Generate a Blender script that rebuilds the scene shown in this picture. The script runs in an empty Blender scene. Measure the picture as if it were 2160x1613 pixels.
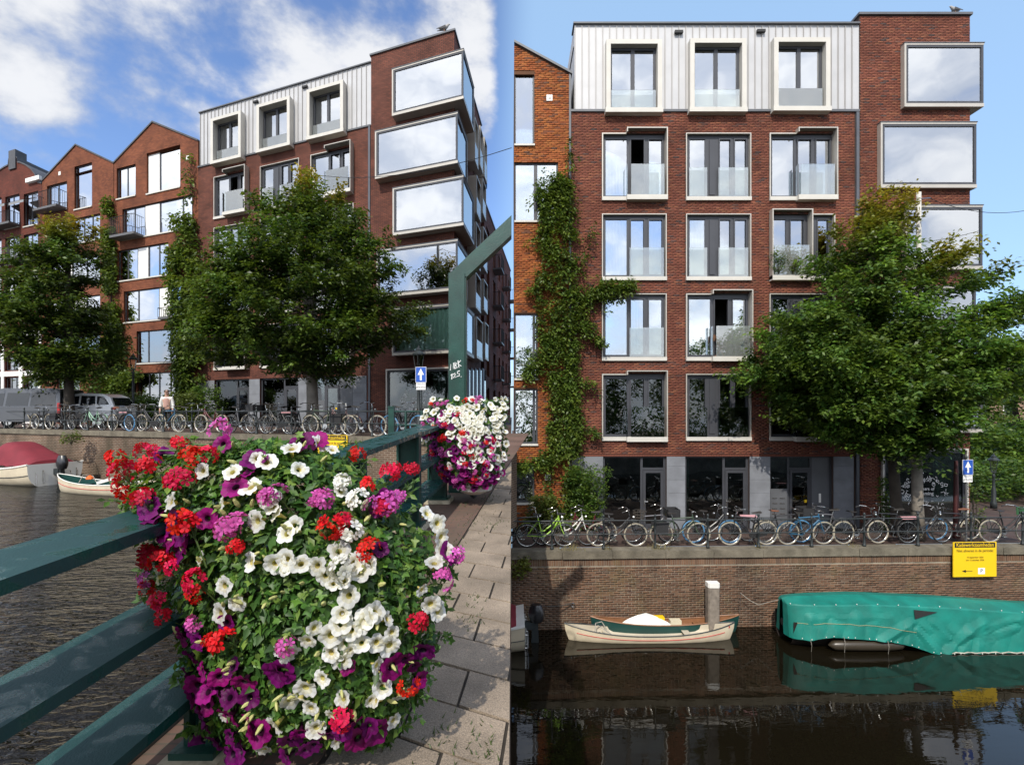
import bpy, math, random
import numpy as np
from mathutils import Vector, Matrix, noise as mnoise

# ---------------------------------------------------------------- camera, sky, sun, exposure
scene = bpy.context.scene
FP, CX, HY = 1080.0, 1080.0, 867.0      # focal length, centre column and horizon row of the 2160 x 1613 picture
EZ = 6.5                                # eye height
cam = bpy.data.cameras.new('camera')
cam.sensor_width = 36.0
cam.lens = 36.0 * FP / 2160.0
cam.shift_y = (HY - 1613 / 2.0) / 2160.0
cam.clip_start = 0.05
cam.clip_end = 2000
camo = bpy.data.objects.new('camera', cam)
scene.collection.objects.link(camo)
camo.location = (0, 0, EZ)
camo.rotation_euler = (math.radians(90), 0, 0)
scene.camera = camo

SUN_EL = math.radians(44)
SUN_H = Vector((-0.27, -0.96, 0)).normalized()
SUN_DIR = Vector((SUN_H.x * math.cos(SUN_EL), SUN_H.y * math.cos(SUN_EL), math.sin(SUN_EL)))
sun = bpy.data.lights.new('sun', 'SUN')
sun.energy = 3.3
sun.angle = math.radians(0.6)
sun.color = (1.0, 0.93, 0.82)
suno = bpy.data.objects.new('sun', sun)
scene.collection.objects.link(suno)
suno.location = (-20, -20, 40)
suno.rotation_euler = SUN_DIR.to_track_quat('Z', 'Y').to_euler()

world = bpy.data.worlds.new('World')
scene.world = world
world.use_nodes = True
wn, wl = world.node_tree.nodes, world.node_tree.links
wn.clear()
def wnode(t, **kw):
    n = wn.new(t)
    for k, v in kw.items():
        setattr(n, k, v)
    return n
def wmath(op, a, b=None, c=None):
    n = wnode('ShaderNodeMath', operation=op)
    for i, v in enumerate((a, b, c)):
        if v is None: continue
        if isinstance(v, (int, float)): n.inputs[i].default_value = v
        else: wl.new(v, n.inputs[i])
    return n.outputs[0]
def wmaprange(v, a, b, c, d, smooth=True):
    n = wnode('ShaderNodeMapRange')
    n.interpolation_type = 'SMOOTHSTEP' if smooth else 'LINEAR'
    wl.new(v, n.inputs[0])
    for i, q in enumerate((a, b, c, d)): n.inputs[i + 1].default_value = q
    return n.outputs[0]
sky = wnode('ShaderNodeTexSky')
sky.sky_type = 'NISHITA'
sky.sun_disc = False
sky.sun_elevation = SUN_EL
sky.sun_rotation = math.atan2(SUN_H.x, SUN_H.y)
sky.altitude = 0
sky.air_density = 1.0
sky.dust_density = 1.0
sky.ozone_density = 2.0
geo = wnode('ShaderNodeTexCoord')
sep = wnode('ShaderNodeSeparateXYZ')
wl.new(geo.outputs['Generated'], sep.inputs[0])
dx, dy, dz = sep.outputs
zz = wmath('ADD', wmath('MAXIMUM', dz, 0.0), 0.42)
comb = wnode('ShaderNodeCombineXYZ')
wl.new(wmath('MULTIPLY', dx, 1.05), comb.inputs[0])
wl.new(wmath('MULTIPLY_ADD', dy, 1.05, 3.7), comb.inputs[1])
wl.new(wmath('MULTIPLY', dz, 1.7), comb.inputs[2])
n1 = wnode('ShaderNodeTexNoise')
n1.inputs['Scale'].default_value = 4.0
n1.inputs['Detail'].default_value = 8
n1.inputs['Roughness'].default_value = 0.58
n1.inputs['Distortion'].default_value = 0.1
wl.new(comb.outputs[0], n1.inputs['Vector'])
n2 = wnode('ShaderNodeTexNoise')
n2.inputs['Scale'].default_value = 1.5
n2.inputs['Detail'].default_value = 3
wl.new(comb.outputs[0], n2.inputs['Vector'])
# the clear quarter of the sky lies ahead and to the east; the rest carries broken cloud
clear = wmath('MULTIPLY', wmaprange(dx, -0.05, 0.04, 0, 1), wmaprange(dy, -0.1, 0.3, 0, 1))
low_east = wmath('MULTIPLY', wmaprange(dx, 0.60, 0.72, 0, 1), wmaprange(dz, 0.26, 0.12, 0, 1))
dens = wmath('ADD', wmath('MULTIPLY', n1.outputs[0], 0.85), wmath('MULTIPLY', n2.outputs[0], 0.35))
dens = wmath('ADD', dens, wmaprange(dy, 0.25, -0.35, 0.0, 0.12))
dens = wmath('SUBTRACT', dens, wmath('MULTIPLY', clear, 0.5))
dens = wmath('ADD', dens, wmath('MULTIPLY', low_east, 0.62))
cloud = wmaprange(dens, 0.535, 0.70, 0, 0.93)
ccol = wnode('ShaderNodeMix', data_type='RGBA')
wl.new(wmaprange(n1.outputs[0], 0.44, 0.64, 0, 1), ccol.inputs[0])
ccol.inputs[6].default_value = (3.0, 3.3, 3.9, 1)
ccol.inputs[7].default_value = (5.3, 5.35, 5.45, 1)
gain = wnode('ShaderNodeMix', data_type='RGBA', blend_type='MULTIPLY')
gain.inputs[0].default_value = 1.0
wl.new(sky.outputs[0], gain.inputs[6])
gain.inputs[7].default_value = (1.0, 1.1, 1.30, 1)
# cloud lit from behind the viewer is brighter toward the sun
sdot = wnode('ShaderNodeVectorMath', operation='DOT_PRODUCT')
wl.new(geo.outputs['Generated'], sdot.inputs[0]); sdot.inputs[1].default_value = tuple(SUN_DIR)
glow = wmaprange(sdot.outputs['Value'], 0.0, 0.95, 1.0, 2.3)
cc2 = wnode('ShaderNodeVectorMath', operation='SCALE')
wl.new(ccol.outputs[2], cc2.inputs[0]); wl.new(glow, cc2.inputs['Scale'])
skymix = wnode('ShaderNodeMix', data_type='RGBA')
wl.new(cloud, skymix.inputs[0])
veil = wnode('ShaderNodeMix', data_type='RGBA')       # thin bright haze in the clear quarter
wl.new(wmath('MULTIPLY', clear, 0.58), veil.inputs[0])
wl.new(gain.outputs[2], veil.inputs[6]); veil.inputs[7].default_value = (3.0, 4.6, 6.4, 1)
wl.new(veil.outputs[2], skymix.inputs[6])
wl.new(cc2.outputs[0], skymix.inputs[7])
bg = wnode('ShaderNodeBackground')
bg.inputs[1].default_value = 0.135
wl.new(skymix.outputs[2], bg.inputs[0])
wo = wnode('ShaderNodeOutputWorld')
wl.new(bg.outputs[0], wo.inputs[0])

scene.view_settings.view_transform = 'Standard'
scene.view_settings.look = 'None'
scene.view_settings.exposure = 0.40
scene.view_settings.gamma = 1.0
scene.render.engine = 'CYCLES'
scene.cycles.max_bounces = 7
scene.cycles.transparent_max_bounces = 12
scene.cycles.sample_clamp_indirect = 6
scene.cycles.caustics_reflective = False
scene.cycles.caustics_refractive = False
scene.cycles.use_denoising = True

# ---------------------------------------------------------------- helpers
COL = scene.collection
BASE = {}
R = random.Random(7)

def at(px, py, Y):
    return Vector(((px - CX) / FP * Y, Y, EZ + (HY - py) / FP * Y))

def tag(o, label=None, cat=None, group=None, kind=None):
    if label: o['label'] = label
    if cat: o['category'] = cat
    if group: o['group'] = group
    if kind: o['kind'] = kind
    return o

def empty(name, loc, label=None, cat=None, group=None, rz=0.0, scale=1.0):
    o = bpy.data.objects.new(name, None)
    COL.objects.link(o)
    o.location = loc
    o.rotation_euler = (0, 0, rz)
    o.scale = (scale, scale, scale)
    o.empty_display_size = 0.2
    BASE[o.name] = Vector(loc)
    return tag(o, label, cat, group)

def copy_tree(o, parent=None):
    c = o.copy()
    COL.objects.link(c)
    c.parent = parent
    for ch in KIDS.get(o.name, []):
        copy_tree(ch, c)
    return c
KIDS = {}

def link(name, me, mat, parent=None, base=None):
    o = bpy.data.objects.new(name, me)
    COL.objects.link(o)
    if mat is not None and len(me.materials) == 0: me.materials.append(mat)
    if parent is not None:
        o.parent = parent
        KIDS.setdefault(parent.name, []).append(o)
        BASE[o.name] = BASE[parent.name]
    else:
        BASE[o.name] = Vector((0, 0, 0))
    return o

class MB:
    def __init__(self):
        self.v, self.f, self.uv, self.c = [], [], [], []
        self.col = None
    def face(self, pts, uv=None):
        i = len(self.v)
        self.v += [tuple(p) for p in pts]
        self.f.append(tuple(range(i, i + len(pts))))
        if uv is None:
            a, b, c = Vector(pts[0]), Vector(pts[1]), Vector(pts[2])
            n = (b - a).cross(c - a)
            ax, ay, az = abs(n.x), abs(n.y), abs(n.z)
            if ay >= ax and ay >= az: uv = [(p[0], p[2]) for p in pts]
            elif ax >= az: uv = [(p[1], p[2]) for p in pts]
            else: uv = [(p[0], p[1]) for p in pts]
        self.uv += list(uv)
        if self.col is not None: self.c += [self.col] * len(pts)
        return self
    def box(self, x0, x1, y0, y1, z0, z1):
        if x0 > x1: x0, x1 = x1, x0
        if y0 > y1: y0, y1 = y1, y0
        if z0 > z1: z0, z1 = z1, z0
        a, b, c, d = (x0, y0, z0), (x1, y0, z0), (x1, y1, z0), (x0, y1, z0)
        e, f, g, h = (x0, y0, z1), (x1, y0, z1), (x1, y1, z1), (x0, y1, z1)
        for q in ((a, b, f, e), (b, c, g, f), (c, d, h, g), (d, a, e, h), (e, f, g, h), (d, c, b, a)):
            self.face(q)
        return self
    def prism_y(self, pts, y0, y1):          # outline in x,z; extruded along y (pts counter-clockwise seen from -y)
        self.face([(x, y0, z) for x, z in pts])
        self.face([(x, y1, z) for x, z in reversed(pts)])
        n = len(pts)
        for i in range(n):
            (xa, za), (xb, zb) = pts[i], pts[(i + 1) % n]
            self.face([(xb, y0, zb), (xa, y0, za), (xa, y1, za), (xb, y1, zb)])
        return self
    def prism_z(self, pts, z0, z1):
        self.face([(x, y, z1) for x, y in pts])
        self.face([(x, y, z0) for x, y in reversed(pts)])
        n = len(pts)
        for i in range(n):
            (xa, ya), (xb, yb) = pts[i], pts[(i + 1) % n]
            self.face([(xa, ya, z0), (xb, yb, z0), (xb, yb, z1), (xa, ya, z1)])
        return self
    def tube(self, path, r, n=6, cap=True):
        P = [Vector(p) for p in path]
        rs = r if isinstance(r, (list, tuple)) else [r] * len(P)
        rings = []
        up = None
        for i, p in enumerate(P):
            t = (P[min(i + 1, len(P) - 1)] - P[max(i - 1, 0)])
            if t.length < 1e-9: t = Vector((0, 0, 1))
            t.normalize()
            if up is None:
                up = Vector((0, 0, 1)) if abs(t.z) < 0.9 else Vector((1, 0, 0))
            s = t.cross(up)
            if s.length < 1e-6: s = t.cross(Vector((0, 1, 0)))
            s.normalize()
            up = s.cross(t).normalized()
            rings.append([p + (s * math.cos(2 * math.pi * k / n) + up * math.sin(2 * math.pi * k / n)) * rs[i] for k in range(n)])
        i0 = len(self.v)
        for rg in rings: self.v += [tuple(q) for q in rg]
        for i in range(len(rings) - 1):
            for k in range(n):
                a = i0 + i * n + k; b = i0 + i * n + (k + 1) % n
                self.f.append((a, b, b + n, a + n))
                self.uv += [(k / n, i), ((k + 1) / n, i), ((k + 1) / n, i + 1), (k / n, i + 1)]
                if self.col is not None: self.c += [self.col] * 4
        if cap:
            for base, rev in ((i0, True), (i0 + (len(rings) - 1) * n, False)):
                idx = [base + k for k in range(n)]
                self.f.append(tuple(reversed(idx)) if rev else tuple(idx))
                self.uv += [(0, 0)] * n
                if self.col is not None: self.c += [self.col] * n
        return self
    def lathe(self, prof, n=12, c=(0, 0, 0), axis='z'):
        i0 = len(self.v)
        for r, h in prof:
            for k in range(n):
                a = 2 * math.pi * k / n
                x, y = r * math.cos(a), r * math.sin(a)
                if axis == 'z': p = (c[0] + x, c[1] + y, c[2] + h)
                elif axis == 'y': p = (c[0] + x, c[1] + h, c[2] - y)
                else: p = (c[0] + h, c[1] + x, c[2] + y)
                self.v.append(p)
        for i in range(len(prof) - 1):
            for k in range(n):
                a = i0 + i * n + k; b = i0 + i * n + (k + 1) % n
                self.f.append((a, b, b + n, a + n))
                self.uv += [(k / n, prof[i][1]), ((k + 1) / n, prof[i][1]), ((k + 1) / n, prof[i + 1][1]), (k / n, prof[i + 1][1])]
                if self.col is not None: self.c += [self.col] * 4
        for base, rev, r in ((i0, True, prof[0][0]), (i0 + (len(prof) - 1) * n, False, prof[-1][0])):
            if r > 1e-4:
                idx = [base + k for k in range(n)]
                self.f.append(tuple(reversed(idx)) if rev else tuple(idx))
                self.uv += [(0, 0)] * n
                if self.col is not None: self.c += [self.col] * n
        return self
    def grid(self, fn, nu, nv, closed_u=False):   # fn(i/nu, j/nv) -> point
        i0 = len(self.v)
        cu = nu if closed_u else nu + 1
        for j in range(nv + 1):
            for i in range(cu):
                self.v.append(tuple(fn(i / nu, j / nv)))
        for j in range(nv):
            for i in range(nu):
                a = i0 + j * cu + i; b = i0 + j * cu + (i + 1) % cu
                self.f.append((a, b, b + cu, a + cu))
                self.uv += [(i / nu, j / nv), ((i + 1) / nu, j / nv), ((i + 1) / nu, (j + 1) / nv), (i / nu, (j + 1) / nv)]
                if self.col is not None: self.c += [self.col] * 4
        return self
    def mesh(self, name, F=None, off=None):
        V = np.array(self.v, dtype=float).reshape(-1, 3)
        if F is not None: V = F(V)
        if off is not None: V = V - np.array(off)
        me = bpy.data.meshes.new(name)
        me.from_pydata(V.tolist(), [], self.f)
        if len(self.uv):
            ul = me.uv_layers.new(name='UVMap')
            ul.data.foreach_set('uv', np.array(self.uv, dtype=np.float32).ravel())
        if self.c and len(self.c) == len(self.uv):
            ca = me.color_attributes.new('Col', 'FLOAT_COLOR', 'CORNER')
            arr = np.ones((len(self.c), 4), dtype=np.float32)
            arr[:, :3] = np.array(self.c, dtype=np.float32)
            ca.data.foreach_set('color', arr.ravel())
        me.validate(verbose=False)
        return me
    def build(self, name, mat, parent=None, F=None, smooth=False, off='base'):
        o_ = None
        if off == 'base': o_ = BASE[parent.name] if parent is not None else None
        me = self.mesh(name, F, o_)
        if smooth:
            me.polygons.foreach_set('use_smooth', [True] * len(me.polygons))
        return link(name, me, mat, parent)

def np_mesh(name, V, Fc, col=None, uv=None):
    """fast mesh from numpy: V (n,3), Fc (m,k) all faces of one size, col (m,3) per face"""
    me = bpy.data.meshes.new(name)
    V = np.asarray(V, dtype=np.float32); Fc = np.asarray(Fc, dtype=np.int32)
    m, k = Fc.shape
    me.vertices.add(len(V)); me.vertices.foreach_set('co', V.ravel())
    me.loops.add(m * k); me.loops.foreach_set('vertex_index', Fc.ravel())
    me.polygons.add(m)
    me.polygons.foreach_set('loop_start', np.arange(0, m * k, k, dtype=np.int32))
    me.update(calc_edges=True)
    if col is not None:
        ca = me.color_attributes.new('Col', 'FLOAT_COLOR', 'CORNER')
        arr = np.ones((m * k, 4), dtype=np.float32)
        arr[:, :3] = np.repeat(np.asarray(col, dtype=np.float32), k, axis=0)
        ca.data.foreach_set('color', arr.ravel())
    if uv is not None:
        ul = me.uv_layers.new(name='UVMap')
        ul.data.foreach_set('uv', np.asarray(uv, dtype=np.float32).ravel())
    me.validate(verbose=False)
    return me

def text(name, body, size, mat, parent, loc, rot, align='CENTER', extrude=0.001, xs=1.0):
    cu = bpy.data.curves.new(name, 'FONT')
    cu.body = body; cu.size = size; cu.align_x = align; cu.align_y = 'CENTER'
    cu.extrude = extrude
    cu.materials.append(mat)
    tmp = bpy.data.objects.new(name, cu)
    me = bpy.data.meshes.new_from_object(tmp)
    bpy.data.objects.remove(tmp)
    if len(me.materials) == 0: me.materials.append(mat)
    o = link(name, me, None, parent)
    o.location = Vector(loc) - BASE[parent.name]
    o.rotation_euler = rot
    o.scale = (xs, 1, 1)
    return o

# ---------------------------------------------------------------- materials
MATS = {}
def nodes_of(name):
    m = bpy.data.materials.new(name)
    m.use_nodes = True
    nt = m.node_tree
    return m, nt.nodes, nt.links, nt.nodes['Principled BSDF']

def lin(c):
    """sRGB 0..255 -> linear"""
    return tuple(((x / 255) / 12.92 if x / 255 <= 0.04045 else ((x / 255 + 0.055) / 1.055) ** 2.4) for x in c)

def M(name, col, rough=0.6, metal=0.0, var=0.12, vscale=2.0, bump=0.0, bscale=30.0, spec=0.5, coat=0.0, dirt=0.0, coord='Object', grain=0.0):
    if name in MATS: return MATS[name]
    m, n, l, p = nodes_of(name)
    tc = n.new('ShaderNodeTexCoord')
    nz = n.new('ShaderNodeTexNoise'); nz.inputs['Scale'].default_value = vscale; nz.inputs['Detail'].default_value = 5
    l.new(tc.outputs[coord], nz.inputs['Vector'])
    mr = n.new('ShaderNodeMapRange')
    mr.inputs[1].default_value = 0.3; mr.inputs[2].default_value = 0.7
    mr.inputs[3].default_value = 1 - var; mr.inputs[4].default_value = 1 + var
    l.new(nz.outputs[0], mr.inputs[0])
    val = mr.outputs[0]
    if grain:
        g = n.new('ShaderNodeTexNoise'); g.inputs['Scale'].default_value = 160; g.inputs['Detail'].default_value = 2
        l.new(tc.outputs[coord], g.inputs['Vector'])
        g2 = n.new('ShaderNodeMapRange'); g2.inputs[1].default_value = .3; g2.inputs[2].default_value = .7
        g2.inputs[3].default_value = 1 - grain; g2.inputs[4].default_value = 1 + grain
        l.new(g.outputs[0], g2.inputs[0])
        mm = n.new('ShaderNodeMath'); mm.operation = 'MULTIPLY'
        l.new(val, mm.inputs[0]); l.new(g2.outputs[0], mm.inputs[1]); val = mm.outputs[0]
    mx = n.new('ShaderNodeMix'); mx.data_type = 'RGBA'; mx.blend_type = 'MULTIPLY'; mx.inputs[0].default_value = 1
    mx.inputs[6].default_value = (*col, 1)
    l.new(val, mx.inputs[7])
    out = mx.outputs[2]
    if dirt:
        d = n.new('ShaderNodeTexNoise'); d.inputs['Scale'].default_value = vscale * 0.6; d.inputs['Detail'].default_value = 8; d.inputs['Roughness'].default_value = .7
        l.new(tc.outputs[coord], d.inputs['Vector'])
        dr = n.new('ShaderNodeMapRange'); dr.inputs[1].default_value = .5; dr.inputs[2].default_value = .75; dr.inputs[3].default_value = 0; dr.inputs[4].default_value = dirt
        l.new(d.outputs[0], dr.inputs[0])
        m2 = n.new('ShaderNodeMix'); m2.data_type = 'RGBA'; l.new(dr.outputs[0], m2.inputs[0]); l.new(out, m2.inputs[6]); m2.inputs[7].default_value = (.07, .06, .045, 1)
        out = m2.outputs[2]
    l.new(out, p.inputs['Base Color'])
    p.inputs['Roughness'].default_value = rough
    p.inputs['Metallic'].default_value = metal
    p.inputs['Specular IOR Level'].default_value = spec
    p.inputs['Coat Weight'].default_value = coat
    if bump:
        b = n.new('ShaderNodeTexNoise'); b.inputs['Scale'].default_value = bscale; b.inputs['Detail'].default_value = 4
        l.new(tc.outputs[coord], b.inputs['Vector'])
        bp = n.new('ShaderNodeBump'); bp.inputs['Strength'].default_value = bump; bp.inputs['Distance'].default_value = 0.02
        l.new(b.outputs[0], bp.inputs['Height']); l.new(bp.outputs[0], p.inputs['Normal'])
    MATS[name] = m
    return m

def ramp(n, stops):
    r = n.new('ShaderNodeValToRGB')
    e = r.color_ramp.elements
    while len(e) < len(stops): e.new(0.5)
    for i, (pos, c) in enumerate(stops):
        e[i].position = pos; e[i].color = (*c, 1)
    return r

def brick_mat(name, c1, c2, mortar, bw=0.21, bh=0.065, ms=0.010, stain=None, hue=0.35, white=0.0):
    m, n, l, p = nodes_of(name)
    tc = n.new('ShaderNodeTexCoord')
    b = n.new('ShaderNodeTexBrick')
    b.inputs['Scale'].default_value = 1.0
    b.inputs['Brick Width'].default_value = bw
    b.inputs['Row Height'].default_value = bh
    b.inputs['Mortar Size'].default_value = ms
    b.inputs['Mortar Smooth'].default_value = 0.1
    b.inputs['Bias'].default_value = 0.0
    b.inputs['Color1'].default_value = (*c1, 1); b.inputs['Color2'].default_value = (*c2, 1); b.inputs['Mortar'].default_value = (*mortar, 1)
    l.new(tc.outputs['UV'], b.inputs['Vector'])
    nz = n.new('ShaderNodeTexNoise'); nz.inputs['Scale'].default_value = 0.9; nz.inputs['Detail'].default_value = 6
    l.new(tc.outputs['UV'], nz.inputs['Vector'])
    mr = n.new('ShaderNodeMapRange'); mr.inputs[1].default_value = .3; mr.inputs[2].default_value = .7; mr.inputs[3].default_value = 1 - hue; mr.inputs[4].default_value = 1 + hue
    l.new(nz.outputs[0], mr.inputs[0])
    mx = n.new('ShaderNodeMix'); mx.data_type = 'RGBA'; mx.blend_type = 'MULTIPLY'; mx.inputs[0].default_value = 1
    l.new(b.outputs['Color'], mx.inputs[6]); l.new(mr.outputs[0], mx.inputs[7])
    out = mx.outputs[2]
    if stain:
        s = n.new('ShaderNodeTexNoise'); s.inputs['Scale'].default_value = 0.7; s.inputs['Detail'].default_value = 8; s.inputs['Roughness'].default_value = .65
        mp = n.new('ShaderNodeMapping'); mp.inputs['Scale'].default_value = (1.6, 0.7, 1)
        l.new(tc.outputs['UV'], mp.inputs[0]); l.new(mp.outputs[0], s.inputs['Vector'])
        sr = n.new('ShaderNodeMapRange'); sr.inputs[1].default_value = .48; sr.inputs[2].default_value = .68; sr.inputs[3].default_value = 0; sr.inputs[4].default_value = .75
        l.new(s.outputs[0], sr.inputs[0])
        m2 = n.new('ShaderNodeMix'); m2.data_type = 'RGBA'; l.new(sr.outputs[0], m2.inputs[0]); l.new(out, m2.inputs[6]); m2.inputs[7].default_value = (*stain, 1)
        out = m2.outputs[2]
    l.new(out, p.inputs['Base Color'])
    p.inputs['Roughness'].default_value = 0.85
    p.inputs['Specular IOR Level'].default_value = 0.25
    bp = n.new('ShaderNodeBump'); bp.inputs['Strength'].default_value = 0.6; bp.inputs['Distance'].default_value = 0.01; bp.invert = True
    l.new(b.outputs['Fac'], bp.inputs['Height']); l.new(bp.outputs[0], p.inputs['Normal'])
    return m

def brick_piece_mat(name, stops, stain=None, sscale=0.7):
    """for bricks built as geometry: colour drawn per brick"""
    m, n, l, p = nodes_of(name)
    at_ = n.new('ShaderNodeAttribute'); at_.attribute_name = 'Col'
    oi = n.new('ShaderNodeObjectInfo')
    geo_ = n.new('ShaderNodeNewGeometry')
    ad = n.new('ShaderNodeMath'); ad.operation = 'ADD'
    l.new(at_.outputs['Fac'], ad.inputs[0]); l.new(oi.outputs['Random'], ad.inputs[1])
    fr = n.new('ShaderNodeMath'); fr.operation = 'FRACT'; l.new(ad.outputs[0], fr.inputs[0])
    r = ramp(n, stops); l.new(fr.outputs[0], r.inputs[0])
    nz = n.new('ShaderNodeTexNoise'); nz.inputs['Scale'].default_value = 0.8; nz.inputs['Detail'].default_value = 7
    l.new(geo_.outputs['Position'], nz.inputs['Vector'])
    mr = n.new('ShaderNodeMapRange'); mr.inputs[1].default_value = .3; mr.inputs[2].default_value = .7; mr.inputs[3].default_value = .72; mr.inputs[4].default_value = 1.25
    l.new(nz.outputs[0], mr.inputs[0])
    mx = n.new('ShaderNodeMix'); mx.data_type = 'RGBA'; mx.blend_type = 'MULTIPLY'; mx.inputs[0].default_value = 1
    l.new(r.outputs[0], mx.inputs[6]); l.new(mr.outputs[0], mx.inputs[7])
    out = mx.outputs[2]
    if stain:
        for k, (sc, sx, lo, hi, amt, colr) in enumerate(stain):
            s = n.new('ShaderNodeTexNoise'); s.inputs['Scale'].default_value = sc; s.inputs['Detail'].default_value = 8; s.inputs['Roughness'].default_value = .68
            mp = n.new('ShaderNodeMapping'); mp.inputs['Scale'].default_value = sx; mp.inputs['Location'].default_value = (k * 3.3, 0, k * 1.7)
            l.new(geo_.outputs['Position'], mp.inputs[0]); l.new(mp.outputs[0], s.inputs['Vector'])
            sr = n.new('ShaderNodeMapRange'); sr.inputs[1].default_value = lo; sr.inputs[2].default_value = hi; sr.inputs[3].default_value = 0; sr.inputs[4].default_value = amt
            l.new(s.outputs[0], sr.inputs[0])
            m2 = n.new('ShaderNodeMix'); m2.data_type = 'RGBA'; l.new(sr.outputs[0], m2.inputs[0]); l.new(out, m2.inputs[6]); m2.inputs[7].default_value = (*colr, 1)
            out = m2.outputs[2]
    l.new(out, p.inputs['Base Color'])
    p.inputs['Roughness'].default_value = 0.85
    p.inputs['Specular IOR Level'].default_value = 0.25
    b = n.new('ShaderNodeTexNoise'); b.inputs['Scale'].default_value = 60
    l.new(geo_.outputs['Position'], b.inputs['Vector'])
    bp = n.new('ShaderNodeBump'); bp.inputs['Strength'].default_value = .3; bp.inputs['Distance'].default_value = .005
    l.new(b.outputs[0], bp.inputs['Height']); l.new(bp.outputs[0], p.inputs['Normal'])
    return m

def glass_mat(name, ior=1.9, tint=(0.75, 0.82, 0.8), base=0.0, rough=0.0, wob=0.02):
    m, n, l, p = nodes_of(name)
    n.remove(p)
    o = n['Material Output']
    g = n.new('ShaderNodeBsdfGlossy'); g.inputs['Roughness'].default_value = rough; g.inputs['Color'].default_value = (.96, .98, 1, 1)
    t = n.new('ShaderNodeBsdfTransparent'); t.inputs['Color'].default_value = (*tint, 1)
    fr = n.new('ShaderNodeFresnel'); fr.inputs['IOR'].default_value = ior
    mr = n.new('ShaderNodeMapRange'); mr.inputs[1].default_value = 0; mr.inputs[2].default_value = 1; mr.inputs[3].default_value = base; mr.inputs[4].default_value = 1
    l.new(fr.outputs[0], mr.inputs[0])
    geo_ = n.new('ShaderNodeNewGeometry')
    nz = n.new('ShaderNodeTexNoise'); nz.inputs['Scale'].default_value = 0.6; nz.inputs['Detail'].default_value = 1
    l.new(geo_.outputs['Position'], nz.inputs['Vector'])
    bp = n.new('ShaderNodeBump'); bp.inputs['Strength'].default_value = wob; bp.inputs['Distance'].default_value = .5
    l.new(nz.outputs[0], bp.inputs['Height']); l.new(bp.outputs[0], g.inputs['Normal'])
    mx = n.new('ShaderNodeMixShader')
    l.new(mr.outputs[0], mx.inputs[0]); l.new(t.outputs[0], mx.inputs[1]); l.new(g.outputs[0], mx.inputs[2])
    l.new(mx.outputs[0], o.inputs[0])
    return m

def leaf_mat(name, trans=0.35, rough=0.45, spec=0.4):
    m, n, l, p = nodes_of(name)
    at_ = n.new('ShaderNodeAttribute'); at_.attribute_name = 'Col'
    l.new(at_.outputs['Color'], p.inputs['Base Color'])
    p.inputs['Roughness'].default_value = rough
    p.inputs['Specular IOR Level'].default_value = spec
    tr = n.new('ShaderNodeBsdfTranslucent')
    g = n.new('ShaderNodeMix'); g.data_type = 'RGBA'; g.blend_type = 'MULTIPLY'; g.inputs[0].default_value = 1
    l.new(at_.outputs['Color'], g.inputs[6]); g.inputs[7].default_value = (1.3, 1.25, .7, 1)
    l.new(g.outputs[2], tr.inputs['Color'])
    mx = n.new('ShaderNodeMixShader'); mx.inputs[0].default_value = trans
    l.new(p.outputs[0], mx.inputs[1]); l.new(tr.outputs[0], mx.inputs[2])
    l.new(mx.outputs[0], n['Material Output'].inputs[0])
    return m

def water_mat(name, col, scale, strength, rough, dist=0.05, rot=0.0, stretch=2.2):
    m, n, l, p = nodes_of(name)
    p.inputs['Base Color'].default_value = (*col, 1)
    p.inputs['Roughness'].default_value = rough
    p.inputs['IOR'].default_value = 1.33
    p.inputs['Specular IOR Level'].default_value = 0.5
    geo_ = n.new('ShaderNodeNewGeometry')
    mp = n.new('ShaderNodeMapping'); mp.inputs['Scale'].default_value = (1, stretch, 1); mp.inputs['Rotation'].default_value = (0, 0, rot)
    l.new(geo_.outputs['Position'], mp.inputs[0])
    a = n.new('ShaderNodeTexNoise'); a.inputs['Scale'].default_value = scale; a.inputs['Detail'].default_value = 3; a.inputs['Roughness'].default_value = .5; a.inputs['Distortion'].default_value = .6
    l.new(mp.outputs[0], a.inputs['Vector'])
    b = n.new('ShaderNodeTexNoise'); b.inputs['Scale'].default_value = scale * .18; b.inputs['Detail'].default_value = 2
    l.new(mp.outputs[0], b.inputs['Vector'])
    ad = n.new('ShaderNodeMath'); ad.operation = 'MULTIPLY_ADD'; ad.inputs[1].default_value = 2.0
    l.new(b.outputs[0], ad.inputs[0]); l.new(a.outputs[0], ad.inputs[2])
    bp = n.new('ShaderNodeBump'); bp.inputs['Strength'].default_value = strength; bp.inputs['Distance'].default_value = dist
    l.new(ad.outputs[0], bp.inputs['Height']); l.new(bp.outputs[0], p.inputs['Normal'])
    return m

DGREY = M('dark_window_metal', (.045, .047, .055), .42, 0, .08)
SURR = M('champagne_metal', (.46, .43, .38), .42, .35, .05)
SILLM = M('cream_sill', (.52, .50, .455), .6, 0, .06)
CLAD = M('pale_metal_cladding', (.45, .45, .455), .45, .15, .05, 1.5)
SEAMM = M('cladding_seam', (.33, .32, .31), .5, .2, .05)
COPM = M('dark_coping', (.10, .105, .115), .5, .2, .1)
STONE = M('bluestone', (.17, .18, .20), .7, 0, .22, 1.6, .15, 25)
GLASS = glass_mat('window_glass', 2.1, (.72, .80, .78), .42)
GLASS3 = glass_mat('clear_bay_glass', 1.5, (.93, .95, .94), .04)
GLASS2 = glass_mat('clear_shop_glass', 1.5, (.5, .55, .54), .06)
GLASSB = glass_mat('balustrade_glass', 1.6, (.86, .90, .88), .12)
_n = GLASSB.node_tree.nodes; _l = GLASSB.node_tree.links      # faint white frit printed on the balustrades
_d = _n.new('ShaderNodeBsdfDiffuse'); _d.inputs[0].default_value = (.8, .83, .82, 1)
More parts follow.
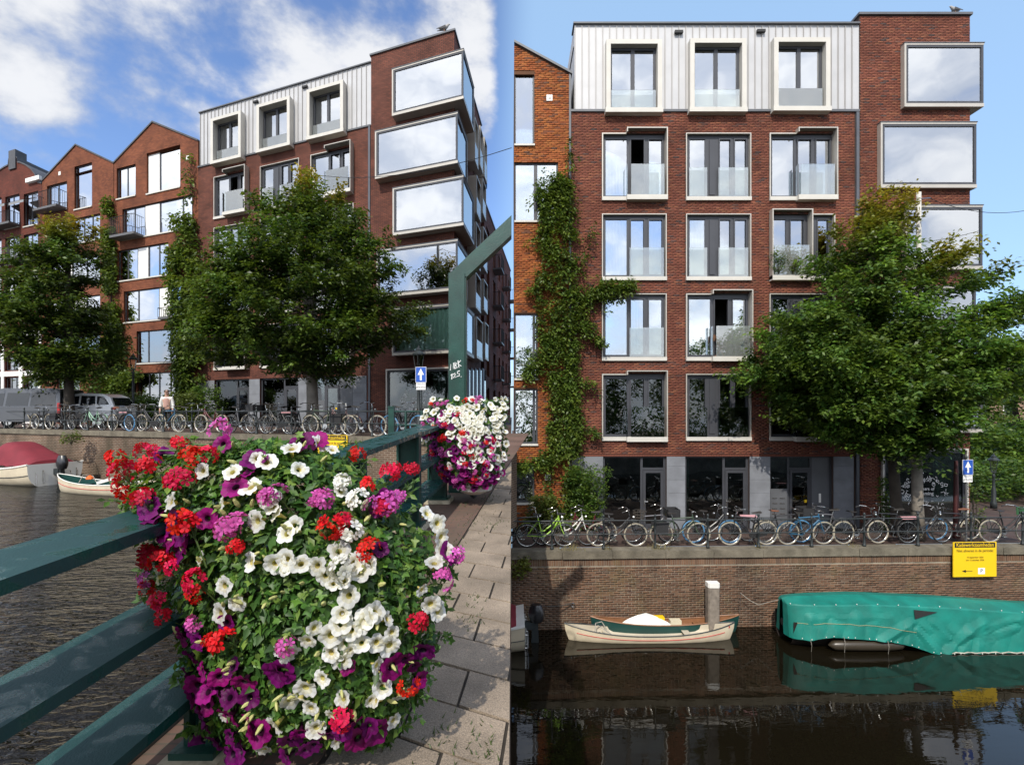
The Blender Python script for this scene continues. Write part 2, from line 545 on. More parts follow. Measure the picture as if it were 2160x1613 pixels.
_x = _n.new('ShaderNodeMixShader'); _x.inputs[0].default_value = .13
_src = _n['Material Output'].inputs[0].links[0].from_socket
_l.new(_src, _x.inputs[1]); _l.new(_d.outputs[0], _x.inputs[2]); _l.new(_x.outputs[0], _n['Material Output'].inputs[0])
CURT = M('white_curtain', (.72, .72, .70), .9, 0, .05)
CURTG = M('green_curtain', (.20, .36, .27), .9, 0, .1)
CURTB = M('blue_curtain', (.03, .16, .30), .9, 0, .1)
ROOM = M('room_wall', (.10, .095, .088), .9, 0, .1)
ROOMP = M('pale_room', (.55, .57, .55), .9, 0, .05)
IRON = M('cast_iron_paint', (.022, .028, .030), .5, .1, .2)
BLACK = M('black_rubber', (.012, .012, .013), .6, 0, .1)
CHROME = M('chrome', (.62, .62, .60), .25, 1, .05)
WHITEP = M('white_paint', (.72, .71, .67), .55, 0, .06)
GREENP = M('bridge_green_paint', (.008, .046, .036), .38, 0, .3, 4, .15, 45, .5, .1, .2)
BARK = M('bark', (.17, .15, .125), .9, 0, .35, 3, .8, 14)
BARKD = M('dark_bark', (.055, .045, .035), .9, 0, .35, 3, .8, 14)
LEAF = leaf_mat('leaf', .38)
PETAL = leaf_mat('petal', .35, .55, .25)
_n = PETAL.node_tree.nodes; _l = PETAL.node_tree.links        # each bloom a little different
_p = _n['Principled BSDF']; _at = [q for q in _n if q.type == 'ATTRIBUTE'][0]
_oi = _n.new('ShaderNodeObjectInfo'); _hs = _n.new('ShaderNodeHueSaturation')
_m1 = _n.new('ShaderNodeMapRange'); _m1.inputs[3].default_value = .70; _m1.inputs[4].default_value = 1.12; _l.new(_oi.outputs['Random'], _m1.inputs[0]); _l.new(_m1.outputs[0], _hs.inputs['Value'])
_m2 = _n.new('ShaderNodeMapRange'); _m2.inputs[3].default_value = .478; _m2.inputs[4].default_value = .503; _fr = _n.new('ShaderNodeMath'); _fr.operation = 'FRACT'; _mm = _n.new('ShaderNodeMath'); _mm.operation = 'MULTIPLY'; _mm.inputs[1].default_value = 7.13
_l.new(_oi.outputs['Random'], _mm.inputs[0]); _l.new(_mm.outputs[0], _fr.inputs[0]); _l.new(_fr.outputs[0], _m2.inputs[0]); _l.new(_m2.outputs[0], _hs.inputs['Hue'])
_l.new(_at.outputs['Color'], _hs.inputs['Color']); _l.new(_hs.outputs[0], _p.inputs['Base Color'])
SIGNY = M('yellow_sign', (.80, .52, .01), .45, 0, .03)
INK = M('black_print', (.01, .01, .01), .6, 0, 0)
INKW = M('white_print', (.8, .8, .8), .6, 0, 0)
INKY = M('yellow_print', (.85, .55, .01), .5, 0, 0)
BLUE = M('blue_sign', (.015, .085, .42), .4, 0, .03)
# ---------------------------------------------------------------- place geometry
YF, ZB = 19.8, 1.95                       # frontal facade: distance, foot
X0 = (1205 - CX) / FP * YF
ZQR = 2.33                                # quay top east
ZWR = 0.0                                 # water east of the bridge
ZGL = EZ - 0.85                           # street level west
ZWL = EZ - 2.9                            # water level west
CORN = Vector((-2.71, 24.0))              # foot of the corner tower, west view
EXL = Vector((0.932, -0.362))             # along the west facades, to the right
EYL = Vector((0.0968, 0.995))             # side street and bridge direction
BSL = 0.0574                              # rise of the bridge
LEN = (2046 - 1205) / FP * YF
KX, KZ = 1.096, 0.94

def FR(V):                                # frontal building frame
    return V + np.array((X0, YF, ZB))
def FL(V):                                # corner building seen obliquely, same local layout
    a = (V[:, 0] - LEN) * KX
    return np.stack((CORN.x + EXL.x * a + EYL.x * V[:, 1], CORN.y + EXL.y * a + EYL.y * V[:, 1], ZGL + V[:, 2] * KZ), 1)
def FH(V):                                # the row of houses further along: x in metres along the facade from the corner
    a = V[:, 0]
    return np.stack((CORN.x + EXL.x * a + EYL.x * V[:, 1], CORN.y + EXL.y * a + EYL.y * V[:, 1], ZGL + V[:, 2]), 1)
def FSIDE(V):                             # side street: x along the street from the corner, y into the building
    return np.stack((CORN.x + EYL.x * V[:, 0] - EXL.x * V[:, 1], CORN.y + EYL.y * V[:, 0] - EXL.y * V[:, 1], ZGL + V[:, 2]), 1)
QS = 0.038                                # the east quay runs slightly away
QN = math.sqrt(1 + QS * QS)
def FQR(V):                               # east quay: x along, y landward from the wall face
    return np.stack((V[:, 0] / QN - QS / QN * V[:, 1], 15.2 + QS / QN * V[:, 0] + V[:, 1] / QN, V[:, 2]), 1)
QL0 = Vector((-5.57, 17.2))
def FQL(V):                               # west quay: x along (0 at the point below), y landward
    n = Vector((-EXL.y, EXL.x))
    return np.stack((QL0.x + EXL.x * V[:, 0] + n.x * V[:, 1], QL0.y + EXL.y * V[:, 0] + n.y * V[:, 1], V[:, 2]), 1)
def pt(F, x, y, z):
    return Vector(F(np.array([[x, y, z]], dtype=float))[0])

def RC(px, py, out=0.0):
    Y = YF - out
    return ((px - CX) / FP * Y - X0, EZ - (py - HY) / FP * Y - ZB)
def HC(px, py):                           # pixel -> (along, height) on the west facade plane
    k = (px - CX) / FP
    a = (k * CORN.y - CORN.x) / (EXL.x - k * EXL.y)
    Y = CORN.y + EXL.y * a
    return a, EZ + (HY - py) / FP * Y - ZGL
def SC(px, py):                           # pixel -> (along, height) on the side-street wall
    k = (px - CX) / FP
    s = (k * CORN.y - CORN.x) / (EYL.x - k * EYL.y)
    Y = CORN.y + EYL.y * s
    return s, EZ + (HY - py) / FP * Y - ZGL

# ---------------------------------------------------------------- water and ground
WATL = water_mat('canal_water_rippled', (.006, .005, .003), 5.0, .46, .015, .08, .35, 2.6)
WATL.node_tree.nodes['Principled BSDF'].inputs['Specular IOR Level'].default_value = .36
WATR = water_mat('canal_water_calm', (.007, .0055, .003), 1.5, .05, .003, .045, 0.0, 3.0)
WATR.node_tree.nodes['Principled BSDF'].inputs['IOR'].default_value = 1.5
def brx(Y): return -1.565 + 0.0972 * Y     # line of the bridge railing
def sheet(name, pts, mat, kind='structure'):
    b = MB(); b.face(pts); o = b.build(name, mat); tag(o, kind=kind); return o
o = sheet('canal_water', [(-90, -14, ZWL), (brx(-14) - .3, -14, ZWL), (brx(17.2) - .3, 17.2, ZWL), (-5.57, 17.9, ZWL), (-90, 51, ZWL)], WATL)
o = sheet('canal_water', [(-3.5, -14, ZWR), (60, -14, ZWR), (60, 17.6, ZWR), (-.2, 15.35, ZWR)], WATR)

PAVE = brick_mat('street_clinker', (.105, .060, .048), (.075, .046, .040), (.05, .042, .036), .20, .06, .008, (.07, .062, .05), .25)
def street_west(V): return V
b = MB()
b.face([(-70, .35, ZGL), (8.6, .35, ZGL), (16, 60, ZGL), (-70, 60, ZGL)])
V = np.array(b.v)
b2 = MB(); P = [FQL(np.array([[x, y, ZGL]]))[0] for x, y in ((-70, .3), (6.2, .3), (6.2, 1.0), (-30, 90), (-90, 90))]
P[1] = np.array((-.03, P[1][1], ZGL)); P[2] = np.array((-.03, 70.0, ZGL)); P[3] = np.array((-20., 90., ZGL))
b2.face([tuple(p) for p in P])
tag(b2.build('street', PAVE), kind='structure')
# east street, falling a little from the quay to the houses, then running out to the park
b = MB()
b.face([tuple(FQR(np.array([[.02, .42, ZQR]]))[0]), tuple(FQR(np.array([[60, .42, ZQR]]))[0]), (60, 19.9, ZB), (.02, 19.9, ZB)])
b.face([(.02, 19.9, ZB), (60, 19.9, ZB), (90, 120, ZB), (.02, 120, ZB)])
tag(b.build('street', PAVE), kind='structure')

# ---------------------------------------------------------------- bricks as geometry
def brick_field(x0, x1, z0, z1, holes, bw, bh, j, seed, topfn=None, half=0.5):
    rr = random.Random(seed)
    out = []
    nrow = int((z1 - z0) / (bh + j))
    for r_ in range(nrow):
        za = z0 + r_ * (bh + j); zb = za + bh; zc = (za + zb) / 2
        segs = [(x0, x1)]
        for (a, c, d, e) in holes:
            if d - .01 < zc < e + .01:
                ns = []
                for (s, t) in segs:
                    if c <= s or a >= t: ns.append((s, t))
                    else:
                        if a > s: ns.append((s, a))
                        if c < t: ns.append((c, t))
                segs = ns
        off = (half * (bw + j) if r_ % 2 else 0) + rr.uniform(-.015, .015)
        k0 = int((x0 - off) / (bw + j)) - 2
        k = k0
        while True:
            a = k * (bw + j) + off; c = a + bw
            k += 1
            if a > x1: break
            for (s, t) in segs:
                aa, cc = max(a, s), min(c, t)
                if cc - aa > .03:
                    if topfn is not None and zb > topfn((aa + cc) / 2): continue
                    out.append((aa, cc, za, zb))
    return out

def build_bricks(bricks, F, parent, mat, depth, seed, pick, bw, bh, rotz=0.0, nmax=300, proud=.004):
    """the NMAX bricks chosen by PICK are objects of their own, the rest one mesh"""
    rr = random.Random(seed)
    full = [i for i, q in enumerate(bricks) if abs((q[1] - q[0]) - bw) < 1e-3 and pick(q)]
    rr.shuffle(full)
    sel = set(full[:nmax])
    rest = [q for i, q in enumerate(bricks) if i not in sel]
    q = np.array(rest)
    n = len(q)
    pr = np.array([rr.uniform(-proud, proud) for _ in range(n)])
    xa, xb, za, zb = q.T
    y0 = -depth + pr; y1 = np.zeros(n) + .004
    V = np.empty((n, 8, 3))
    V[:, 0] = np.stack((xa, y0, za), 1); V[:, 1] = np.stack((xb, y0, za), 1); V[:, 2] = np.stack((xb, y0, zb), 1); V[:, 3] = np.stack((xa, y0, zb), 1)
    V[:, 4] = np.stack((xa, y1, za), 1); V[:, 5] = np.stack((xb, y1, za), 1); V[:, 6] = np.stack((xb, y1, zb), 1); V[:, 7] = np.stack((xa, y1, zb), 1)
    fc = np.array([(0, 1, 2, 3), (1, 5, 6, 2), (4, 0, 3, 7), (3, 2, 6, 7), (4, 5, 1, 0)])
    Fc = (np.arange(n)[:, None, None] * 8 + fc[None]).reshape(-1, 4)
    col = np.repeat(np.array([rr.random() for _ in range(n)]), 5)
    base = BASE[parent.name]
    me = np_mesh('bricks', F(V.reshape(-1, 3)) - np.array(base), Fc, np.stack((col, col, col), 1))
    o = link('bricks', me, mat, parent); o['kind'] = 'stuff'
    um = MB(); um.box(0, bw, -depth, .004, 0, bh); ume = um.mesh('brick'); ume.materials.append(mat)
    for i in sel:
        xa, xb, za, zb = bricks[i]
        w = pt(F, xa, rr.uniform(-proud, proud), za) - base
        ob = bpy.data.objects.new('brick', ume); COL.objects.link(ob); ob.parent = parent
        ob.location = w; ob.rotation_euler = (0, 0, rotz)

# ---------------------------------------------------------------- facade pieces
def rect_frame(b, x0, x1, z0, z1, y0, y1, t, tb=None):
    tb = t if tb is None else tb
    b.box(x0, x0 + t, y0, y1, z0, z1); b.box(x1 - t, x1, y0, y1, z0, z1)
    b.box(x0 + t, x1 - t, y0, y1, z1 - t, z1); b.box(x0 + t, x1 - t, y0, y1, z0, z0 + tb)

STY = {
    'A': ([(.063, .398), (.455, .665), (.738, .952)], None, [(.43, .965)]),
    'B': ([(.072, .31), (.535, .705), (.77, .95)], (.375, .46), [(.05, .33), (.505, .965)]),
    'C': ([(.06, .275), (.34, .55), (.76, .93)], (.60, .74), [(.03, .58)]),
    'D': ([(.09, .455), (.55, .92)], None, [(.04, .97)]),
}
def curtain(parent, F, x0, x1, z0, z1, y, mat, waves=9, amp=.03):
    b = MB()
    def fn(u, v):
        x = x0 + (x1 - x0) * u
        return (x, y + amp * math.sin(u * waves * 6.283) + amp * .4 * math.sin(u * waves * 2.7 * 6.283 + 1), z0 + (z1 - z0) * v)
    b.grid(fn, max(24, waves * 6), 1)
    return b.build('curtain', mat, parent, F, smooth=True)

def window(bld, F, x0, x1, z0, z1, style='A', box=None, p=.34, balus=True, sill=True, curt=None, open_=None, holes=None, surr=True, y=.10, glass=None):
    glass = glass or GLASS
    if holes is not None: holes.append((x0, x1, z0, z1))
    W, Hh = x1 - x0, z1 - z0
    panes, panel, bal = STY[style]
    zs = z0 + Hh * (.055 if sill else 0)
    pz0, pz1 = z0 + Hh * (.095 if sill else .05), z1 - Hh * .068
    b = MB()
    # dark frame: head, foot and the posts between the panes
    b.box(x0, x1, y, y + .09, pz1, z1); b.box(x0, x1, y, y + .09, zs, pz0)
    xs = [0.0]
    for a, c in panes: xs += [a, c]
    xs.append(1.0)
    for i in range(0, len(xs), 2):
        b.box(x0 + W * xs[i], x0 + W * xs[i + 1], y, y + .09, pz0, pz1)
    for a, c in panes[1:]:                                    # opening leaves: a second, prouder rim
        rect_frame(b, x0 + W * a - .035, x0 + W * c + .035, pz0 - .03, pz1 + .03, y - .03, y, .045)
    w = b.build('window', DGREY, bld, F)
    if panel:
        MB().box(x0 + W * panel[0], x0 + W * panel[1], y - .035, y, pz0 + .02, pz1 - .02).build('vent_panel', DGREY, w, F)
    for i, (a, c) in enumerate(panes):
        xa, xb = x0 + W * a, x0 + W * c
        if open_ == i:                                        # leaf swung inward
            g = MB(); g.face([(xa, y + .05, pz0), (xa + .12, y + .05 + (xb - xa) * .95, pz0), (xa + .12, y + .05 + (xb - xa) * .95, pz1), (xa, y + .05, pz1)])
            g.build('pane', glass, w, F)
        else:
            MB().box(xa, xb, y + .04, y + .055, pz0, pz1).build('pane', glass, w, F)
    if surr:
        s = MB(); t = .035
        if box is None:
            rect_frame(s, x0 - .01, x1 + .01, zs, z1 + .01, -.05, y, t, .001)
        else:
            ba, bc = x0 + W * box[0], x0 + W * box[1]
            if box[0] < .02:
                s.box(bc, x1 + .01, -.05, y, z1 - t, z1 + .01); s.box(x1 - t, x1 + .01, -.05, y, zs, z1 - t)
            else:
                s.box(x0 - .01, ba, -.05, y, z1 - t, z1 + .01); s.box(x0 - .01, x0 + t, -.05, y, zs, z1 - t)
            zt = z1 + Hh * .05
            s.box(ba, bc, -p, y, zt - .04, zt)                # roof plate of the box
            s.box(ba, ba + .035, -p, -.002, z1 - .04, zt - .04) if box[0] > .02 else None
            s.box(bc - .04, bc, -p, y, z0 + .02, zt - .04)
            if box[0] < .02: s.box(ba, ba + .04, -p, y, z0 + .02, zt - .04)
        s.build('surround', SURR, w, F)
    if sill:
        s = MB()
        if box is None: s.box(x0 - .012, x1 + .012, -.09, y, z0, zs)
        else:
            ba, bc = x0 + W * box[0], x0 + W * box[1]
            s.box(x0 - .012, ba, -.09, y, z0, zs) if box[0] > .02 else s.box(bc, x1 + .012, -.09, y, z0, zs)
            s.box(ba, bc, -p - .01, y, z0 - .03, zs + .01)
        s.build('sill', SILLM, w, F)
    if balus:
        for a, c in bal:
            if box is not None:
                g = MB(); g.box(x0 + W * max(a, box[0]) + .01, x0 + W * min(c, box[1]) - .045, -p + .01, -p + .025, zs + .02, z0 + Hh * .51)
                if box[0] > .02: g.box(x0 + W * box[0] + .003, x0 + W * box[0] + .017, -p + .025, -.01, zs + .02, z0 + Hh * .51)
            else:
                g = MB(); g.box(x0 + W * a, x0 + W * c, .0, .014, zs + .02, z0 + Hh * .50)
            g.build('balustrade', GLASS2 if glass is GLASS2 else GLASSB, w, F)
    if curt:
        for (a, c, m_) in curt:
            curtain(w, F, x0 + W * a, x0 + W * c, pz0, pz1, y + .28, m_, max(3, int((c - a) * W * 9)))
    return w

def wall_with_holes(b, x0, x1, z0, z1, holes, y, reveal=.2):
    xs = sorted({x0, x1} | {min(max(v, x0), x1) for h in holes for v in h[:2]})
    zs = sorted({z0, z1} | {min(max(v, z0), z1) for h in holes for v in h[2:4]})
    for i in range(len(xs) - 1):
        for j in range(len(zs) - 1):
            cx, cz = (xs[i] + xs[i + 1]) / 2, (zs[j] + zs[j + 1]) / 2
            if any(h[0] < cx < h[1] and h[2] < cz < h[3] for h in holes): continue
            b.face([(xs[i], y, zs[j]), (xs[i + 1], y, zs[j]), (xs[i + 1], y, zs[j + 1]), (xs[i], y, zs[j + 1])])
    for (a, c, d, e) in holes:
        a, c, d, e = max(a, x0), min(c, x1), max(d, z0), min(e, z1)
        if a >= c or d >= e: continue
        b.face([(a, y, d), (a, y + reveal, d), (a, y + reveal, e), (a, y, e)])
        b.face([(c, y + reveal, d), (c, y, d), (c, y, e), (c, y + reveal, e)])
        b.face([(a, y + reveal, e), (c, y + reveal, e), (c, y, e), (a, y, e)])
        b.face([(a, y, d), (c, y, d), (c, y + reveal, d), (a, y + reveal, d)])

# ---------------------------------------------------------------- corner apartment building (built twice: frontal and oblique)
BRK_R = brick_piece_mat('red_brown_brick', [(0, (.135, .046, .031)), (.35, (.165, .056, .036)), (.7, (.19, .066, .041)), (.85, (.23, .090, .050)), (.94, (.115, .054, .043)), (1, (.074, .052, .048))])
BRK_N = brick_piece_mat('orange_brown_brick', [(0, (.22, .060, .020)), (.4, (.28, .085, .026)), (.75, (.33, .115, .032)), (.9, (.17, .060, .03)), (1, (.11, .060, .04))])
MORT = M('dark_mortar', (.055, .036, .030), .95, 0, .2)
MORTN = M('brown_mortar', (.10, .045, .022), .95, 0, .2)
BRK_L = brick_mat('red_brown_brick_west', (.170, .056, .036), (.105, .036, .025), (.040, .024, .019), .21, .066, .012, None, .3)
BRK_LN = brick_mat('orange_brown_brick_west', (.225, .074, .034), (.140, .044, .023), (.095, .036, .020), .21, .072, .013, None, .3)

def apartment(F, label, west):
    bld = empty('apartment_building', pt(F, LEN / 2, 0, 0), label, 'building')
    holes = []
    gy = RC(0, 957)[1]                                        # top of the ground floor
    pen = RC(0, 233)[1]                                       # foot of the clad top storey
    top = RC(0, 52)[1]; ttop = RC(0, 33)[1]
    xt = RC(1813, 0)[0]; xe = LEN
    xl = RC(1212, 0)[0]
    bp = .55 if west else .20
    dp = .42 if west else .24
    # --- ordinary windows
    cols = [(1270, 1405), (1447, 1583), (1623, 1760)]
    rows = [(282, 424), (452, 592), (620, 761), (789, 929)]
    WC, LC = CURT, CURT
    spec = {
        (0, 0): dict(style='A', box=(.37, 1.0), open_=1, curt=[(.06, .41, WC)]), (0, 1): dict(style='B', curt=[(.06, .31, WC), (.52, .96, WC)]), (0, 2): dict(style='A', box=(.40, 1.0), curt=[(.05, .41, WC), (.45, .97, WC)]),
        (1, 0): dict(style='A', curt=[(.06, .41, WC), (.72, .97, WC)]), (1, 1): dict(style='B', curt=[(.06, .31, WC), (.5, .96, WC)]), (1, 2): dict(style='C', box=(0.0, .62)),
        (2, 0): dict(style='A', curt=[(.45, .68, WC)]), (2, 1): dict(style='A', box=(.38, 1.0), open_=1), (2, 2): dict(style='B', curt=[(.1, .3, WC)]),
        (3, 0): dict(style='A', box=(.37, 1.0)), (3, 1): dict(style='B'), (3, 2): dict(style='A', box=(.37, 1.0)),
    }
    for (r_, c_), kw in spec.items():
        xa, za = RC(cols[c_][0], rows[r_][1]); xb, zb = RC(cols[c_][1], rows[r_][0])
        window(bld, F, xa, xb, za, zb, holes=holes, p=dp, glass=GLASS2 if r_ == 3 else None, **kw)
    # --- ground floor openings and stone piers
    gz = 0.06
    gh = []
    for (pa, pb) in ((1272, 1406), (1445, 1581), (1624, 1758)):
        gh.append((RC(pa, 0)[0], RC(pb, 0)[0], 0.0, gy - .07))
    shop = (RC(1861, 0)[0], RC(2036, 0)[0], RC(0, 1100)[1], RC(0, 950)[1])
    holes_g = gh + [shop]
    # --- wall
    b = MB()
    allh = holes + holes_g
    yb = .0 if west else .014
    wall_with_holes(b, 0, xt, 0, pen, [h for h in allh if h[0] < xt], yb)
    wall_with_holes(b, xt, xe, 0, ttop, [h for h in allh if h[0] > xt], yb)
    b.box(0, xe, 7.9, 8.0, 0, pen)
    b.face([(xe, yb, 0), (xe, 8, 0), (xe, 8, ttop), (xe, yb, ttop)])
    b.face([(0, 8, 0), (0, yb, 0), (0, yb, pen), (0, 8, pen)])
    b.face([(xt, yb, pen), (xt, yb, ttop), (xt, 8, ttop), (xt, 8, pen)])
    b.face([(xt, 8, ttop), (xt, yb, ttop), (xe, yb, ttop), (xe, 8, ttop)])
    b.face([(0, yb + .2, pen), (xt, yb + .2, pen), (xt, 8, pen), (0, 8, pen)])
    wall = b.build('wall', BRK_L if west else MORT, bld, F)
    if not west:
        hb = [(h[0] - .012, h[1] + .012, h[2] - .01, h[3] + .012) for h in holes] + [(0, xt, -1, gy)] + [(shop[0] - .02, shop[1] + .02, -1, shop[3] + .02)]
        hb.append((RC(1803, 0)[0], xt + .012, -1, 30))
        br = brick_field(0, RC(1803, 0)[0] - .005, gy, pen, hb, .208, .052, .0115, 3) + brick_field(xt + .015, xe, .25, ttop - .03, hb, .208, .052, .0115, 4)
        build_bricks(br, F, bld, BRK_R, .0, 5, lambda q: q[2] > RC(0, 620)[1], .208, .052)
        # row of upright bricks over the ground floor
        so = MB()
        x = 0.35
        while x < RC(1800, 0)[0]:
            so.box(x, x + .052, -.004, .012, gy - .10, gy - .012); x += .0635
        o = so.build('soldier_course', BRK_R, bld, F); o['kind'] = 'stuff'
    # --- interior: floors, back wall, so that panes look into rooms
    b = MB()
    b.box(.1, xe - .1, 2.2, 2.25, .02, pen - .05)
    for py in (957, 775, 606, 438, 262, 90):
        z = RC(0, py)[1]
        if z < ttop - .1: b.box(.1, xe - .1, .22, 2.2, z - .06, z)
    for px in (1425, 1603, 1813):
        b.box(RC(px, 0)[0] - .05, RC(px, 0)[0] + .05, .22, 2.2, .02, top - .1)
    b.build('interior', ROOM, bld, F)
    # --- clad top storey
    cl = MB(); dh = []
    dorm = [(1279, 1397, 83, 237), (1456, 1575, 81, 236), (1633, 1752, 79, 234)]
    for (pa, pb, pa_y, pb_y) in dorm:
        xa, za = RC(pa, pb_y, dp); xb, zb = RC(pb, pa_y, dp)
        dh.append((xa + .12, xb - .12, za + .12, zb - .12))
    wall_with_holes(cl, xl, xt - .004, pen + .02, top, dh, .03, .12)
    cl.face([(xl, 7.5, pen), (xl, .03, pen), (xl, .03, top), (xl, 7.5, top)])
    cl.face([(xl, .03, top), (xt, .03, top), (xt, 7.5, top), (xl, 7.5, top)])
    clo = cl.build('cladding', CLAD, bld, F)
    x = xl + .02
    while x < xt - .03:
        sb = MB()
        cut = [h for h in dh if h[0] - .14 < x < h[1] + .14]
        if cut: sb.box(x - .012, x + .012, -.012, .029, cut[0][3] + .13, top - .05)
        else: sb.box(x - .012, x + .012, -.012, .029, pen + .03, top - .05)
        sb.build('seam', SEAMM, clo, F)
        x += .268
    cb = MB(); cb.box(xl - .05, xt - .01, -.07, .6, top, top + .06); cb.build('roof_edge', COPM, bld, F)
    cb = MB(); cb.box(-.02, xt - .02, -.06, .2, pen - .07, pen + .018); cb.build('gutter', COPM, bld, F)
    cb = MB(); cb.box(xt - .06, xe + .06, -.07, 8.05, ttop, ttop + .09); cb.build('coping', COPM, bld, F)
    cb = MB(); cb.box(RC(1805, 0)[0], RC(1811, 0)[0], -.05, .06, .05, pen - .08); cb.build('downpipe', M('downpipe_grey', (.085, .09, .105), .5, .2), bld, F)
    for (lx, ly) in ((1431, 70), (1604, 68)):
        x, z = RC(lx, ly)
        MB().box(x - .16, x + .16, -.10, .0, z - .05, z + .05).build('roof_light', BLACK, bld, F)
    for i, (pa, pb, ya, yc) in enumerate(dorm):
        xa, za = RC(pa, yc, dp); xb, zb = RC(pb, ya, dp)
        s = MB(); t = .17
        s.box(xa, xa + t, -dp, .12, za + t, zb); s.box(xb - t, xb, -dp, .12, za + t, zb)
        s.box(xa + t, xb - t, -dp, .12, zb - t, zb); s.box(xa - .03, xb + .03, -dp - .03, .12, za, za + t)
        dm = s.build('dormer', SILLM, bld, F)
        x2, x3, z2, z3 = xa + t + .01, xb - t - .01, za + t + .005, zb - t - .01
        fr = MB(); fw = x3 - x2; yy = .0
        rect_frame(fr, x2, x3, z2, z3, yy, yy + .1, .085, .05)
        fr.box(x2 + fw * .46, x2 + fw * .54, yy, yy + .1, z2 + .05, z3 - .085)
        fr.build('window_frame', DGREY, dm, F)
        MB().box(x2 + .085, x2 + fw * .46, yy + .05, yy + .065, z2 + .05, z3 - .085).build('pane', GLASS, dm, F)
        MB().box(x2 + fw * .54, x3 - .085, yy + .05, yy + .065, z2 + .05, z3 - .085).build('pane', GLASS, dm, F)
        MB().box(x2 + .03, x3 - .03, -.12, -.106, z2 + .02, z2 + (z3 - z2) * .31).build('balustrade', GLASSB, dm, F)
        if i == 2:
            curtain(dm, F, x2 + .1, x2 + .3, z2 + .05, z3 - .1, .3, CURT, 3); curtain(dm, F, x3 - .32, x3 - .1, z2 + .05, z3 - .1, .3, CURT, 3)
    # --- corner bays
    bays = [(1908, 2076, 91, 225, 1), (1858, 2061, 258, 396, 0), (1910, 2074, 433, 568, 1), (1862, 2060, 604, 742, 0), (1908, 2074, 778, 912, 1)]
    for i, (pa, pb, ya, yc, far) in enumerate(bays):
        xa, za = RC(pa, yc, bp); xb, zb = RC(pb, ya, bp)
        if west:
            e_ = (.55 if far else .28)
            xb = xe + e_
        sd = 2.3 if far else 1.9                              # how far the bay wraps into the side street
        s = MB()
        s.box(xa, xb, -bp, .0, za, za + .13); s.box(xa, xb, -bp, .0, zb - .07, zb)           # floor and roof plates, front
        s.box(xe + .005, xb, .0, sd, za, za + .13); s.box(xe + .005, xb, .0, sd, zb - .07, zb)
        s.box(xa, xa + .07, -bp, .0, za + .13, zb - .07)
        s.box(xe + .005, xb, sd - .07, sd, za + .13, zb - .07)
        bay = s.build('corner_bay', SURR, bld, F)
        c_ = MB(); c_.box(xa - .015, xb + .02, -bp - .02, .0, zb, zb + .03); c_.box(xe + .005, xb + .02, .0, sd + .01, zb, zb + .03); c_.build('bay_coping', COPM, bay, F)
        fr = MB(); z2, z3 = za + .13, zb - .07
        rect_frame(fr, xa + .07, xb - .012, z2, z3, -bp + .012, -bp + .10, .085, .085)
        fr.box(xb - .10, xb - .014, -bp + .10, sd - .07, z2, z2 + .085); fr.box(xb - .10, xb - .014, -bp + .10, sd - .07, z3 - .085, z3)
        fr.box(xb - .10, xb - .014, sd - .16, sd - .07, z2 + .085, z3 - .085)
        fr.build('bay_frame', DGREY, bay, F)
        MB().box(xa + .155, xb - .10, -bp + .05, -bp + .065, z2 + .085, z3 - .085).build('pane', GLASS3 if (i == 4 and west) else GLASS, bay, F)
        MB().box(xb - .06, xb - .045, -bp + .10, sd - .16, z2 + .085, z3 - .085).build('pane', GLASS, bay, F)
        rm = MB()
        rm.box(xa + .12, xe - .02, -.012, -.002, z2 + .002, z3 - .002) if i in (0, 2) else rm.box(xa + .12, xe - .02, -.012, -.002, z2 + .002, z3 - .002)
        rm.build('bay_back', ROOMP if i < 4 else ROOM, bay, F)
        if i == 1:
            MB().box(xa + .18, xb - .12, -bp + .12, -bp + .14, z3 - .085 - .62, z3 - .09).build('roller_blind', M('roller_blind', (.74, .76, .73), .9, 0, .04), bay, F)
        if i == 4 and west:
            curtain(bay, F, xa + .2, xb - .12, z2 + .09, z3 - .09, -bp + .2, M('sea_green_curtain', (.42, .72, .56), .9, 0, .06), 15, .035)
        if i == 0:
            l_ = MB(); xm = xa + (xb - xa) * .28
            l_.tube([(xm, -bp + .2, z2 + .1), (xm, -bp + .2, z2 + .6), (xm + .3, -bp + .2, z2 + .85)], .012, 5); l_.lathe([(.0, .09), (.05, .05), (.08, -.02)], 8, (xm + .32, -bp + .2, z2 + .83))
            l_.build('desk_lamp', INKW, bay, F)
    # --- ground floor
    xp = [0.0] + [v for h in gh for v in h[:2]] + [RC(1800, 0)[0]]
    for i in range(0, len(xp), 2):
        a, c = xp[i], xp[i + 1]
        z = .35
        n = 0
        MB().box(a + .004, c - .004, -.05, .1, 0, .345).build('plinth', STONE, bld, F)
        while z < gy - .12:
            h_ = min(.52, gy - .10 - z)
            if h_ > .05: MB().box(a + .004, c - .004, -.03 + .004 * (n % 2), .1, z, z + h_ - .006).build('stone_panel', STONE, bld, F)
            z += .52; n += 1
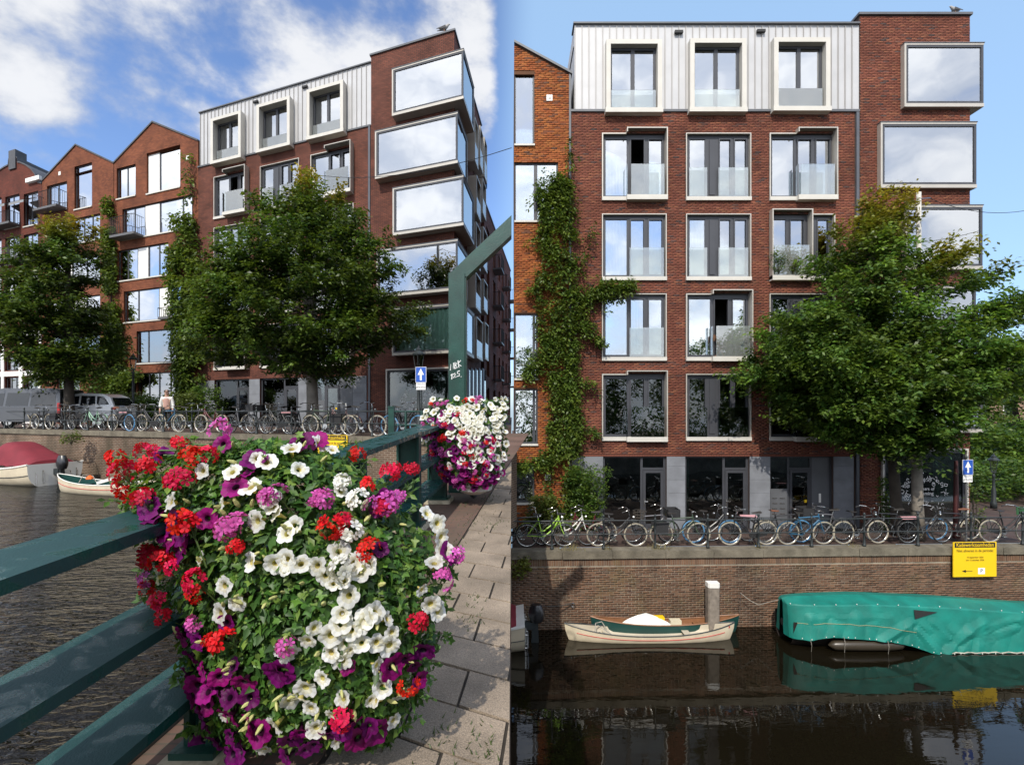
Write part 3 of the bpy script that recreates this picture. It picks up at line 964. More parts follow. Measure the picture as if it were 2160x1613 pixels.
    for k, (a, c, z0_, z1_) in enumerate(gh):
        W = c - a
        fr = MB()
        rect_frame(fr, a, c, 0, z1_, .12, .2, .09, .06)
        if k < 2:
            xm = a + W * .60
            fr.box(xm, xm + .09, .12, .2, .06, z1_ - .09)
            zt = z1_ * .80
            fr.box(xm + .09, c - .09, .12, .2, zt, zt + .09)
            sf = fr.build('shopfront', DGREY, bld, F)
            MB().box(a + .09, xm, .15, .165, .06, z1_ - .09).build('pane', GLASS2, sf, F)
            MB().box(xm + .09, c - .09, .15, .165, zt + .09, z1_ - .09).build('pane', GLASS2, sf, F)
            d = MB(); rect_frame(d, xm + .10, c - .10, .07, zt - .01, .10, .16, .10)
            dr = d.build('door', DGREY, bld, F)
            MB().box(xm + .20, c - .20, .12, .135, .17, zt - .11).build('pane', GLASS2, dr, F)
            hd = MB(); hd.tube([(xm + .15, .10, 1.05), (xm + .15, .03, 1.05), (xm + .27, .03, 1.05)], .012, 6); hd.box(xm + .13, xm + .17, .09, .10, .85, 1.15); hd.build('handle', CHROME, dr, F)
        else:
            x1_, x2_ = a + W * .30, a + W * .655
            fr.box(x1_, x1_ + .08, .12, .2, .06, z1_ - .09); fr.box(x2_, x2_ + .08, .12, .2, .06, z1_ - .09)
            zt = z1_ * .80
            fr.box(x1_ + .08, x2_, .12, .2, zt, zt + .09)
            sf = fr.build('shopfront', DGREY, bld, F)
            zm = z1_ * .54
            MB().box(a + .09, x1_, .15, .165, zm, z1_ - .09).build('pane', GLASS2, sf, F)
            mb = MB().box(a + .09, x1_, .12, .19, .06, zm).build('mailbox_panel', M('panel_grey', (.10, .105, .115), .5, .1), sf, F)
            for r_ in range(5):
                for q in range(2):
                    xx = a + .14 + q * .30
                    MB().box(xx, xx + .2, .108, .118, .35 + r_ * .2, .38 + r_ * .2).build('letter_slot', CHROME, bld, F)
            MB().box(x1_ + .08, x2_, .15, .165, zt + .09, z1_ - .09).build('pane', GLASS2, sf, F)
            MB().box(x2_ + .08, c - .09, .12, .19, .06, z1_ - .09).build('metal_panel', M('panel_grey', (.10, .105, .115), .5, .1), sf, F)
            MB().box(x2_ + .35, x2_ + .43, .105, .118, 1.0, 1.35).build('entry_phone', WHITEP, bld, F)
            d = MB(); rect_frame(d, x1_ + .09, x2_ - .01, .07, zt - .01, .10, .16, .09)
            dr = d.build('door', DGREY, bld, F)
            MB().box(x1_ + .18, x2_ - .10, .12, .135, .16, zt - .10).build('pane', GLASS2, dr, F)
            MB().box(x2_ - .22, x2_ - .12, .10, .112, 1.0, 1.11).build('yellow_sticker', SIGNY, dr, F)
    # curtains low down
    curtain(bld, F, gh[1][0] + .1, gh[1][0] + .32, .1, gy - .2, .5, CURTG, 3)
    # shop window
    a, c, z0_, z1_ = shop
    s = MB(); rect_frame(s, a - .05, c + .05, z0_ - .06, z1_ + .08, -.10, .03, .07); sw = s.build('shop_window', SILLM, bld, F)
    fr = MB(); rect_frame(fr, a + .02, c - .02, z0_ + .01, z1_ + .01, -.03, .06, .10); fr.build('window_frame', DGREY, sw, F)
    MB().box(a + .12, c - .12, .0, .014, z0_ + .11, z1_ - .09).build('pane', GLASS2, sw, F)
    curtain(sw, F, c - .95, c - .15, z0_ + .12, z1_ - .1, .35, CURTG, 5, .04)
    cx_, cz_ = RC(1950, 1035)
    rr = random.Random(11)
    lg = MB()
    def stroke(p, q, w=.016):
        dx_, dz_ = q[0] - p[0], q[1] - p[1]
        L = math.hypot(dx_, dz_) or 1; nx, nz = -dz_ / L * w / 2, dx_ / L * w / 2
        lg.face([(p[0] - nx, -.004, p[1] - nz), (q[0] - nx, -.004, q[1] - nz), (q[0] + nx, -.004, q[1] + nz), (p[0] + nx, -.004, p[1] + nz)])
    for k in range(95):
        an = rr.uniform(0, 6.283); ra = rr.uniform(.46, .92)
        x = cx_ + ra * math.cos(an) * .95; z = cz_ + ra * math.sin(an) * .82
        if abs(z - cz_) < .20 and abs(x - cx_) < .55: continue
        t = rr.random(); d1 = rr.uniform(0, 6.283); L = rr.uniform(.05, .10)
        if t < .45: stroke((x, z), (x + L * math.cos(d1), z + L * math.sin(d1)))
        elif t < .75:
            stroke((x, z), (x + L * math.cos(d1), z + L * math.sin(d1))); stroke((x, z), (x + L * math.cos(d1 + 1.4), z + L * math.sin(d1 + 1.4)))
        else:
            pp = [(x + L * math.cos(d1 + q * 1.57) * rr.uniform(.6, 1.1), z + L * math.sin(d1 + q * 1.57) * rr.uniform(.5, .9)) for q in range(4)]
            for q in range(4): stroke(pp[q], pp[(q + 1) % 4])
    lg.build('lettering', INKW, sw, F)
    rz = math.atan2(EXL.y, EXL.x) if west else 0
    k_ = 1.0
    text('lettering', '30 years of', .17, INKW, sw, pt(F, cx_, -.006, cz_ + .08), (math.radians(90), 0, rz))
    text('lettering', 'reframing', .18, INKW, sw, pt(F, cx_, -.006, cz_ - .10), (math.radians(90), 0, rz))
    return bld, gy, pen, top, ttop

bldR, gyR, penR, topR, ttopR = apartment(FR, 'red brick apartment block seen square-on, with three dormers in pale metal cladding', False)
bldL, gyL, penL, topL, ttopL = apartment(FL, 'red brick corner apartment block seen at an angle, beyond the bridge flowers', True)

# side-street features of the oblique block
def side_box(px0, px1, y0, y1, p, name='side_bay'):
    s0, zt = SC(px0, y0); s1, _ = SC(px1, y0)
    _, zb_ = SC(px0, y1)
    b = MB(); rect_frame(b, s0, s1, zb_, zt, -p, .02, .07, .12)
    b.box(s0 + .07, s1 - .07, -.03, .02, zb_ + .12, zt - .07)
    o = b.build(name, SURR, bldL, FSIDE)
    MB().box(s0 + .1, s1 - .1, -.06, -.045, zb_ + .15, zt - .1).build('pane', GLASS, o, FSIDE)
    MB().box(s0 + .08, s1 - .08, -p + .01, -p + .02, zb_ + .13, zb_ + (zt - zb_) * .45).build('balustrade', GLASSB, o, FSIDE)
side_box(984, 992, 250, 342, .5)
side_box(996, 1003, 268, 352, .5)
side_box(1006, 1012, 292, 375, .5)
side_box(986, 996, 372, 452, .55); side_box(1000, 1008, 378, 452, .55)
side_box(985, 995, 470, 560, .55); side_box(1000, 1009, 480, 565, .6)
side_box(984, 996, 575, 650, .55); side_box(1001, 1010, 590, 655, .6)
side_box(986, 1000, 668, 755, .55); side_box(1004, 1012, 680, 758, .6)
for k in range(5):
    s0, z1_ = SC(984 + k * 8, 776); s1, _ = SC(988 + k * 8, 776)
    MB().box(s0, s1, -.06, .0, 0.0, z1_).build('stone_panel', STONE, bldL, FSIDE)
    s2, _ = SC(992 + k * 8, 776)
    MB().box(s1 + .02, s2 - .02, -.03, -.01, 0.05, z1_ - .05).build('pane', GLASS, bldL, FSIDE)
# ---------------------------------------------------------------- neighbour house east (brown brick, half gable)
nb = empty('gabled_house', (1.1, YF, ZB), 'orange brown brick house with a sloping gable, overgrown with ivy beside the square-on block', 'house')
xl_ = RC(1084.5, 0)[0]; xr_ = RC(1204, 0)[0]
ztl = RC(0, 92)[1]; ztr = RC(0, 157)[1]
def ntop(x): return ztl + (ztr - ztl) * (x - xl_) / (xr_ - xl_)
nh = []
for (pa, pb, ya, yc) in ((1085, 1127, 152, 307), (1085, 1177, 342, 468), (1085, 1134, 661, 800), (1085, 1134, 820, 938), (1085, 1127, 975, 1062)):
    xa, za = RC(pa, yc); xb, zb = RC(pb, ya)
    nh.append((xa, xb, za, zb))
b = MB()
wall_with_holes(b, xl_, xr_, 0, ztr, nh, .014)
b.face([(xl_, .014, ztr), (xr_, .014, ztr), (xl_, .014, ztl)])
b.face([(xl_, 8, 0), (xl_, .014, 0), (xl_, .014, ztl), (xl_, 8, ztl)])
b.face([(xl_, .014, ztl), (xr_, .014, ztr), (xr_, 8, ztr), (xl_, 8, ztl)])
b.build('wall', MORTN, nb, FR)
br = brick_field(xl_, xr_, .1, ztl, [(h[0] - .01, h[1] + .01, h[2] - .01, h[3] + .01) for h in nh], .20, .060, .0125, 9, lambda x: ntop(x) - .03)
build_bricks(br, FR, nb, BRK_N, .0, 6, lambda q: q[2] > RC(0, 640)[1], .20, .060)
b = MB(); b.prism_y([(xl_, ztl), (xr_ + .05, ztr - .03), (xr_ + .05, ztr + .06), (xl_, ztl + .09)], -.09, 8); b.build('roof', COPM, nb, FR)
b = MB(); b.box(.0 - .09, .0 - .01, -.04, .05, .1, ztr); b.build('downpipe', COPM, nb, FR)
b = MB(); b.box(xl_, xr_ - .1, 1.5, 1.55, 0, ztr - .1); b.build('interior', ROOM, nb, FR)
for i, (xa, xb, za, zb) in enumerate(nh):
    fr = MB(); rect_frame(fr, xa, xb, za + .04, zb, .09, .16, .06)
    if i == 1: fr.box(xa + (xb - xa) * .45, xa + (xb - xa) * .53, .09, .16, za + .1, zb - .06)
    if i in (2, 3): fr.box(xa + (xb - xa) * .9 - .1, xa + (xb - xa) * .9, .09, .16, za + .1, zb - .06)
    w = fr.build('window', DGREY, nb, FR)
    MB().box(xa + .06, xb - .06, .12, .135, za + .10, zb - .06).build('pane', GLASS, w, FR)
    MB().box(xa, xb + .02, -.07, .1, za - .03, za + .04).build('sill', SILLM, w, FR)
    if i < 3: curtain(w, FR, xa + .08, xb - .08, za + .1, zb - .08, .4, CURT, 4)
for (px, py) in ((1159, 207), (1156, 1006)):
    x, z = RC(px, py)
    pl = MB().box(x - .115, x + .115, -.02, .0, z - .115, z + .115).build('house_plaque', WHITEP, nb, FR)
    t = MB(); t.face([(x - .06, -.024, z - .06), (x + .06, -.024, z - .06), (x + .04, -.024, z + .07)]); t.build('emblem', M('plaque_relief', (.35, .33, .3), .8), pl, FR)

# ---------------------------------------------------------------- row of houses west
ROOFM = M('slate_roof', (.06, .062, .068), .6, 0, .2)
WGLASS = glass_mat('bright_window_glass', 2.6, (.55, .62, .62), .75)
PANELW = M('white_spandrel', (.78, .77, .74), .5, 0, .03)
RAILB = M('black_railing', (.02, .02, .022), .5, .2, .1)
def hwin(bld, pa, pb, ya, yc, holes, div=(), kind='glass', curt=None, sill=True, rail=None, dark=False):
    """window on the west facades: columns pa..pb, rows ya..yc measured at column pa"""
    xa, zt = HC(pa, ya); xb, _ = HC(pb, ya); _, zb_ = HC(pa, yc)
    holes.append((xa, xb, zb_, zt))
    fr = MB(); rect_frame(fr, xa, xb, zb_ + .02, zt, .13, .2, .06)
    ds = [xa + .06] + [HC(d, ya)[0] for d in div] + [xb - .06]
    for d in ds[1:-1]: fr.box(d - .05, d + .05, .13, .2, zb_ + .08, zt - .06)
    w = fr.build('window', DGREY, bld, FH)
    for i in range(len(ds) - 1):
        a, c = ds[i] + (.05 if i else 0), ds[i + 1] - (.05 if i < len(ds) - 2 else 0)
        if kind == 'panel' or (isinstance(kind, (list, tuple)) and kind[i] == 'p'):
            MB().box(a, c, .10, .16, zb_ + .08, zt - .06).build('white_panel', PANELW, w, FH)
        else:
            MB().box(a, c, .15, .165, zb_ + .08, zt - .06).build('pane', GLASS if dark else WGLASS, w, FH)
    if sill: MB().box(xa - .03, xb + .03, -.06, .13, zb_ - .06, zb_ + .02).build('sill', SILLM, w, FH)
    if curt:
        for (ca, cb, m_) in curt:
            curtain(w, FH, HC(ca, ya)[0], HC(cb, ya)[0], zb_ + .1, zt - .08, .42, m_, 8, .05)
    if rail:
        balcony(bld, *rail)
    return w
def balcony(bld, pa, pb, ya, yc, p=.75):
    xa, zt = HC(pa, ya); xb, _ = HC(pb, ya); _, zb_ = HC(pa, yc)
    s = MB(); s.box(xa, xb, -p, -.002, zb_, zb_ + .14); bo = s.build('balcony', M('balcony_slab', (.10, .10, .105), .6), bld, FH)
    r_ = MB()
    def bar(p_, q_, rr_=.014): r_.tube([p_, q_], rr_, 4)
    for z in (zt,):
        bar((xa, -p, z), (xb, -p, z), .02); bar((xa, -p, z), (xa, 0, z), .02); bar((xb, -p, z), (xb, 0, z), .02)
    n = int((xb - xa) / .16)
    for k in range(n + 1):
        x = xa + (xb - xa) * k / n; bar((x, -p, zb_ + .14), (x, -p, zt))
    for k in range(1, 5):
        y = -p * k / 5; bar((xa, y, zb_ + .14), (xa, y, zt)); bar((xb, y, zb_ + .14), (xb, y, zt))
    r_.build('railing', RAILB, bo, FH)
    return bo

def house_shell(bld, outline, holes, mat, depth=8.5, roof=None):
    """front wall from an outline (x,z) whose first two points are the foot; roof follows the outline"""
    xs = [p[0] for p in outline]
    x0_, x1_ = min(xs), max(xs)
    ze = min(p[1] for p in outline[1:-1] if p[1] > .5) if len(outline) > 3 else outline[1][1]
    b = MB()
    wall_with_holes(b, x0_, x1_, 0, ze, [h for h in holes if h[2] < ze], 0, .22)
    up = [p for p in outline if p[1] >= ze - 1e-6]
    # upper part: slice the gable into strips, leaving window holes out
    hz = [h for h in holes if h[3] > ze]
    def topz(x):
        for i in range(len(up) - 1):
            (xa, za), (xb, zb) = up[i], up[i + 1]
            if min(xa, xb) - 1e-9 <= x <= max(xa, xb) + 1e-9 and abs(xb - xa) > 1e-9:
                return za + (zb - za) * (x - xa) / (xb - xa)
        return ze
    cut = sorted(set([p[0] for p in up] + [v for h in hz for v in h[:2]]))
    for i in range(len(cut) - 1):
        a, c = cut[i], cut[i + 1]
        m_ = (a + c) / 2
        segs = [(ze, None)]
        for h in hz:
            if h[0] < m_ < h[1]:
                lo = max(h[2], ze)
                segs = []
                if lo > ze + 1e-6: b.face([(a, 0, ze), (c, 0, ze), (c, 0, lo), (a, 0, lo)])
                b.face([(a, 0, h[3]), (c, 0, h[3]), (c, 0, max(topz(c - 1e-7), h[3])), (a, 0, max(topz(a + 1e-7), h[3]))])
                b.face([(a, .22, h[3]), (c, .22, h[3]), (c, 0, h[3]), (a, 0, h[3])])
                b.face([(h[0], 0, lo), (h[0], .22, lo), (h[0], .22, h[3]), (h[0], 0, h[3])]); b.face([(h[1], .22, lo), (h[1], 0, lo), (h[1], 0, h[3]), (h[1], .22, h[3])])
                break
        for s_ in segs:
            b.face([(a, 0, ze), (c, 0, ze), (c, 0, topz(c - 1e-7)), (a, 0, topz(a + 1e-7))])
    b.box(x0_, x0_ + .05, .01, depth, 0, ze - .02); b.box(x1_ - .05, x1_, .01, depth, 0, ze - .02)
    b.build('wall', mat, bld, FH)
    rf = MB()
    for i in range(len(up) - 1):
        (xa, za), (xb, zb) = up[i], up[i + 1]
        if abs(xa - xb) < 1e-6: continue
        if xa > xb: xa, za, xb, zb = xb, zb, xa, za
        rf.prism_y([(xa, za), (xb, zb), (xb, zb + .10), (xa, za + .10)], -.06, depth)
    rf.build('roof', ROOFM, bld, FH)
    it = MB(); it.box(x0_ + .1, x1_ - .1, 1.6, 1.65, .02, ze - .1); it.build('interior', ROOM, bld, FH)

# gabled house next to the block
g1 = empty('gabled_house', pt(FH, HC(330, 800)[0], 0, 0), 'tall brown brick gabled house with blue curtains, between the ivy and the corner block', 'house')
hol = []
hwin(g1, 246, 286, 356, 421, hol, (266,))
hwin(g1, 309.5, 380, 324, 410, hol, (335,), ['p', 'g'])
hwin(g1, 258, 405, 442, 507, hol, (281, 303, 335, 383), ['g', 'g', 'p', 'g', 'g'], rail=(252, 303, 470, 510))
hwin(g1, 248, 355, 529, 594, hol, (267, 288, 311, 333), ['g', 'g', 'p', 'g', 'g'])
hwin(g1, 261, 383, 615, 681, hol, (289, 333, 357), ['g', 'g', 'p', 'g'], curt=[(262, 287, CURTB), (292, 330, CURTB)], rail=(353, 383, 655, 678))
hwin(g1, 288, 380, 699, 767, hol, (310, 357), dark=True, curt=[(290, 308, CURTG)])
hwin(g1, 290, 378, 787, 888, hol, (312, 333, 357), dark=True, sill=False)
a0, z0_ = HC(247, 787); a1, _ = HC(287, 787)
hol.append((a0, a1, 0.02, z0_))
ol = [(HC(240.5, 900)[0], 0), (HC(418, 900)[0], 0), HC(418, 298), HC(322, 259), HC(240.5, 345)]
house_shell(g1, ol, hol, BRK_LN)
MB().box(a0 + .02, a1 - .02, .9, 1.0, .02, z0_ - .02).build('entrance_recess', ROOM, g1, FH)
for (px, py) in ((396, 333), (392, 803)):
    x, z = HC(px, py); MB().box(x - .12, x + .12, -.02, 0, z - .12, z + .12).build('house_plaque', WHITEP, g1, FH)
# smaller gable
g2 = empty('gabled_house', pt(FH, HC(165, 800)[0], 0, 0), 'smaller brown brick gabled house behind the tree, with a black balcony high up', 'house')
hol = []
hwin(g2, 99, 141, 393, 450, hol, (120,), rail=(92, 141, 418, 454))
hwin(g2, 157, 194, 352, 443, hol)
hwin(g2, 100, 211, 474, 525, hol, (118, 137, 174, 192), ['g', 'p', 'g', 'g', 'g'])
hwin(g2, 100, 211, 555, 610, hol, (130, 150, 180), ['g', 'p', 'g', 'g'])
hwin(g2, 100, 211, 635, 690, hol, (130, 150, 180), ['g', 'g', 'p', 'g'])
hwin(g2, 104, 211, 712, 762, hol, (140, 170), dark=True)
hwin(g2, 120, 168, 787, 890, hol, (140,), curt=[(121, 139, CURT), (142, 167, CURT)], dark=True, sill=False)
ol = [(HC(89, 900)[0], 0), (HC(239.5, 900)[0], 0), HC(239.5, 345), HC(160, 307), HC(89, 383)]
house_shell(g2, ol, hol, BRK_LN)
x, z = HC(126, 366); MB().box(x - .12, x + .12, -.02, 0, z - .12, z + .12).build('house_plaque', WHITEP, g2, FH)
# bell gable
g3 = empty('gabled_house', pt(FH, HC(30, 800)[0], 0, 0), 'dark brick house with a rounded bell gable and white ground floor', 'house')
hol = []
for (pa, pb, ya, yc, rl) in ((11, 41, 416, 484, (-4, 42, 462, 488)), (50, 80, 410, 479, None), (11, 41, 503, 560, (-4, 42, 535, 562)), (50, 80, 496, 553, (38, 82, 530, 553)), (11, 41, 578, 635, None), (50, 80, 574, 632, None)):
    hwin(g3, pa, pb, ya, yc, hol, ((pa + pb) / 2 - 1,), rail=rl)
for (pa, pb) in ((-22, 3),):
    for (ya, yc) in ((422, 490), (509, 566), (584, 640)): hwin(g3, pa, pb, ya, yc, hol)
lo = HC(0, 705)[1]
for (pa, pb) in ((-22, 4), (11, 41), (50, 82)):
    hwin(g3, pa, pb, 745, 782, hol, ((pa + pb) / 2,), dark=True, sill=False); hwin(g3, pa, pb, 796, 880, hol, ((pa + pb) / 2 - 5, (pa + pb) / 2 + 5), dark=True, sill=False, curt=[(pa + 1, pb - 1, CURT)])
sh = [(-30, 392), (-30, 382)]
ol = [(HC(-30, 900)[0], 0), (HC(88.5, 900)[0], 0), HC(88.5, 388), HC(80, 386), HC(79, 378), HC(74, 368), HC(66, 358), HC(54, 349), HC(42, 344), HC(38, 344), HC(37, 334), HC(19, 338), HC(18, 350), HC(10, 354), HC(-2, 362), HC(-14, 374), HC(-20, 388), HC(-30, 398)]
BRK_LD = brick_mat('dark_red_brick_west', (.15, .036, .022), (.10, .027, .018), (.045, .022, .016), .21, .062, .010, None, .25)
house_shell(g3, ol, hol, BRK_LD)
xc, zc = HC(28, 318); _, zd = HC(28, 343)
MB().box(xc - .42, xc + .42, -.1, .7, zd - .5, zc).build('chimney', ROOFM, g3, FH)
xa, za = HC(60, 380); xb, _ = HC(88.5, 380)
MB().box(xa, xb, -.22, .0, za - .28, za).build('cornice', PANELW, g3, FH)
xa, za = HC(-30, 708); xb, zb = HC(88, 708)
b = MB()
for (pa, pb) in ((-30, -23), (4.5, 10), (42, 49), (83, 88)):
    b.box(HC(pa, 800)[0], HC(pb, 800)[0], -.08, -.003, 0, za)
b.box(HC(-30, 0)[0], HC(88, 0)[0], -.10, -.003, za - .4, za); b.box(HC(-30, 0)[0], HC(88, 0)[0], -.06, -.004, HC(11, 794)[1], HC(11, 784)[1]); b.box(HC(-30, 0)[0], HC(88, 0)[0], -.05, -.005, .0, .35)
b.build('white_front', PANELW, g3, FH)
AWN = M('grey_awning', (.22, .23, .24), .8, 0, .08)
for (pa, pb, ya) in ((11, 41, 432), (50, 81, 424)):
    xa, zt = HC(pa, ya); xb, _ = HC(pb, ya); 
    w = MB(); w.face([(xa, -.02, zt), (xa, -1.0, zt - .55), (xb, -1.0, zt - .55), (xb, -.02, zt)]); w.face([(xa, -.02, zt + .02), (xb, -.02, zt + .02), (xb, -1.0, zt - .53), (xa, -1.0, zt - .53)])
    w.face([(xa, -1.0, zt - .55), (xa, -1.0, zt - .72), (xb, -1.0, zt - .72), (xb, -1.0, zt - .55)])
    w.build('awning', AWN, g3, FH)

# ---------------------------------------------------------------- side street beyond the corner block
def street_house(name, s0, s1, ztop, mat, label, p=0.0, roofstep=0.0, nfl=5):
    h = empty(name, pt(FSIDE, (s0 + s1) / 2, 0, 0), label, 'house')
    hol = []
    n = max(2, int((s1 - s0) / 2.4))
    b = MB(); fl = (ztop - 1) / nfl
    for f_ in range(nfl):
        for k in range(n):
            a = s0 + (s1 - s0) * (k + .28) / n; c = s0 + (s1 - s0) * (k + .72) / n
            za = f_ * fl + .5; hol.append((a, c, za, za + fl * .72))
            fr = MB(); rect_frame(fr, a, c, za, za + fl * .72, .1, .16, .06)
            fr.box((a + c) / 2 - .03, (a + c) / 2 + .03, .1, .16, za + .06, za + fl * .72 - .06)
            w = fr.build('window', M('brown_window_wood', (.16, .05, .02), .6), h, FSIDE)
            MB().box(a + .06, c - .06, .13, .14, za + .06, za + fl * .72 - .06).build('pane', GLASS, w, FSIDE)
            if k % 2 and f_:
                q = MB(); q.box(a - .1, c + .1, -.7, -.002, za - .12, za)
                bo = q.build('balcony', COPM, h, FSIDE)
                r_ = MB()
                for m_ in range(9):
                    x = a - .1 + (c - a + .2) * m_ / 8; r_.tube([(x, -.68, za), (x, -.68, za + .95)], .016, 4)
                for m_ in range(1, 5): r_.tube([(a - .1, -.68 * m_ / 5, za), (a - .1, -.68 * m_ / 5, za + .95)], .016, 4)
                r_.tube([(a - .1, 0, za + .95), (a - .1, -.68, za + .95), (c + .1, -.68, za + .95)], .02, 4)
                r_.build('railing', RAILB, bo, FSIDE)
    wall_with_holes(b, s0, s1, 0, ztop, hol, -p)
    b.face([(s0, 9, 0), (s0, -p, 0), (s0, -p, ztop), (s0, 9, ztop)])
    b.face([(s0, -p, ztop), (s1, -p, ztop), (s1, 9, ztop), (s0, 9, ztop)])
    b.build('wall', mat, h, FSIDE)
    MB().box(s0 + .05, s1 - .05, .8, .85, 0.05, ztop - .1).build('interior', ROOM, h, FSIDE)
    MB().box(s0 - .02, s1, -p - .06, .4, ztop, ztop + .1).build('coping', COPM, h, FSIDE)
BRK_SD = brick_mat('plum_brick', (.12, .032, .022), (.085, .026, .02), (.04, .02, .016), .21, .06, .01, None, .2)
street_house('street_house', 9.3, 16.0, SC(1022, 426)[1], BRK_SD, 'plum brick house with red brown windows directly behind the corner block')
street_house('street_house', 16.1, 26.4, SC(1050, 500)[1], BRK_LD, 'lower brick house at the far end of the narrow side street')

# ---------------------------------------------------------------- quay walls
QBR = brick_piece_mat('quay_brick', [(0, (.115, .064, .042)), (.4, (.145, .080, .050)), (.75, (.175, .100, .062)), (.9, (.10, .062, .046)), (1, (.20, .13, .085))],
    [(.9, (1.2, 1, .8), .52, .70, .55, (.13, .115, .045)), (.6, (2.4, 1, .5), .50, .68, .6, (.045, .035, .026)), (2.2, (1, 1, 1.3), .62, .74, .35, (.30, .27, .22))])
QMO = M('quay_mortar', (.25, .215, .165), .95, 0, .4, 1.6, .3, 20)
COPST = M('quay_coping_stone', (.150, .132, .100), .9, 0, .32, 2.6, .6, 30, .3, 0, .75, 'Object', .28)
QX = 15.95 * QN
def quay_east():
    q = empty('quay_wall', tuple(FQR(np.array([[7., 0, ZWR]]))[0]), 'brown brick quay wall with stone coping below the parked bicycles, beside the green covered boat', 'wall')
    b = MB(); b.box(-.05, 22, .012, .5, -1.2, ZQR - .22); b.build('wall', QMO, q, FQR)
    br = brick_field(.0, 17.2, -.02, ZQR - .45, [], .205, .054, .013, 21)
    rz = math.atan(QS)
    build_bricks(br, FQR, q, QBR, .0, 22, lambda t: t[1] < 15.5 and t[2] > .75, .205, .054, rz)
    so = MB(); x = .0; rr = random.Random(5)
    while x < 17.2:
        so.col = (rr.random(),) * 3
        so.box(x, x + .056, rr.uniform(-.006, .004), .02, ZQR - .44, ZQR - .232); x += .069
    o = so.build('soldier_course', QBR, q, FQR); o['kind'] = 'stuff'
    x = -.05
    while x < 22:
        L = rr.uniform(1.45, 1.62)
        b = MB(); y0 = -.06 + rr.uniform(-.01, .01); zt = ZQR + rr.uniform(-.006, .006)
        b.prism_y([(x + .006, ZQR - .225), (x + L - .006, ZQR - .225), (x + L - .006, zt - .02), (x + L - .03, zt), (x + .03, zt), (x + .006, zt - .02)], y0, .42)
        b.build('coping_stone', COPST, q, FQR)
        x += L
    return q
quay_east()
QWB = brick_mat('quay_brick_west', (.135, .080, .052), (.085, .052, .036), (.21, .17, .13), .22, .070, .013, (.050, .042, .026), .45)
ql = empty('quay_wall', tuple(FQL(np.array([[-8., 0, ZWL]]))[0]), 'weathered brick quay wall behind the boat with the dark red cover', 'wall')
b = MB(); b.box(-60, 5.9, .0, .6, ZWL - .6, ZGL - .2); b.build('wall', QWB, ql, FQL)
x = -40; rr = random.Random(4)
while x < 5.9:
    L = min(rr.uniform(1.4, 1.6), 5.9 - x)
    b = MB(); zt = ZGL + .01 + rr.uniform(-.005, .005)
    b.prism_y([(x + .006, ZGL - .2), (x + L - .006, ZGL - .2), (x + L - .006, zt - .02), (x + L - .03, zt), (x + .03, zt), (x + .006, zt - .02)], -.07, .34)
    b.build('coping_stone', COPST, ql, FQL); x += L
# ---------------------------------------------------------------- bridge
def FB(V):                                 # x across from the viewer's foot, y along, z above the deck
    return np.stack((V[:, 0] + .0972 * V[:, 1], V[:, 1], EZ - 1.65 + V[:, 2] + BSL * V[:, 1]), 1)
def clip_seam(poly):                       # keep the part of a deck polygon west of the deck's edge (world x <= -0.012)
    out = []
    f = lambda p: -.012 - (p[0] + .0972 * p[1])
    n = len(poly)
    for i in range(n):
        a, c = poly[i], poly[(i + 1) % n]
        fa, fc = f(a), f(c)
        if fa >= 0: out.append(a)
        if (fa >= 0) != (fc >= 0):
            t = fa / (fa - fc); out.append((a[0] + (c[0] - a[0]) * t, a[1] + (c[1] - a[1]) * t))
    return out
SLAB = M('concrete_paver', (.235, .188, .142), .85, 0, .30, 2.6, .45, 90, .35, 0, .45, 'Object', .34)
SAND = M('joint_soil', (.030, .024, .018), .95, 0, .4, 8)
STRIP = brick_mat('bridge_clinker', (.15, .085, .065), (.115, .072, .060), (.085, .07, .055), .20, .065, .006, (.11, .09, .065), .3)
ABUT = brick_mat('abutment_brick', (.125, .070, .046), (.09, .052, .038), (.12, .09, .07), .21, .062, .011, (.04, .034, .022), .3)
deck = empty('bridge_deck', (-.6, 6, EZ - 1.65), None, None); deck['kind'] = 'structure'
YD0, YD1 = -2.5, 16.6
b = MB()
pl = clip_seam([(-1.95, YD0), (1.0, YD0), (1.0, YD1), (-1.95, YD1)])
b.prism_z(pl, -.45, -.014); b.build('soil_bed', SAND, deck, FB)
b = MB(); b.prism_z([(-1.86, YD0), (-1.062, YD0), (-1.062, YD1 - .2), (-1.86, YD1 - .2)], -.012, -.002); b.build('clinker_strip', STRIP, deck, FB)
b = MB(); b.prism_z([(-2.02, YD0), (-1.865, YD0), (-1.865, YD1), (-2.02, YD1)], -.5, .03); b.build('edge_beam', M('edge_beam_concrete', (.17, .14, .115), .9, 0, .25, 3, .4, 40), deck, FB)
b = MB(); b.face([(-.025, YD0, ZWR - .5), (-.025, 12.8, ZWR - .5), (-.025, 12.8, EZ - 1.65 + BSL * 12.8 - .46), (-.025, YD0, EZ - 1.65 + BSL * YD0 - .46)]); b.build('flank_wall', ABUT, deck)
b = MB(); b.face([(brx(YD0) - .42, YD0, ZWR - .5), (brx(16.9) - .42, 16.9, ZWR - .5), (brx(16.9) - .42, 16.9, EZ - 1.1), (brx(YD0) - .42, YD0, EZ - 2.0)]); b.build('flank_wall', ABUT, deck)
rr = random.Random(12)
SK = -.4265
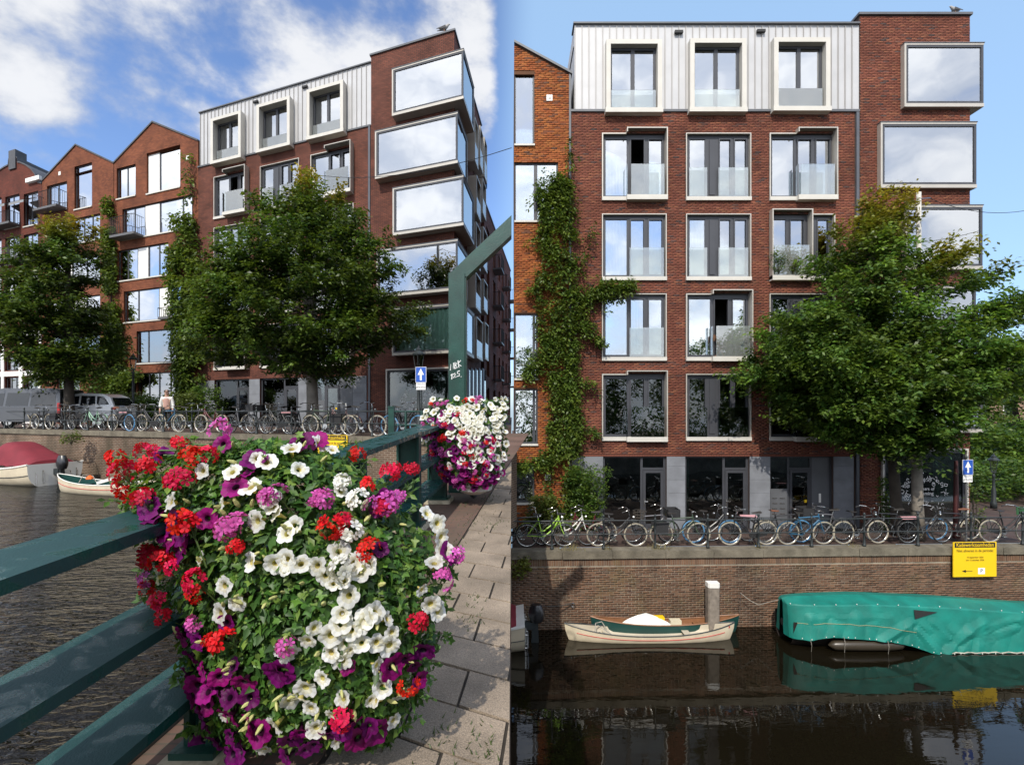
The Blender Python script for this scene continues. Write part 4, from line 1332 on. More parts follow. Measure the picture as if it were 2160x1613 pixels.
for k in range(-14, 50):
    Ya = .9 + k * .322
    off = (.27 if k % 2 else 0.0) + rr.uniform(-.02, .02)
    for j in range(-1, 6):
        la, lb = -1.05 + (j - 1) * .50 + off, -1.05 + j * .50 + off
        la = max(la, -1.052)
        if lb - la < .06: continue
        g = .0085
        def Yat(l): return Ya + SK * (l + 1.05)
        poly = [(la + g, Yat(la) + g), (lb - g, Yat(lb) + g), (lb - g, Yat(lb) + .322 - g), (la + g, Yat(la) + .322 - g)]
        if min(q[1] for q in poly) < YD0 + .2 or max(q[1] for q in poly) > YD1: continue
        if min(q[1] for q in poly) < 1.2: continue
        poly = clip_seam(poly)
        if len(poly) < 3: continue
        bb = MB(); zt = rr.uniform(-.003, .003)
        bb.prism_z(poly, -.04, zt)
        bb.build('paver', SLAB, deck, FB)
# weeds in the joints
wv = []; wf = []; wc = []
for (l, Y, n, s) in [(-1.06, 3.1, 30, .04), (-.55, 2.35, 26, .03), (-.42, 2.3, 22, .03), (-.62, 3.55, 26, .03), (-.66, 3.9, 18, .025), (-.78, 5.9, 40, .05), (-1.06, 5.2, 40, .05), (-1.06, 6.1, 40, .06), (-1.06, 4.5, 36, .04), (-.35, 2.27, 20, .03), (-1.06, 7.2, 40, .05), (-1.3, 6.9, 20, .03)]:
    for i in range(n):
        x = l + rr.gauss(0, s * 1.6); y = Y + rr.gauss(0, s * 3); h = rr.uniform(.01, .035); a = rr.uniform(0, 6.28)
        i0 = len(wv)
        wv += [(x - .004, y, 0), (x + .004, y, 0), (x + .02 * math.cos(a), y + .02 * math.sin(a), h)]
        wf.append((i0, i0 + 1, i0 + 2)); q = rr.uniform(.5, 1.2); wc.append((.06 * q, .09 * q, .02 * q))
o = link('weeds', np_mesh('weeds', FB(np.array(wv)), wf, wc), LEAF); tag(o, kind='stuff')

# railing of the bridge
rail = empty('bridge_railing', tuple(FB(np.array([[-1.7, 4., 0]]))[0]), 'wide dark green steel bridge railing with three flat rails and broad posts', 'railing')
LR0, LR1 = -1.855, -1.565
m, n, l, p = nodes_of('wet_green_paint')
tc = n.new('ShaderNodeTexCoord')
nz = n.new('ShaderNodeTexNoise'); nz.inputs['Scale'].default_value = 7; nz.inputs['Detail'].default_value = 5; nz.inputs['Distortion'].default_value = .8
l.new(tc.outputs['Object'], nz.inputs['Vector'])
rp = ramp(n, [(.0, (.008, .034, .034)), (.48, (.010, .046, .046)), (.6, (.008, .052, .046)), (1, (.018, .06, .06))]); l.new(nz.outputs[0], rp.inputs[0]); l.new(rp.outputs[0], p.inputs['Base Color'])
mr = n.new('ShaderNodeMapRange'); mr.inputs[1].default_value = .50; mr.inputs[2].default_value = .58; mr.inputs[3].default_value = .55; mr.inputs[4].default_value = .12; p.inputs['Specular IOR Level'].default_value = .35
l.new(nz.outputs[0], mr.inputs[0]); l.new(mr.outputs[0], p.inputs['Roughness'])
g = n.new('ShaderNodeTexNoise'); g.inputs['Scale'].default_value = 130; l.new(tc.outputs['Object'], g.inputs['Vector'])
bp = n.new('ShaderNodeBump'); bp.inputs['Strength'].default_value = .35; bp.inputs['Distance'].default_value = .004; l.new(g.outputs[0], bp.inputs['Height']); l.new(bp.outputs[0], p.inputs['Normal'])
WETG = m
posts = [-.6, .9, 2.52, 4.12, 5.73, 7.04]
for (h, nm) in ((1.085, 'rail'), (.68, 'rail'), (.31, 'rail')):
    for i in range(len(posts) - 1):
        b = MB(); y0, y1 = posts[i] + .0, posts[i + 1] - .004
        dz = .012 if (i % 2 and h > 1) else 0
        b.box(LR0, LR1, y0, y1, h - .045 + dz, h + dz) if h > 1 else b.box(LR0 + .01, LR1 - .01, y0 + .05, y1 - .05, h - .045, h)
        b.build(nm, WETG, rail, FB)
b = MB(); b.box(LR0, LR1, 7.044, 9.3, 1.04, 1.085); b.build('rail', WETG, rail, FB)
b = MB(); b.box(LR0 + .01, LR1 - .01, 7.09, 9.2, .635, .68); b.build('rail', WETG, rail, FB)
for Y in [posts[1], 2.27] + posts[3:] + [9.25]:
    LR0, LR1 = (-1.66, -1.50) if Y == 2.27 else (-1.855, -1.565)
    b = MB(); b.box(LR0 + .02, LR1 - .02, Y - .012, Y + .012, .0, 1.038); b.box(LR1 - .045, LR1 - .02, Y - .05, Y + .05, .04, 1.038); b.box(LR0 + .02, LR0 + .045, Y - .05, Y + .05, .04, 1.038)
    po = b.build('post', GREENP, rail, FB)
    f_ = MB(); f_.prism_z([(LR0 - .01, Y - .10), (LR1 + .02, Y - .10), (LR1 + .02, Y + .10), (LR0 - .01, Y + .10)], .045, .075); f_.build('foot_plate', GREENP, po, FB)
    f_ = MB(); f_.prism_z([(LR0 - .04, Y - .14), (LR1 + .05, Y - .14), (LR1 + .05, Y + .14), (LR0 - .04, Y + .14)], .0, .045); f_.build('foot_block', M('peeling_cream_block', (.42, .37, .27), .9, 0, .3, 12, .4, 30, .3, 0, .6), po, FB)
gr = MB()
def gfn(u, v):
    a = u * 5.4 + .5
    rx, ry = .085 + .03 * v, .20 + .05 * v
    return (-1.70 + rx * math.cos(a), 1.95 + ry * math.sin(a), 1.0885 + .0005 * v + .0)
gr.grid(gfn, 30, 1); gr.build('graffiti', M('red_spray_paint', (.42, .05, .06), .5, 0, .3, 30), rail, FB)

# bascule mast with its brace
mast = empty('bridge_mast', tuple(FB(np.array([[-1.70, 7.6, 0]]))[0]), 'tall dark green bridge mast with a brace rising to one side and white graffiti', 'mast')
px0, px1 = 946, 980
Ym = 7.62
xa, xb = (px0 - CX) / FP * Ym, (px1 - CX) / FP * Ym
zt = EZ + (HY - 575) / FP * Ym; zb_ = EZ - 1.65 + BSL * Ym
b = MB(); b.box(xa, xb, Ym, Ym + .26, zb_, zt); b.box(xb + .001, xb + .02, Ym + .03, Ym + .23, zb_ + .5, zt - .05); b.build('post', GREENP, mast)
b = MB()
q = [at(948, 576, Ym), at(978, 588, Ym), at(1079.0, 494, Ym), at(1079.0, 452, Ym), at(985, 540, Ym)]
b.prism_y([(v.x, v.z) for v in q], Ym + .03, Ym + .23); b.build('brace', GREENP, mast)
gb_ = MB()
for st_ in ([(950, 781), (951, 768), (956, 778), (957, 765)], [(959, 778), (960, 764), (964, 766), (961, 771), (965, 775), (959, 778)], [(966, 760), (968, 775)], [(972, 760), (966, 768), (973, 772)],
            [(951, 792), (954, 788), (953, 800)], [(956, 790), (960, 787), (961, 790), (956, 797), (963, 795)], [(970, 782), (965, 784), (965, 788), (969, 788), (969, 793), (964, 794)], [(972, 794), (973, 795)]):
    gb_.tube([at(x_, y_, Ym - .002) for x_, y_ in st_], .0075, 4)
gb_.build('graffiti', INKW, mast)

# ---------------------------------------------------------------- flowers
def fan_petal(V, F_, C, c, ax, n_, L, W, col, col0, curl=.15):
    """one petal: a six-cornered leaf from c along ax, in the plane of normal n_"""
    s = ax.cross(n_).normalized()
    pts = [c, c + ax * L * .45 + s * W * .42 + n_ * curl * L * .1, c + ax * L * .85 + s * W * .5 + n_ * curl * L * .1, c + ax * L * 1.0 - n_ * curl * L * .2, c + ax * L * .85 - s * W * .5 + n_ * curl * L * .1, c + ax * L * .45 - s * W * .42 + n_ * curl * L * .1]
    i0 = len(V); V += [tuple(p) for p in pts]
    for (a, b_, c_) in ((0, 1, 5), (1, 2, 4), (1, 4, 5), (2, 3, 4)):
        F_.append((i0 + a, i0 + b_, i0 + c_)); C.append(col0 if a == 0 else col)
def petunia_mesh(name, col, throat, seed, lobes=5):
    r_ = random.Random(seed)
    V, F_, C = [], [], []
    N = 30
    rings = [(.006, -.055), (.010, -.03), (.016, -.006), (.034, .002), (.054, .003)]
    lob = [r_.uniform(.93, 1.08) for _ in range(5)]
    for k, (rad, h) in enumerate(rings):
        for i in range(N):
            a = 2 * math.pi * i / N
            l_ = 1.0
            if k >= 3:
                ph = (a * 5 / (2 * math.pi)) % 1.0
                l_ = (0.88 + .20 * math.sin(math.pi * ph) ** .6) * (lob[int(a * 5 / (2 * math.pi)) % 5] if k == 4 else 1)
                hh = h + (.005 * math.sin(a * 10 + 1.2 + seed) + .006 * math.sin(a * 3 + seed)) * (1 if k == 4 else .4)
            else: hh = h
            V.append((rad * l_ * math.cos(a), rad * l_ * math.sin(a), hh))
    for k in range(len(rings) - 1):
        for i in range(N):
            a, b_ = k * N + i, k * N + (i + 1) % N
            c = throat if k < 2 else (tuple(.62 * x + .38 * t for x, t in zip(col, throat)) if k == 2 else col)
            v = .93 + .1 * ((i * 5 // N) % 2) + (.04 if i % 4 == 2 else 0)
            c = tuple(x * v for x in c)
            F_.append((a, b_, b_ + N)); C.append(c); F_.append((a, b_ + N, a + N)); C.append(c)
    me = np_mesh(name, V, F_, C); me.polygons.foreach_set('use_smooth', [True] * len(me.polygons)); me.materials.append(PETAL)
    return me
def geranium_mesh(name, col, seed, nf=15, rad=.044):
    r_ = random.Random(seed)
    V, F_, C = [], [], []
    for k in range(nf):
        u = r_.uniform(.0, 1); th = r_.uniform(0, 6.283); ph = math.acos(1 - u * 1.15)
        d = Vector((math.sin(ph) * math.cos(th), math.sin(ph) * math.sin(th), math.cos(ph)))
        c = d * rad * r_.uniform(.75, 1.1)
        t1 = d.orthogonal().normalized(); t2 = d.cross(t1)
        a0 = r_.uniform(0, 6.28)
        for q in range(5):
            a = a0 + q * 1.2566
            ax = (t1 * math.cos(a) + t2 * math.sin(a) + d * .25).normalized()
            v = r_.uniform(.8, 1.1); cc = tuple(x * v for x in col)
            fan_petal(V, F_, C, c, ax, d, r_.uniform(.020, .026), .0135, cc, tuple(x * .7 for x in cc))
        i0 = len(V); st = Vector((0, 0, -.05)); V += [tuple(st + Vector((.0015, 0, 0))), tuple(st - Vector((.0015, 0, 0))), tuple(c)]
        F_.append((i0, i0 + 1, i0 + 2)); C.append((.05, .09, .03))
    i0 = len(V); V += [(.003, 0, -.02), (-.003, 0, -.02), (-.003, 0, -.16), (.003, 0, -.16)]
    F_ += [(i0, i0 + 1, i0 + 2), (i0, i0 + 2, i0 + 3)]; C += [(.08, .13, .04)] * 2
    me = np_mesh(name, V, F_, C); me.materials.append(PETAL)
    return me
WHT, PUR, MAG, RED, PNK = (.80, .81, .82), (.16, .004, .12), (.30, .006, .16), (.72, .020, .012), (.68, .12, .46)
PET_W = [petunia_mesh('petunia', WHT, (.55, .50, .16), s) for s in range(4)]
PET_P = [petunia_mesh('petunia', PUR, (.020, .002, .02), s + 10) for s in range(3)]
PET_M = [petunia_mesh('petunia', MAG, (.03, .002, .02), s + 20) for s in range(2)]
GER_R = [geranium_mesh('geranium', RED, s) for s in range(4)]
GER_P = [geranium_mesh('geranium', PNK, s + 7, 12) for s in range(2)]
GER_W = [geranium_mesh('geranium', WHT, s + 17, 16, .036) for s in range(1)]
for ms in (PET_W, PET_P, PET_M, GER_R, GER_P, GER_W):
    for me in ms: me.name = 'petunia' if ms[0] in (PET_W[0], PET_P[0], PET_M[0]) else 'geranium'

def leaf_cloud(pts, dirs, cols, size, seed, lobed=.45):
    """leaves at PTS facing DIRS: lobed geranium leaves and narrow petunia leaves"""
    r_ = random.Random(seed)
    V, F_, C = [], [], []
    for p, d, c in zip(pts, dirs, cols):
        d = (Vector(d) + Vector((r_.gauss(0, .5), r_.gauss(0, .5), r_.gauss(0, .4)))).normalized()
        t1 = d.orthogonal().normalized()
        t1.rotate(Matrix.Rotation(r_.uniform(0, 6.28), 3, d)); t2 = d.cross(t1)
        s = size * r_.uniform(.6, 1.25)
        v = r_.uniform(.65, 1.3); cc = tuple(x * v for x in c)
        if r_.random() < lobed:
            N = 10
            i0 = len(V); V.append(tuple(p))
            for k in range(N + 1):
                a = -2.7 + 5.4 * k / N
                rad = s * (.62 if k % 2 else 1.0) * (.75 + .25 * math.cos(a))
                q = Vector(p) + t1 * rad * math.cos(a) + t2 * rad * math.sin(a) + d * s * .12 * math.sin(3 * a)
                V.append(tuple(q))
            for k in range(N):
                F_.append((i0, i0 + 1 + k, i0 + 2 + k)); C.append(cc)
        else:
            i0 = len(V)
            w = s * .38
            V += [tuple(Vector(p)), tuple(Vector(p) + t1 * s * .7 + t2 * w), tuple(Vector(p) + t1 * s * 1.5 - d * s * .25), tuple(Vector(p) + t1 * s * .7 - t2 * w)]
            F_ += [(i0, i0 + 1, i0 + 2), (i0, i0 + 2, i0 + 3)]; C += [cc, tuple(x * .85 for x in cc)]
    return V, F_, C

def blob_surface(sil, Yc, bulge):
    """silhouette rows (y, left, right) -> function giving a front (or back) surface point and outward normal"""
    ys = [s[0] for s in sil]
    def row(y):
        return np.interp(y, ys, [s[1] for s in sil]), np.interp(y, ys, [s[2] for s in sil])
    yt, yb_ = ys[0], ys[-1]
    def fn(px, py, depth=1.0):
        l_, r_ = row(py)
        u = (px - (l_ + r_) / 2) / max(1, (r_ - l_) / 2); v = (py - (yt + yb_) / 2) / ((yb_ - yt) / 2)
        u = max(-1, min(1, u)); v = max(-1, min(1, v))
        k = math.sqrt(max(0.02, 1 - .85 * u * u)) * math.sqrt(max(.05, 1 - .6 * v * v))
        p = at(px, py, Yc - bulge * k * depth)
        nrm = Vector((u * .9, -k * (1 if depth > 0 else -1), -v * .7 + .25)).normalized()
        return p, nrm
    return fn, row, yt, yb_

def put_flower(parent, mesh, name, p, nrm, scale, rr):
    o = bpy.data.objects.new(name, mesh); COL.objects.link(o); o.parent = parent
    o.location = p - BASE[parent.name]
    d = (nrm + Vector((rr.gauss(0, .38), rr.gauss(0, .25), rr.gauss(0, .34)))).normalized()
    q = d.to_track_quat('Z', 'Y'); e = q.to_matrix() @ Matrix.Rotation(rr.uniform(0, 6.28), 3, 'Z')
    o.rotation_euler = e.to_euler(); s = scale * rr.uniform(.72, 1.2); o.scale = (s, s * rr.uniform(.82, 1.0), s)
    return o

SIL1 = [(938, 470, 640), (965, 350, 705), (1000, 285, 760), (1060, 275, 835), (1120, 300, 885), (1200, 325, 925), (1300, 365, 920), (1400, 395, 885), (1480, 415, 865), (1540, 430, 840), (1585, 480, 800)]
fn1, row1, yt1, yb1 = blob_surface(SIL1, 2.30, .42)
fb = empty('flower_basket', tuple(FB(np.array([[-1.25, 2.3, 0]]))[0]), 'large basket overflowing with white, red, pink and purple flowers, closest on the bridge', 'flowers')
rr = random.Random(99)
pts, dirs, cols = [], [], []
for i in range(11000):
    y = rr.uniform(yt1 - 5, yb1 - 10); l_, r_ = row1(y)
    x = rr.uniform(l_ - 4, r_ + 4)
    dep = rr.choice((1.0, 1.0, .93, .86, .75, .6)) if rr.random() < .82 else rr.uniform(-.9, .4)
    p, nrm = fn1(x, y, dep)
    pts.append(p); dirs.append(nrm + Vector((0, 0, .35)))
    cols.append(rr.choice(((.045, .115, .018), (.060, .150, .024), (.032, .085, .016), (.11, .23, .035), (.055, .13, .03), (.17, .27, .05))))
V, F_, C = leaf_cloud(pts, dirs, cols, .032, 3, .42)
o = link('foliage', np_mesh('foliage', np.array(V) - np.array(BASE[fb.name]), F_, C), LEAF, fb); o['kind'] = 'stuff'
# planting bowl inside the mass
bowl = MB(); c0 = at(620, 1240, 2.34)
bowl.lathe([(.12, -.42), (.26, -.30), (.36, -.05), (.38, .12), (.34, .12), (.30, .0)], 18, (c0.x, c0.y, c0.z)); bowl.build('bowl', M('peat_bowl', (.03, .025, .018), .9), fb)
stems = MB()
white1 = [(438, 1003), (497, 1005), (545, 978), (612, 957), (665, 945), (692, 958), (480, 1068), (535, 1035), (575, 1060), (630, 1000), (550, 1105), (590, 1090), (610, 1130), (540, 1187), (612, 1182), (640, 1190), (672, 1195), (715, 1165), (705, 1230), (755, 1205), (772, 1193), (735, 1255), (770, 1300), (787, 1290), (812, 1302), (790, 1350), (815, 1357), (720, 1310), (740, 1325), (668, 1320), (655, 1345), (700, 1370), (722, 1387), (737, 1365), (620, 1370), (790, 1395), (803, 1412), (650, 1440), (682, 1420), (640, 1462), (722, 1462), (785, 1467), (620, 1465), (590, 1515), (670, 1520), (832, 1462), (845, 1450), (820, 1510), (570, 1565), (710, 1545), (515, 1270), (480, 1292), (350, 1220), (375, 1065), (890, 1090), (912, 1110), (925, 1165), (905, 1190), (920, 1138), (880, 1245), (897, 1275), (912, 1290), (722, 1290), (765, 1310), (820, 1330), (800, 1440), (700, 1495), (608, 1200), (690, 1215), (745, 1190), (590, 1190), (580, 1075), (725, 1225), (715, 1045), (565, 985), (700, 1335), (760, 1350), (660, 1480)]
purp1 = [(330, 1075), (360, 1130), (410, 1145), (425, 1330), (400, 1340), (410, 1420), (440, 1500), (430, 1560), (455, 1450), (540, 1520), (610, 1580), (345, 1095), (380, 1105), (415, 1118), (375, 1140), (395, 1165), (540, 980), (480, 948), (630, 945), (655, 940), (505, 1035), (800, 1060), (790, 1080), (505, 1400), (530, 1430), (445, 1410), (435, 1440), (470, 1447), (590, 1410), (602, 1408), (455, 1480), (500, 1500), (540, 1460), (450, 1520), (500, 1540), (522, 1572), (470, 1556), (640, 1530), (665, 1555), (690, 1535), (740, 1515), (772, 1520), (787, 1532), (842, 1385), (862, 1400), (820, 1400), (880, 1370), (872, 1430), (560, 1530), (505, 1580), (650, 1565), (750, 1545), (935, 1172), (420, 1380), (435, 1350), (480, 1420), (420, 1460), (500, 1460), (350, 1120), (720, 1525), (620, 1545), (345, 960), (395, 1130), (450, 1100)]
red1 = [(380, 935), (350, 972), (300, 950), (310, 985), (285, 1010), (270, 1045), (340, 1000), (430, 985), (457, 980), (405, 1030), (720, 1110), (702, 1122), (770, 1165), (520, 1160), (375, 1190), (347, 1182), (412, 1112), (445, 1252), (380, 1302), (312, 1240), (375, 1270), (480, 1345), (850, 1005), (805, 1012), (760, 1040), (735, 975), (860, 1310), (842, 1432), (790, 1085), (720, 1490), (262, 1020), (243, 965), (445, 1228), (395, 1200), (500, 1345), (330, 1065), (690, 1130), (430, 1120)]
pink1 = [(465, 908), (595, 1060), (665, 1065), (770, 1080), (800, 1075), (822, 1063), (500, 1125), (518, 1118), (445, 1310), (312, 1220), (907, 1215), (620, 1352), (938, 1180), (912, 1232), (575, 1065), (680, 1070)]
for lst, ms, nm, sc in ((white1, PET_W, 'petunia', .68), (purp1, PET_P + PET_M, 'petunia', .90), (red1, GER_R, 'geranium', .92), (pink1, GER_P, 'geranium', .92), ([(712, 1035), (745, 1068), (722, 1200), (735, 1130)], GER_W, 'geranium', 1.15)):
    for (x, y) in lst:
        if y < yt1 + 2 or x < row1(y)[0]:
            p, nrm = fn1(max(x, row1(max(y, yt1))[0] + 2), max(y, yt1 + 2), .6)
            p2 = at(x, y, p.y)
            stems.tube([p, p2], .0035, 4)
            p, nrm = p2, Vector((0, -.5, .8)).normalized()
        else:
            p, nrm = fn1(x, y, 1.0)
            p = p + nrm * (.03 if nm == 'petunia' else .055)
        if nm == 'geranium': nrm = (nrm + Vector((0, -.1, .5))).normalized()
        else: nrm = (nrm + Vector((0, -.35, 0))).normalized()
        put_flower(fb, rr.choice(ms), nm, p, nrm, sc, rr)
# ragged edge: trailing shoots that leave the mass
for i in range(90):
    y = rr.uniform(yt1, yb1 - 20); l_, r_ = row1(y); side = rr.choice((-1, 1))
    x = l_ if side < 0 else r_
    p, nrm = fn1(x, y, .5)
    e = p + Vector((side * rr.uniform(.03, .10), rr.uniform(-.08, .05), rr.uniform(-.06, .10)))
    stems.tube([p, p.lerp(e, .5) + Vector((0, 0, .015)), e], .0022, 3, False)
    for q in range(7):
        pts.append(p.lerp(e, .25 + .12 * q)); dirs.append(Vector((rr.gauss(0, .5), -.6, .5))); cols.append(rr.choice(((.07, .16, .03), (.12, .22, .04), (.05, .12, .02))))
for i in range(70):
    x, y = rr.uniform(380, 690), rr.uniform(945, 1010)
    if y < yt1 + 3: continue
    p, nrm = fn1(x, y, .8); e = p + Vector((rr.gauss(0, .04), rr.gauss(-.03, .03), rr.uniform(.02, .06)))
    stems.tube([p, e], .002, 3, False)
    for q in range(5): pts.append(p.lerp(e, .3 + .17 * q)); dirs.append(Vector((rr.gauss(0, .5), -.5, .6))); cols.append(rr.choice(((.09, .19, .03), (.14, .25, .04))))
n0 = 11000
V, F_, C = leaf_cloud(pts[n0:], dirs[n0:], cols[n0:], .024, 5, .2)
o = link('shoots', np_mesh('shoots', np.array(V) - np.array(BASE[fb.name]), F_, C), LEAF, fb); o['kind'] = 'stuff'
BUD = MB(); BUD.lathe([(.0, -.02), (.006, -.012), (.008, .0), (.005, .018), (.0, .026)], 6); BUDM = BUD.mesh('bud'); BUDM.materials.append(M('pale_bud', (.42, .42, .16), .7))
for i in range(70):
    y = rr.uniform(yt1 + 10, yb1 - 40); l_, r_ = row1(y); x = rr.uniform(l_ + 15, r_ - 15)
    p, nrm = fn1(x, y, 1.0); put_flower(fb, BUDM, 'bud', p + nrm * .03, nrm, 1.1, rr)
extra = [(rr.uniform(470, 860), rr.uniform(1230, 1560)) for _ in range(10)] + [(rr.uniform(420, 880), rr.uniform(980, 1230)) for _ in range(6)]
for (x, y) in extra:
    l_, r_ = row1(y)
    if l_ + 20 < x < r_ - 20:
        p, nrm = fn1(x, y, 1.0); put_flower(fb, rr.choice(PET_W if rr.random() < .75 else PET_P + PET_M), 'petunia', p + nrm * .02, (nrm + Vector((0, -.2, -.1))).normalized(), .62, rr)
stems.build('stems', M('flower_stem', (.07, .13, .035), .7), fb)
# second basket
SIL2 = [(842, 905, 1074), (870, 893, 1073), (920, 888, 1073), (960, 905, 1073), (1000, 930, 1062), (1032, 975, 1030)]
fn2, row2, yt2, yb2 = blob_surface(SIL2, 7.05, .55)
fb2 = empty('flower_basket', tuple(at(985, 1040, 7.0)), 'smaller farther flower basket, mostly white above and magenta below, by the green mast', 'flowers')
pts, dirs, cols = [], [], []
for i in range(2600):
    y = rr.uniform(yt2, yb2 - 4); l_, r_ = row2(y); x = rr.uniform(l_ + 2, r_ - 2)
    p, nrm = fn2(x, y, rr.choice((1, .95, .85, .6)) if rr.random() < .8 else rr.uniform(-.9, .3))
    pts.append(p); dirs.append(nrm); cols.append(rr.choice(((.05, .12, .02), (.07, .16, .03), (.035, .09, .018), (.12, .20, .05))))
V, F_, C = leaf_cloud(pts, dirs, cols, .045, 8, .3)
V = np.array(V); V[:, 0] = np.minimum(V[:, 0], -.012)
o = link('foliage', np_mesh('foliage', V - np.array(BASE[fb2.name]), F_, C), LEAF, fb2); o['kind'] = 'stuff'
bowl = MB(); c0 = at(1000, 985, 6.95); bowl.lathe([(.10, -.36), (.24, -.30), (.30, -.05), (.31, .10), (.27, .10)], 16, (c0.x, c0.y, c0.z)); bowl.build('bowl', M('pale_bowl', (.5, .5, .48), .5), fb2)
for i in range(330):
    y = rr.uniform(yt2 + 3, yb2 - 8); l_, r_ = row2(y); x = rr.uniform(l_ + 3, r_ - 7)
    p, nrm = fn2(x, y, 1.0); p = p + nrm * .05
    if p.x > -.07: continue
    w = (x - 890) / 185 * .75 - (y - 930) / 130 + .25
    t = rr.random()
    if y < 862 and t < .3: ms, nm = rr.choice((GER_R, GER_P)), 'geranium'
    elif w + rr.gauss(0, .30) > .52: ms, nm = PET_W, 'petunia'
    elif t < .18: ms, nm = GER_R, 'geranium'
    elif t < .32: ms, nm = GER_P, 'geranium'
    else: ms, nm = PET_M + PET_P, 'petunia'
    put_flower(fb2, rr.choice(ms), nm, p, (nrm + Vector((0, -.4, .1))).normalized(), .86, rr)
# ---------------------------------------------------------------- trees, ivy, shrubs
def sprays(orig, dirs, rng, nl, twig, leaf, tones, droop=.25, yellow=None, bright=None):
    """leafy twigs: ORIG (n,3), DIRS (n,3); returns verts, quads, colours"""
    n = len(orig)
    d = dirs / np.linalg.norm(dirs, axis=1, keepdims=True)
    up = np.array((0, 0, 1.0))
    s = np.cross(d, up); s /= (np.linalg.norm(s, axis=1, keepdims=True) + 1e-6)
    L = twig * rng.uniform(.6, 1.25, n)
    t = (np.arange(nl) + .5) / nl
    pos = orig[:, None, :] + d[:, None, :] * (L[:, None, None] * t[None, :, None])
    pos[:, :, 2] -= droop * L[:, None] * (t[None, :] ** 2)
    side = np.where(np.arange(nl) % 2 == 0, 1.0, -1.0)[None, :, None]
    ld = d[:, None, :] * .55 + s[:, None, :] * side * .75 + rng.normal(0, .28, (n, nl, 3))
    ld[:, :, 2] -= .30
    ld /= np.linalg.norm(ld, axis=2, keepdims=True)
    nr = rng.normal(0, .45, (n, nl, 3)); nr[:, :, 2] += 1.0
    w = np.cross(ld, nr); w /= (np.linalg.norm(w, axis=2, keepdims=True) + 1e-6)
    ls = leaf * rng.uniform(.7, 1.25, (n, nl, 1))
    jit = rng.normal(0, leaf * .5, (n, nl, 3))
    p0 = pos + jit
    p1 = p0 + ld * ls * .5 + w * ls * .27
    p2 = p0 + ld * ls - np.array((0, 0, .15)) * ls
    p3 = p0 + ld * ls * .5 - w * ls * .27
    V = np.stack((p0, p1, p2, p3), 2).reshape(-1, 3)
    m_ = n * nl
    Fq = np.arange(m_ * 4).reshape(-1, 4)
    tn = np.array(tones)
    base = tn[rng.integers(0, len(tn), n)][:, None, :] * rng.uniform(.75, 1.25, (n, nl, 1))
    if bright is not None: base = base * bright[:, None, None]
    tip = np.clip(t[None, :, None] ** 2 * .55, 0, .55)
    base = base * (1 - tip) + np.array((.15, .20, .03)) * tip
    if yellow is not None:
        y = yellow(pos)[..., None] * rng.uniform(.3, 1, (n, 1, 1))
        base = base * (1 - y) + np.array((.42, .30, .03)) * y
    return V, Fq, base.reshape(-1, 3)

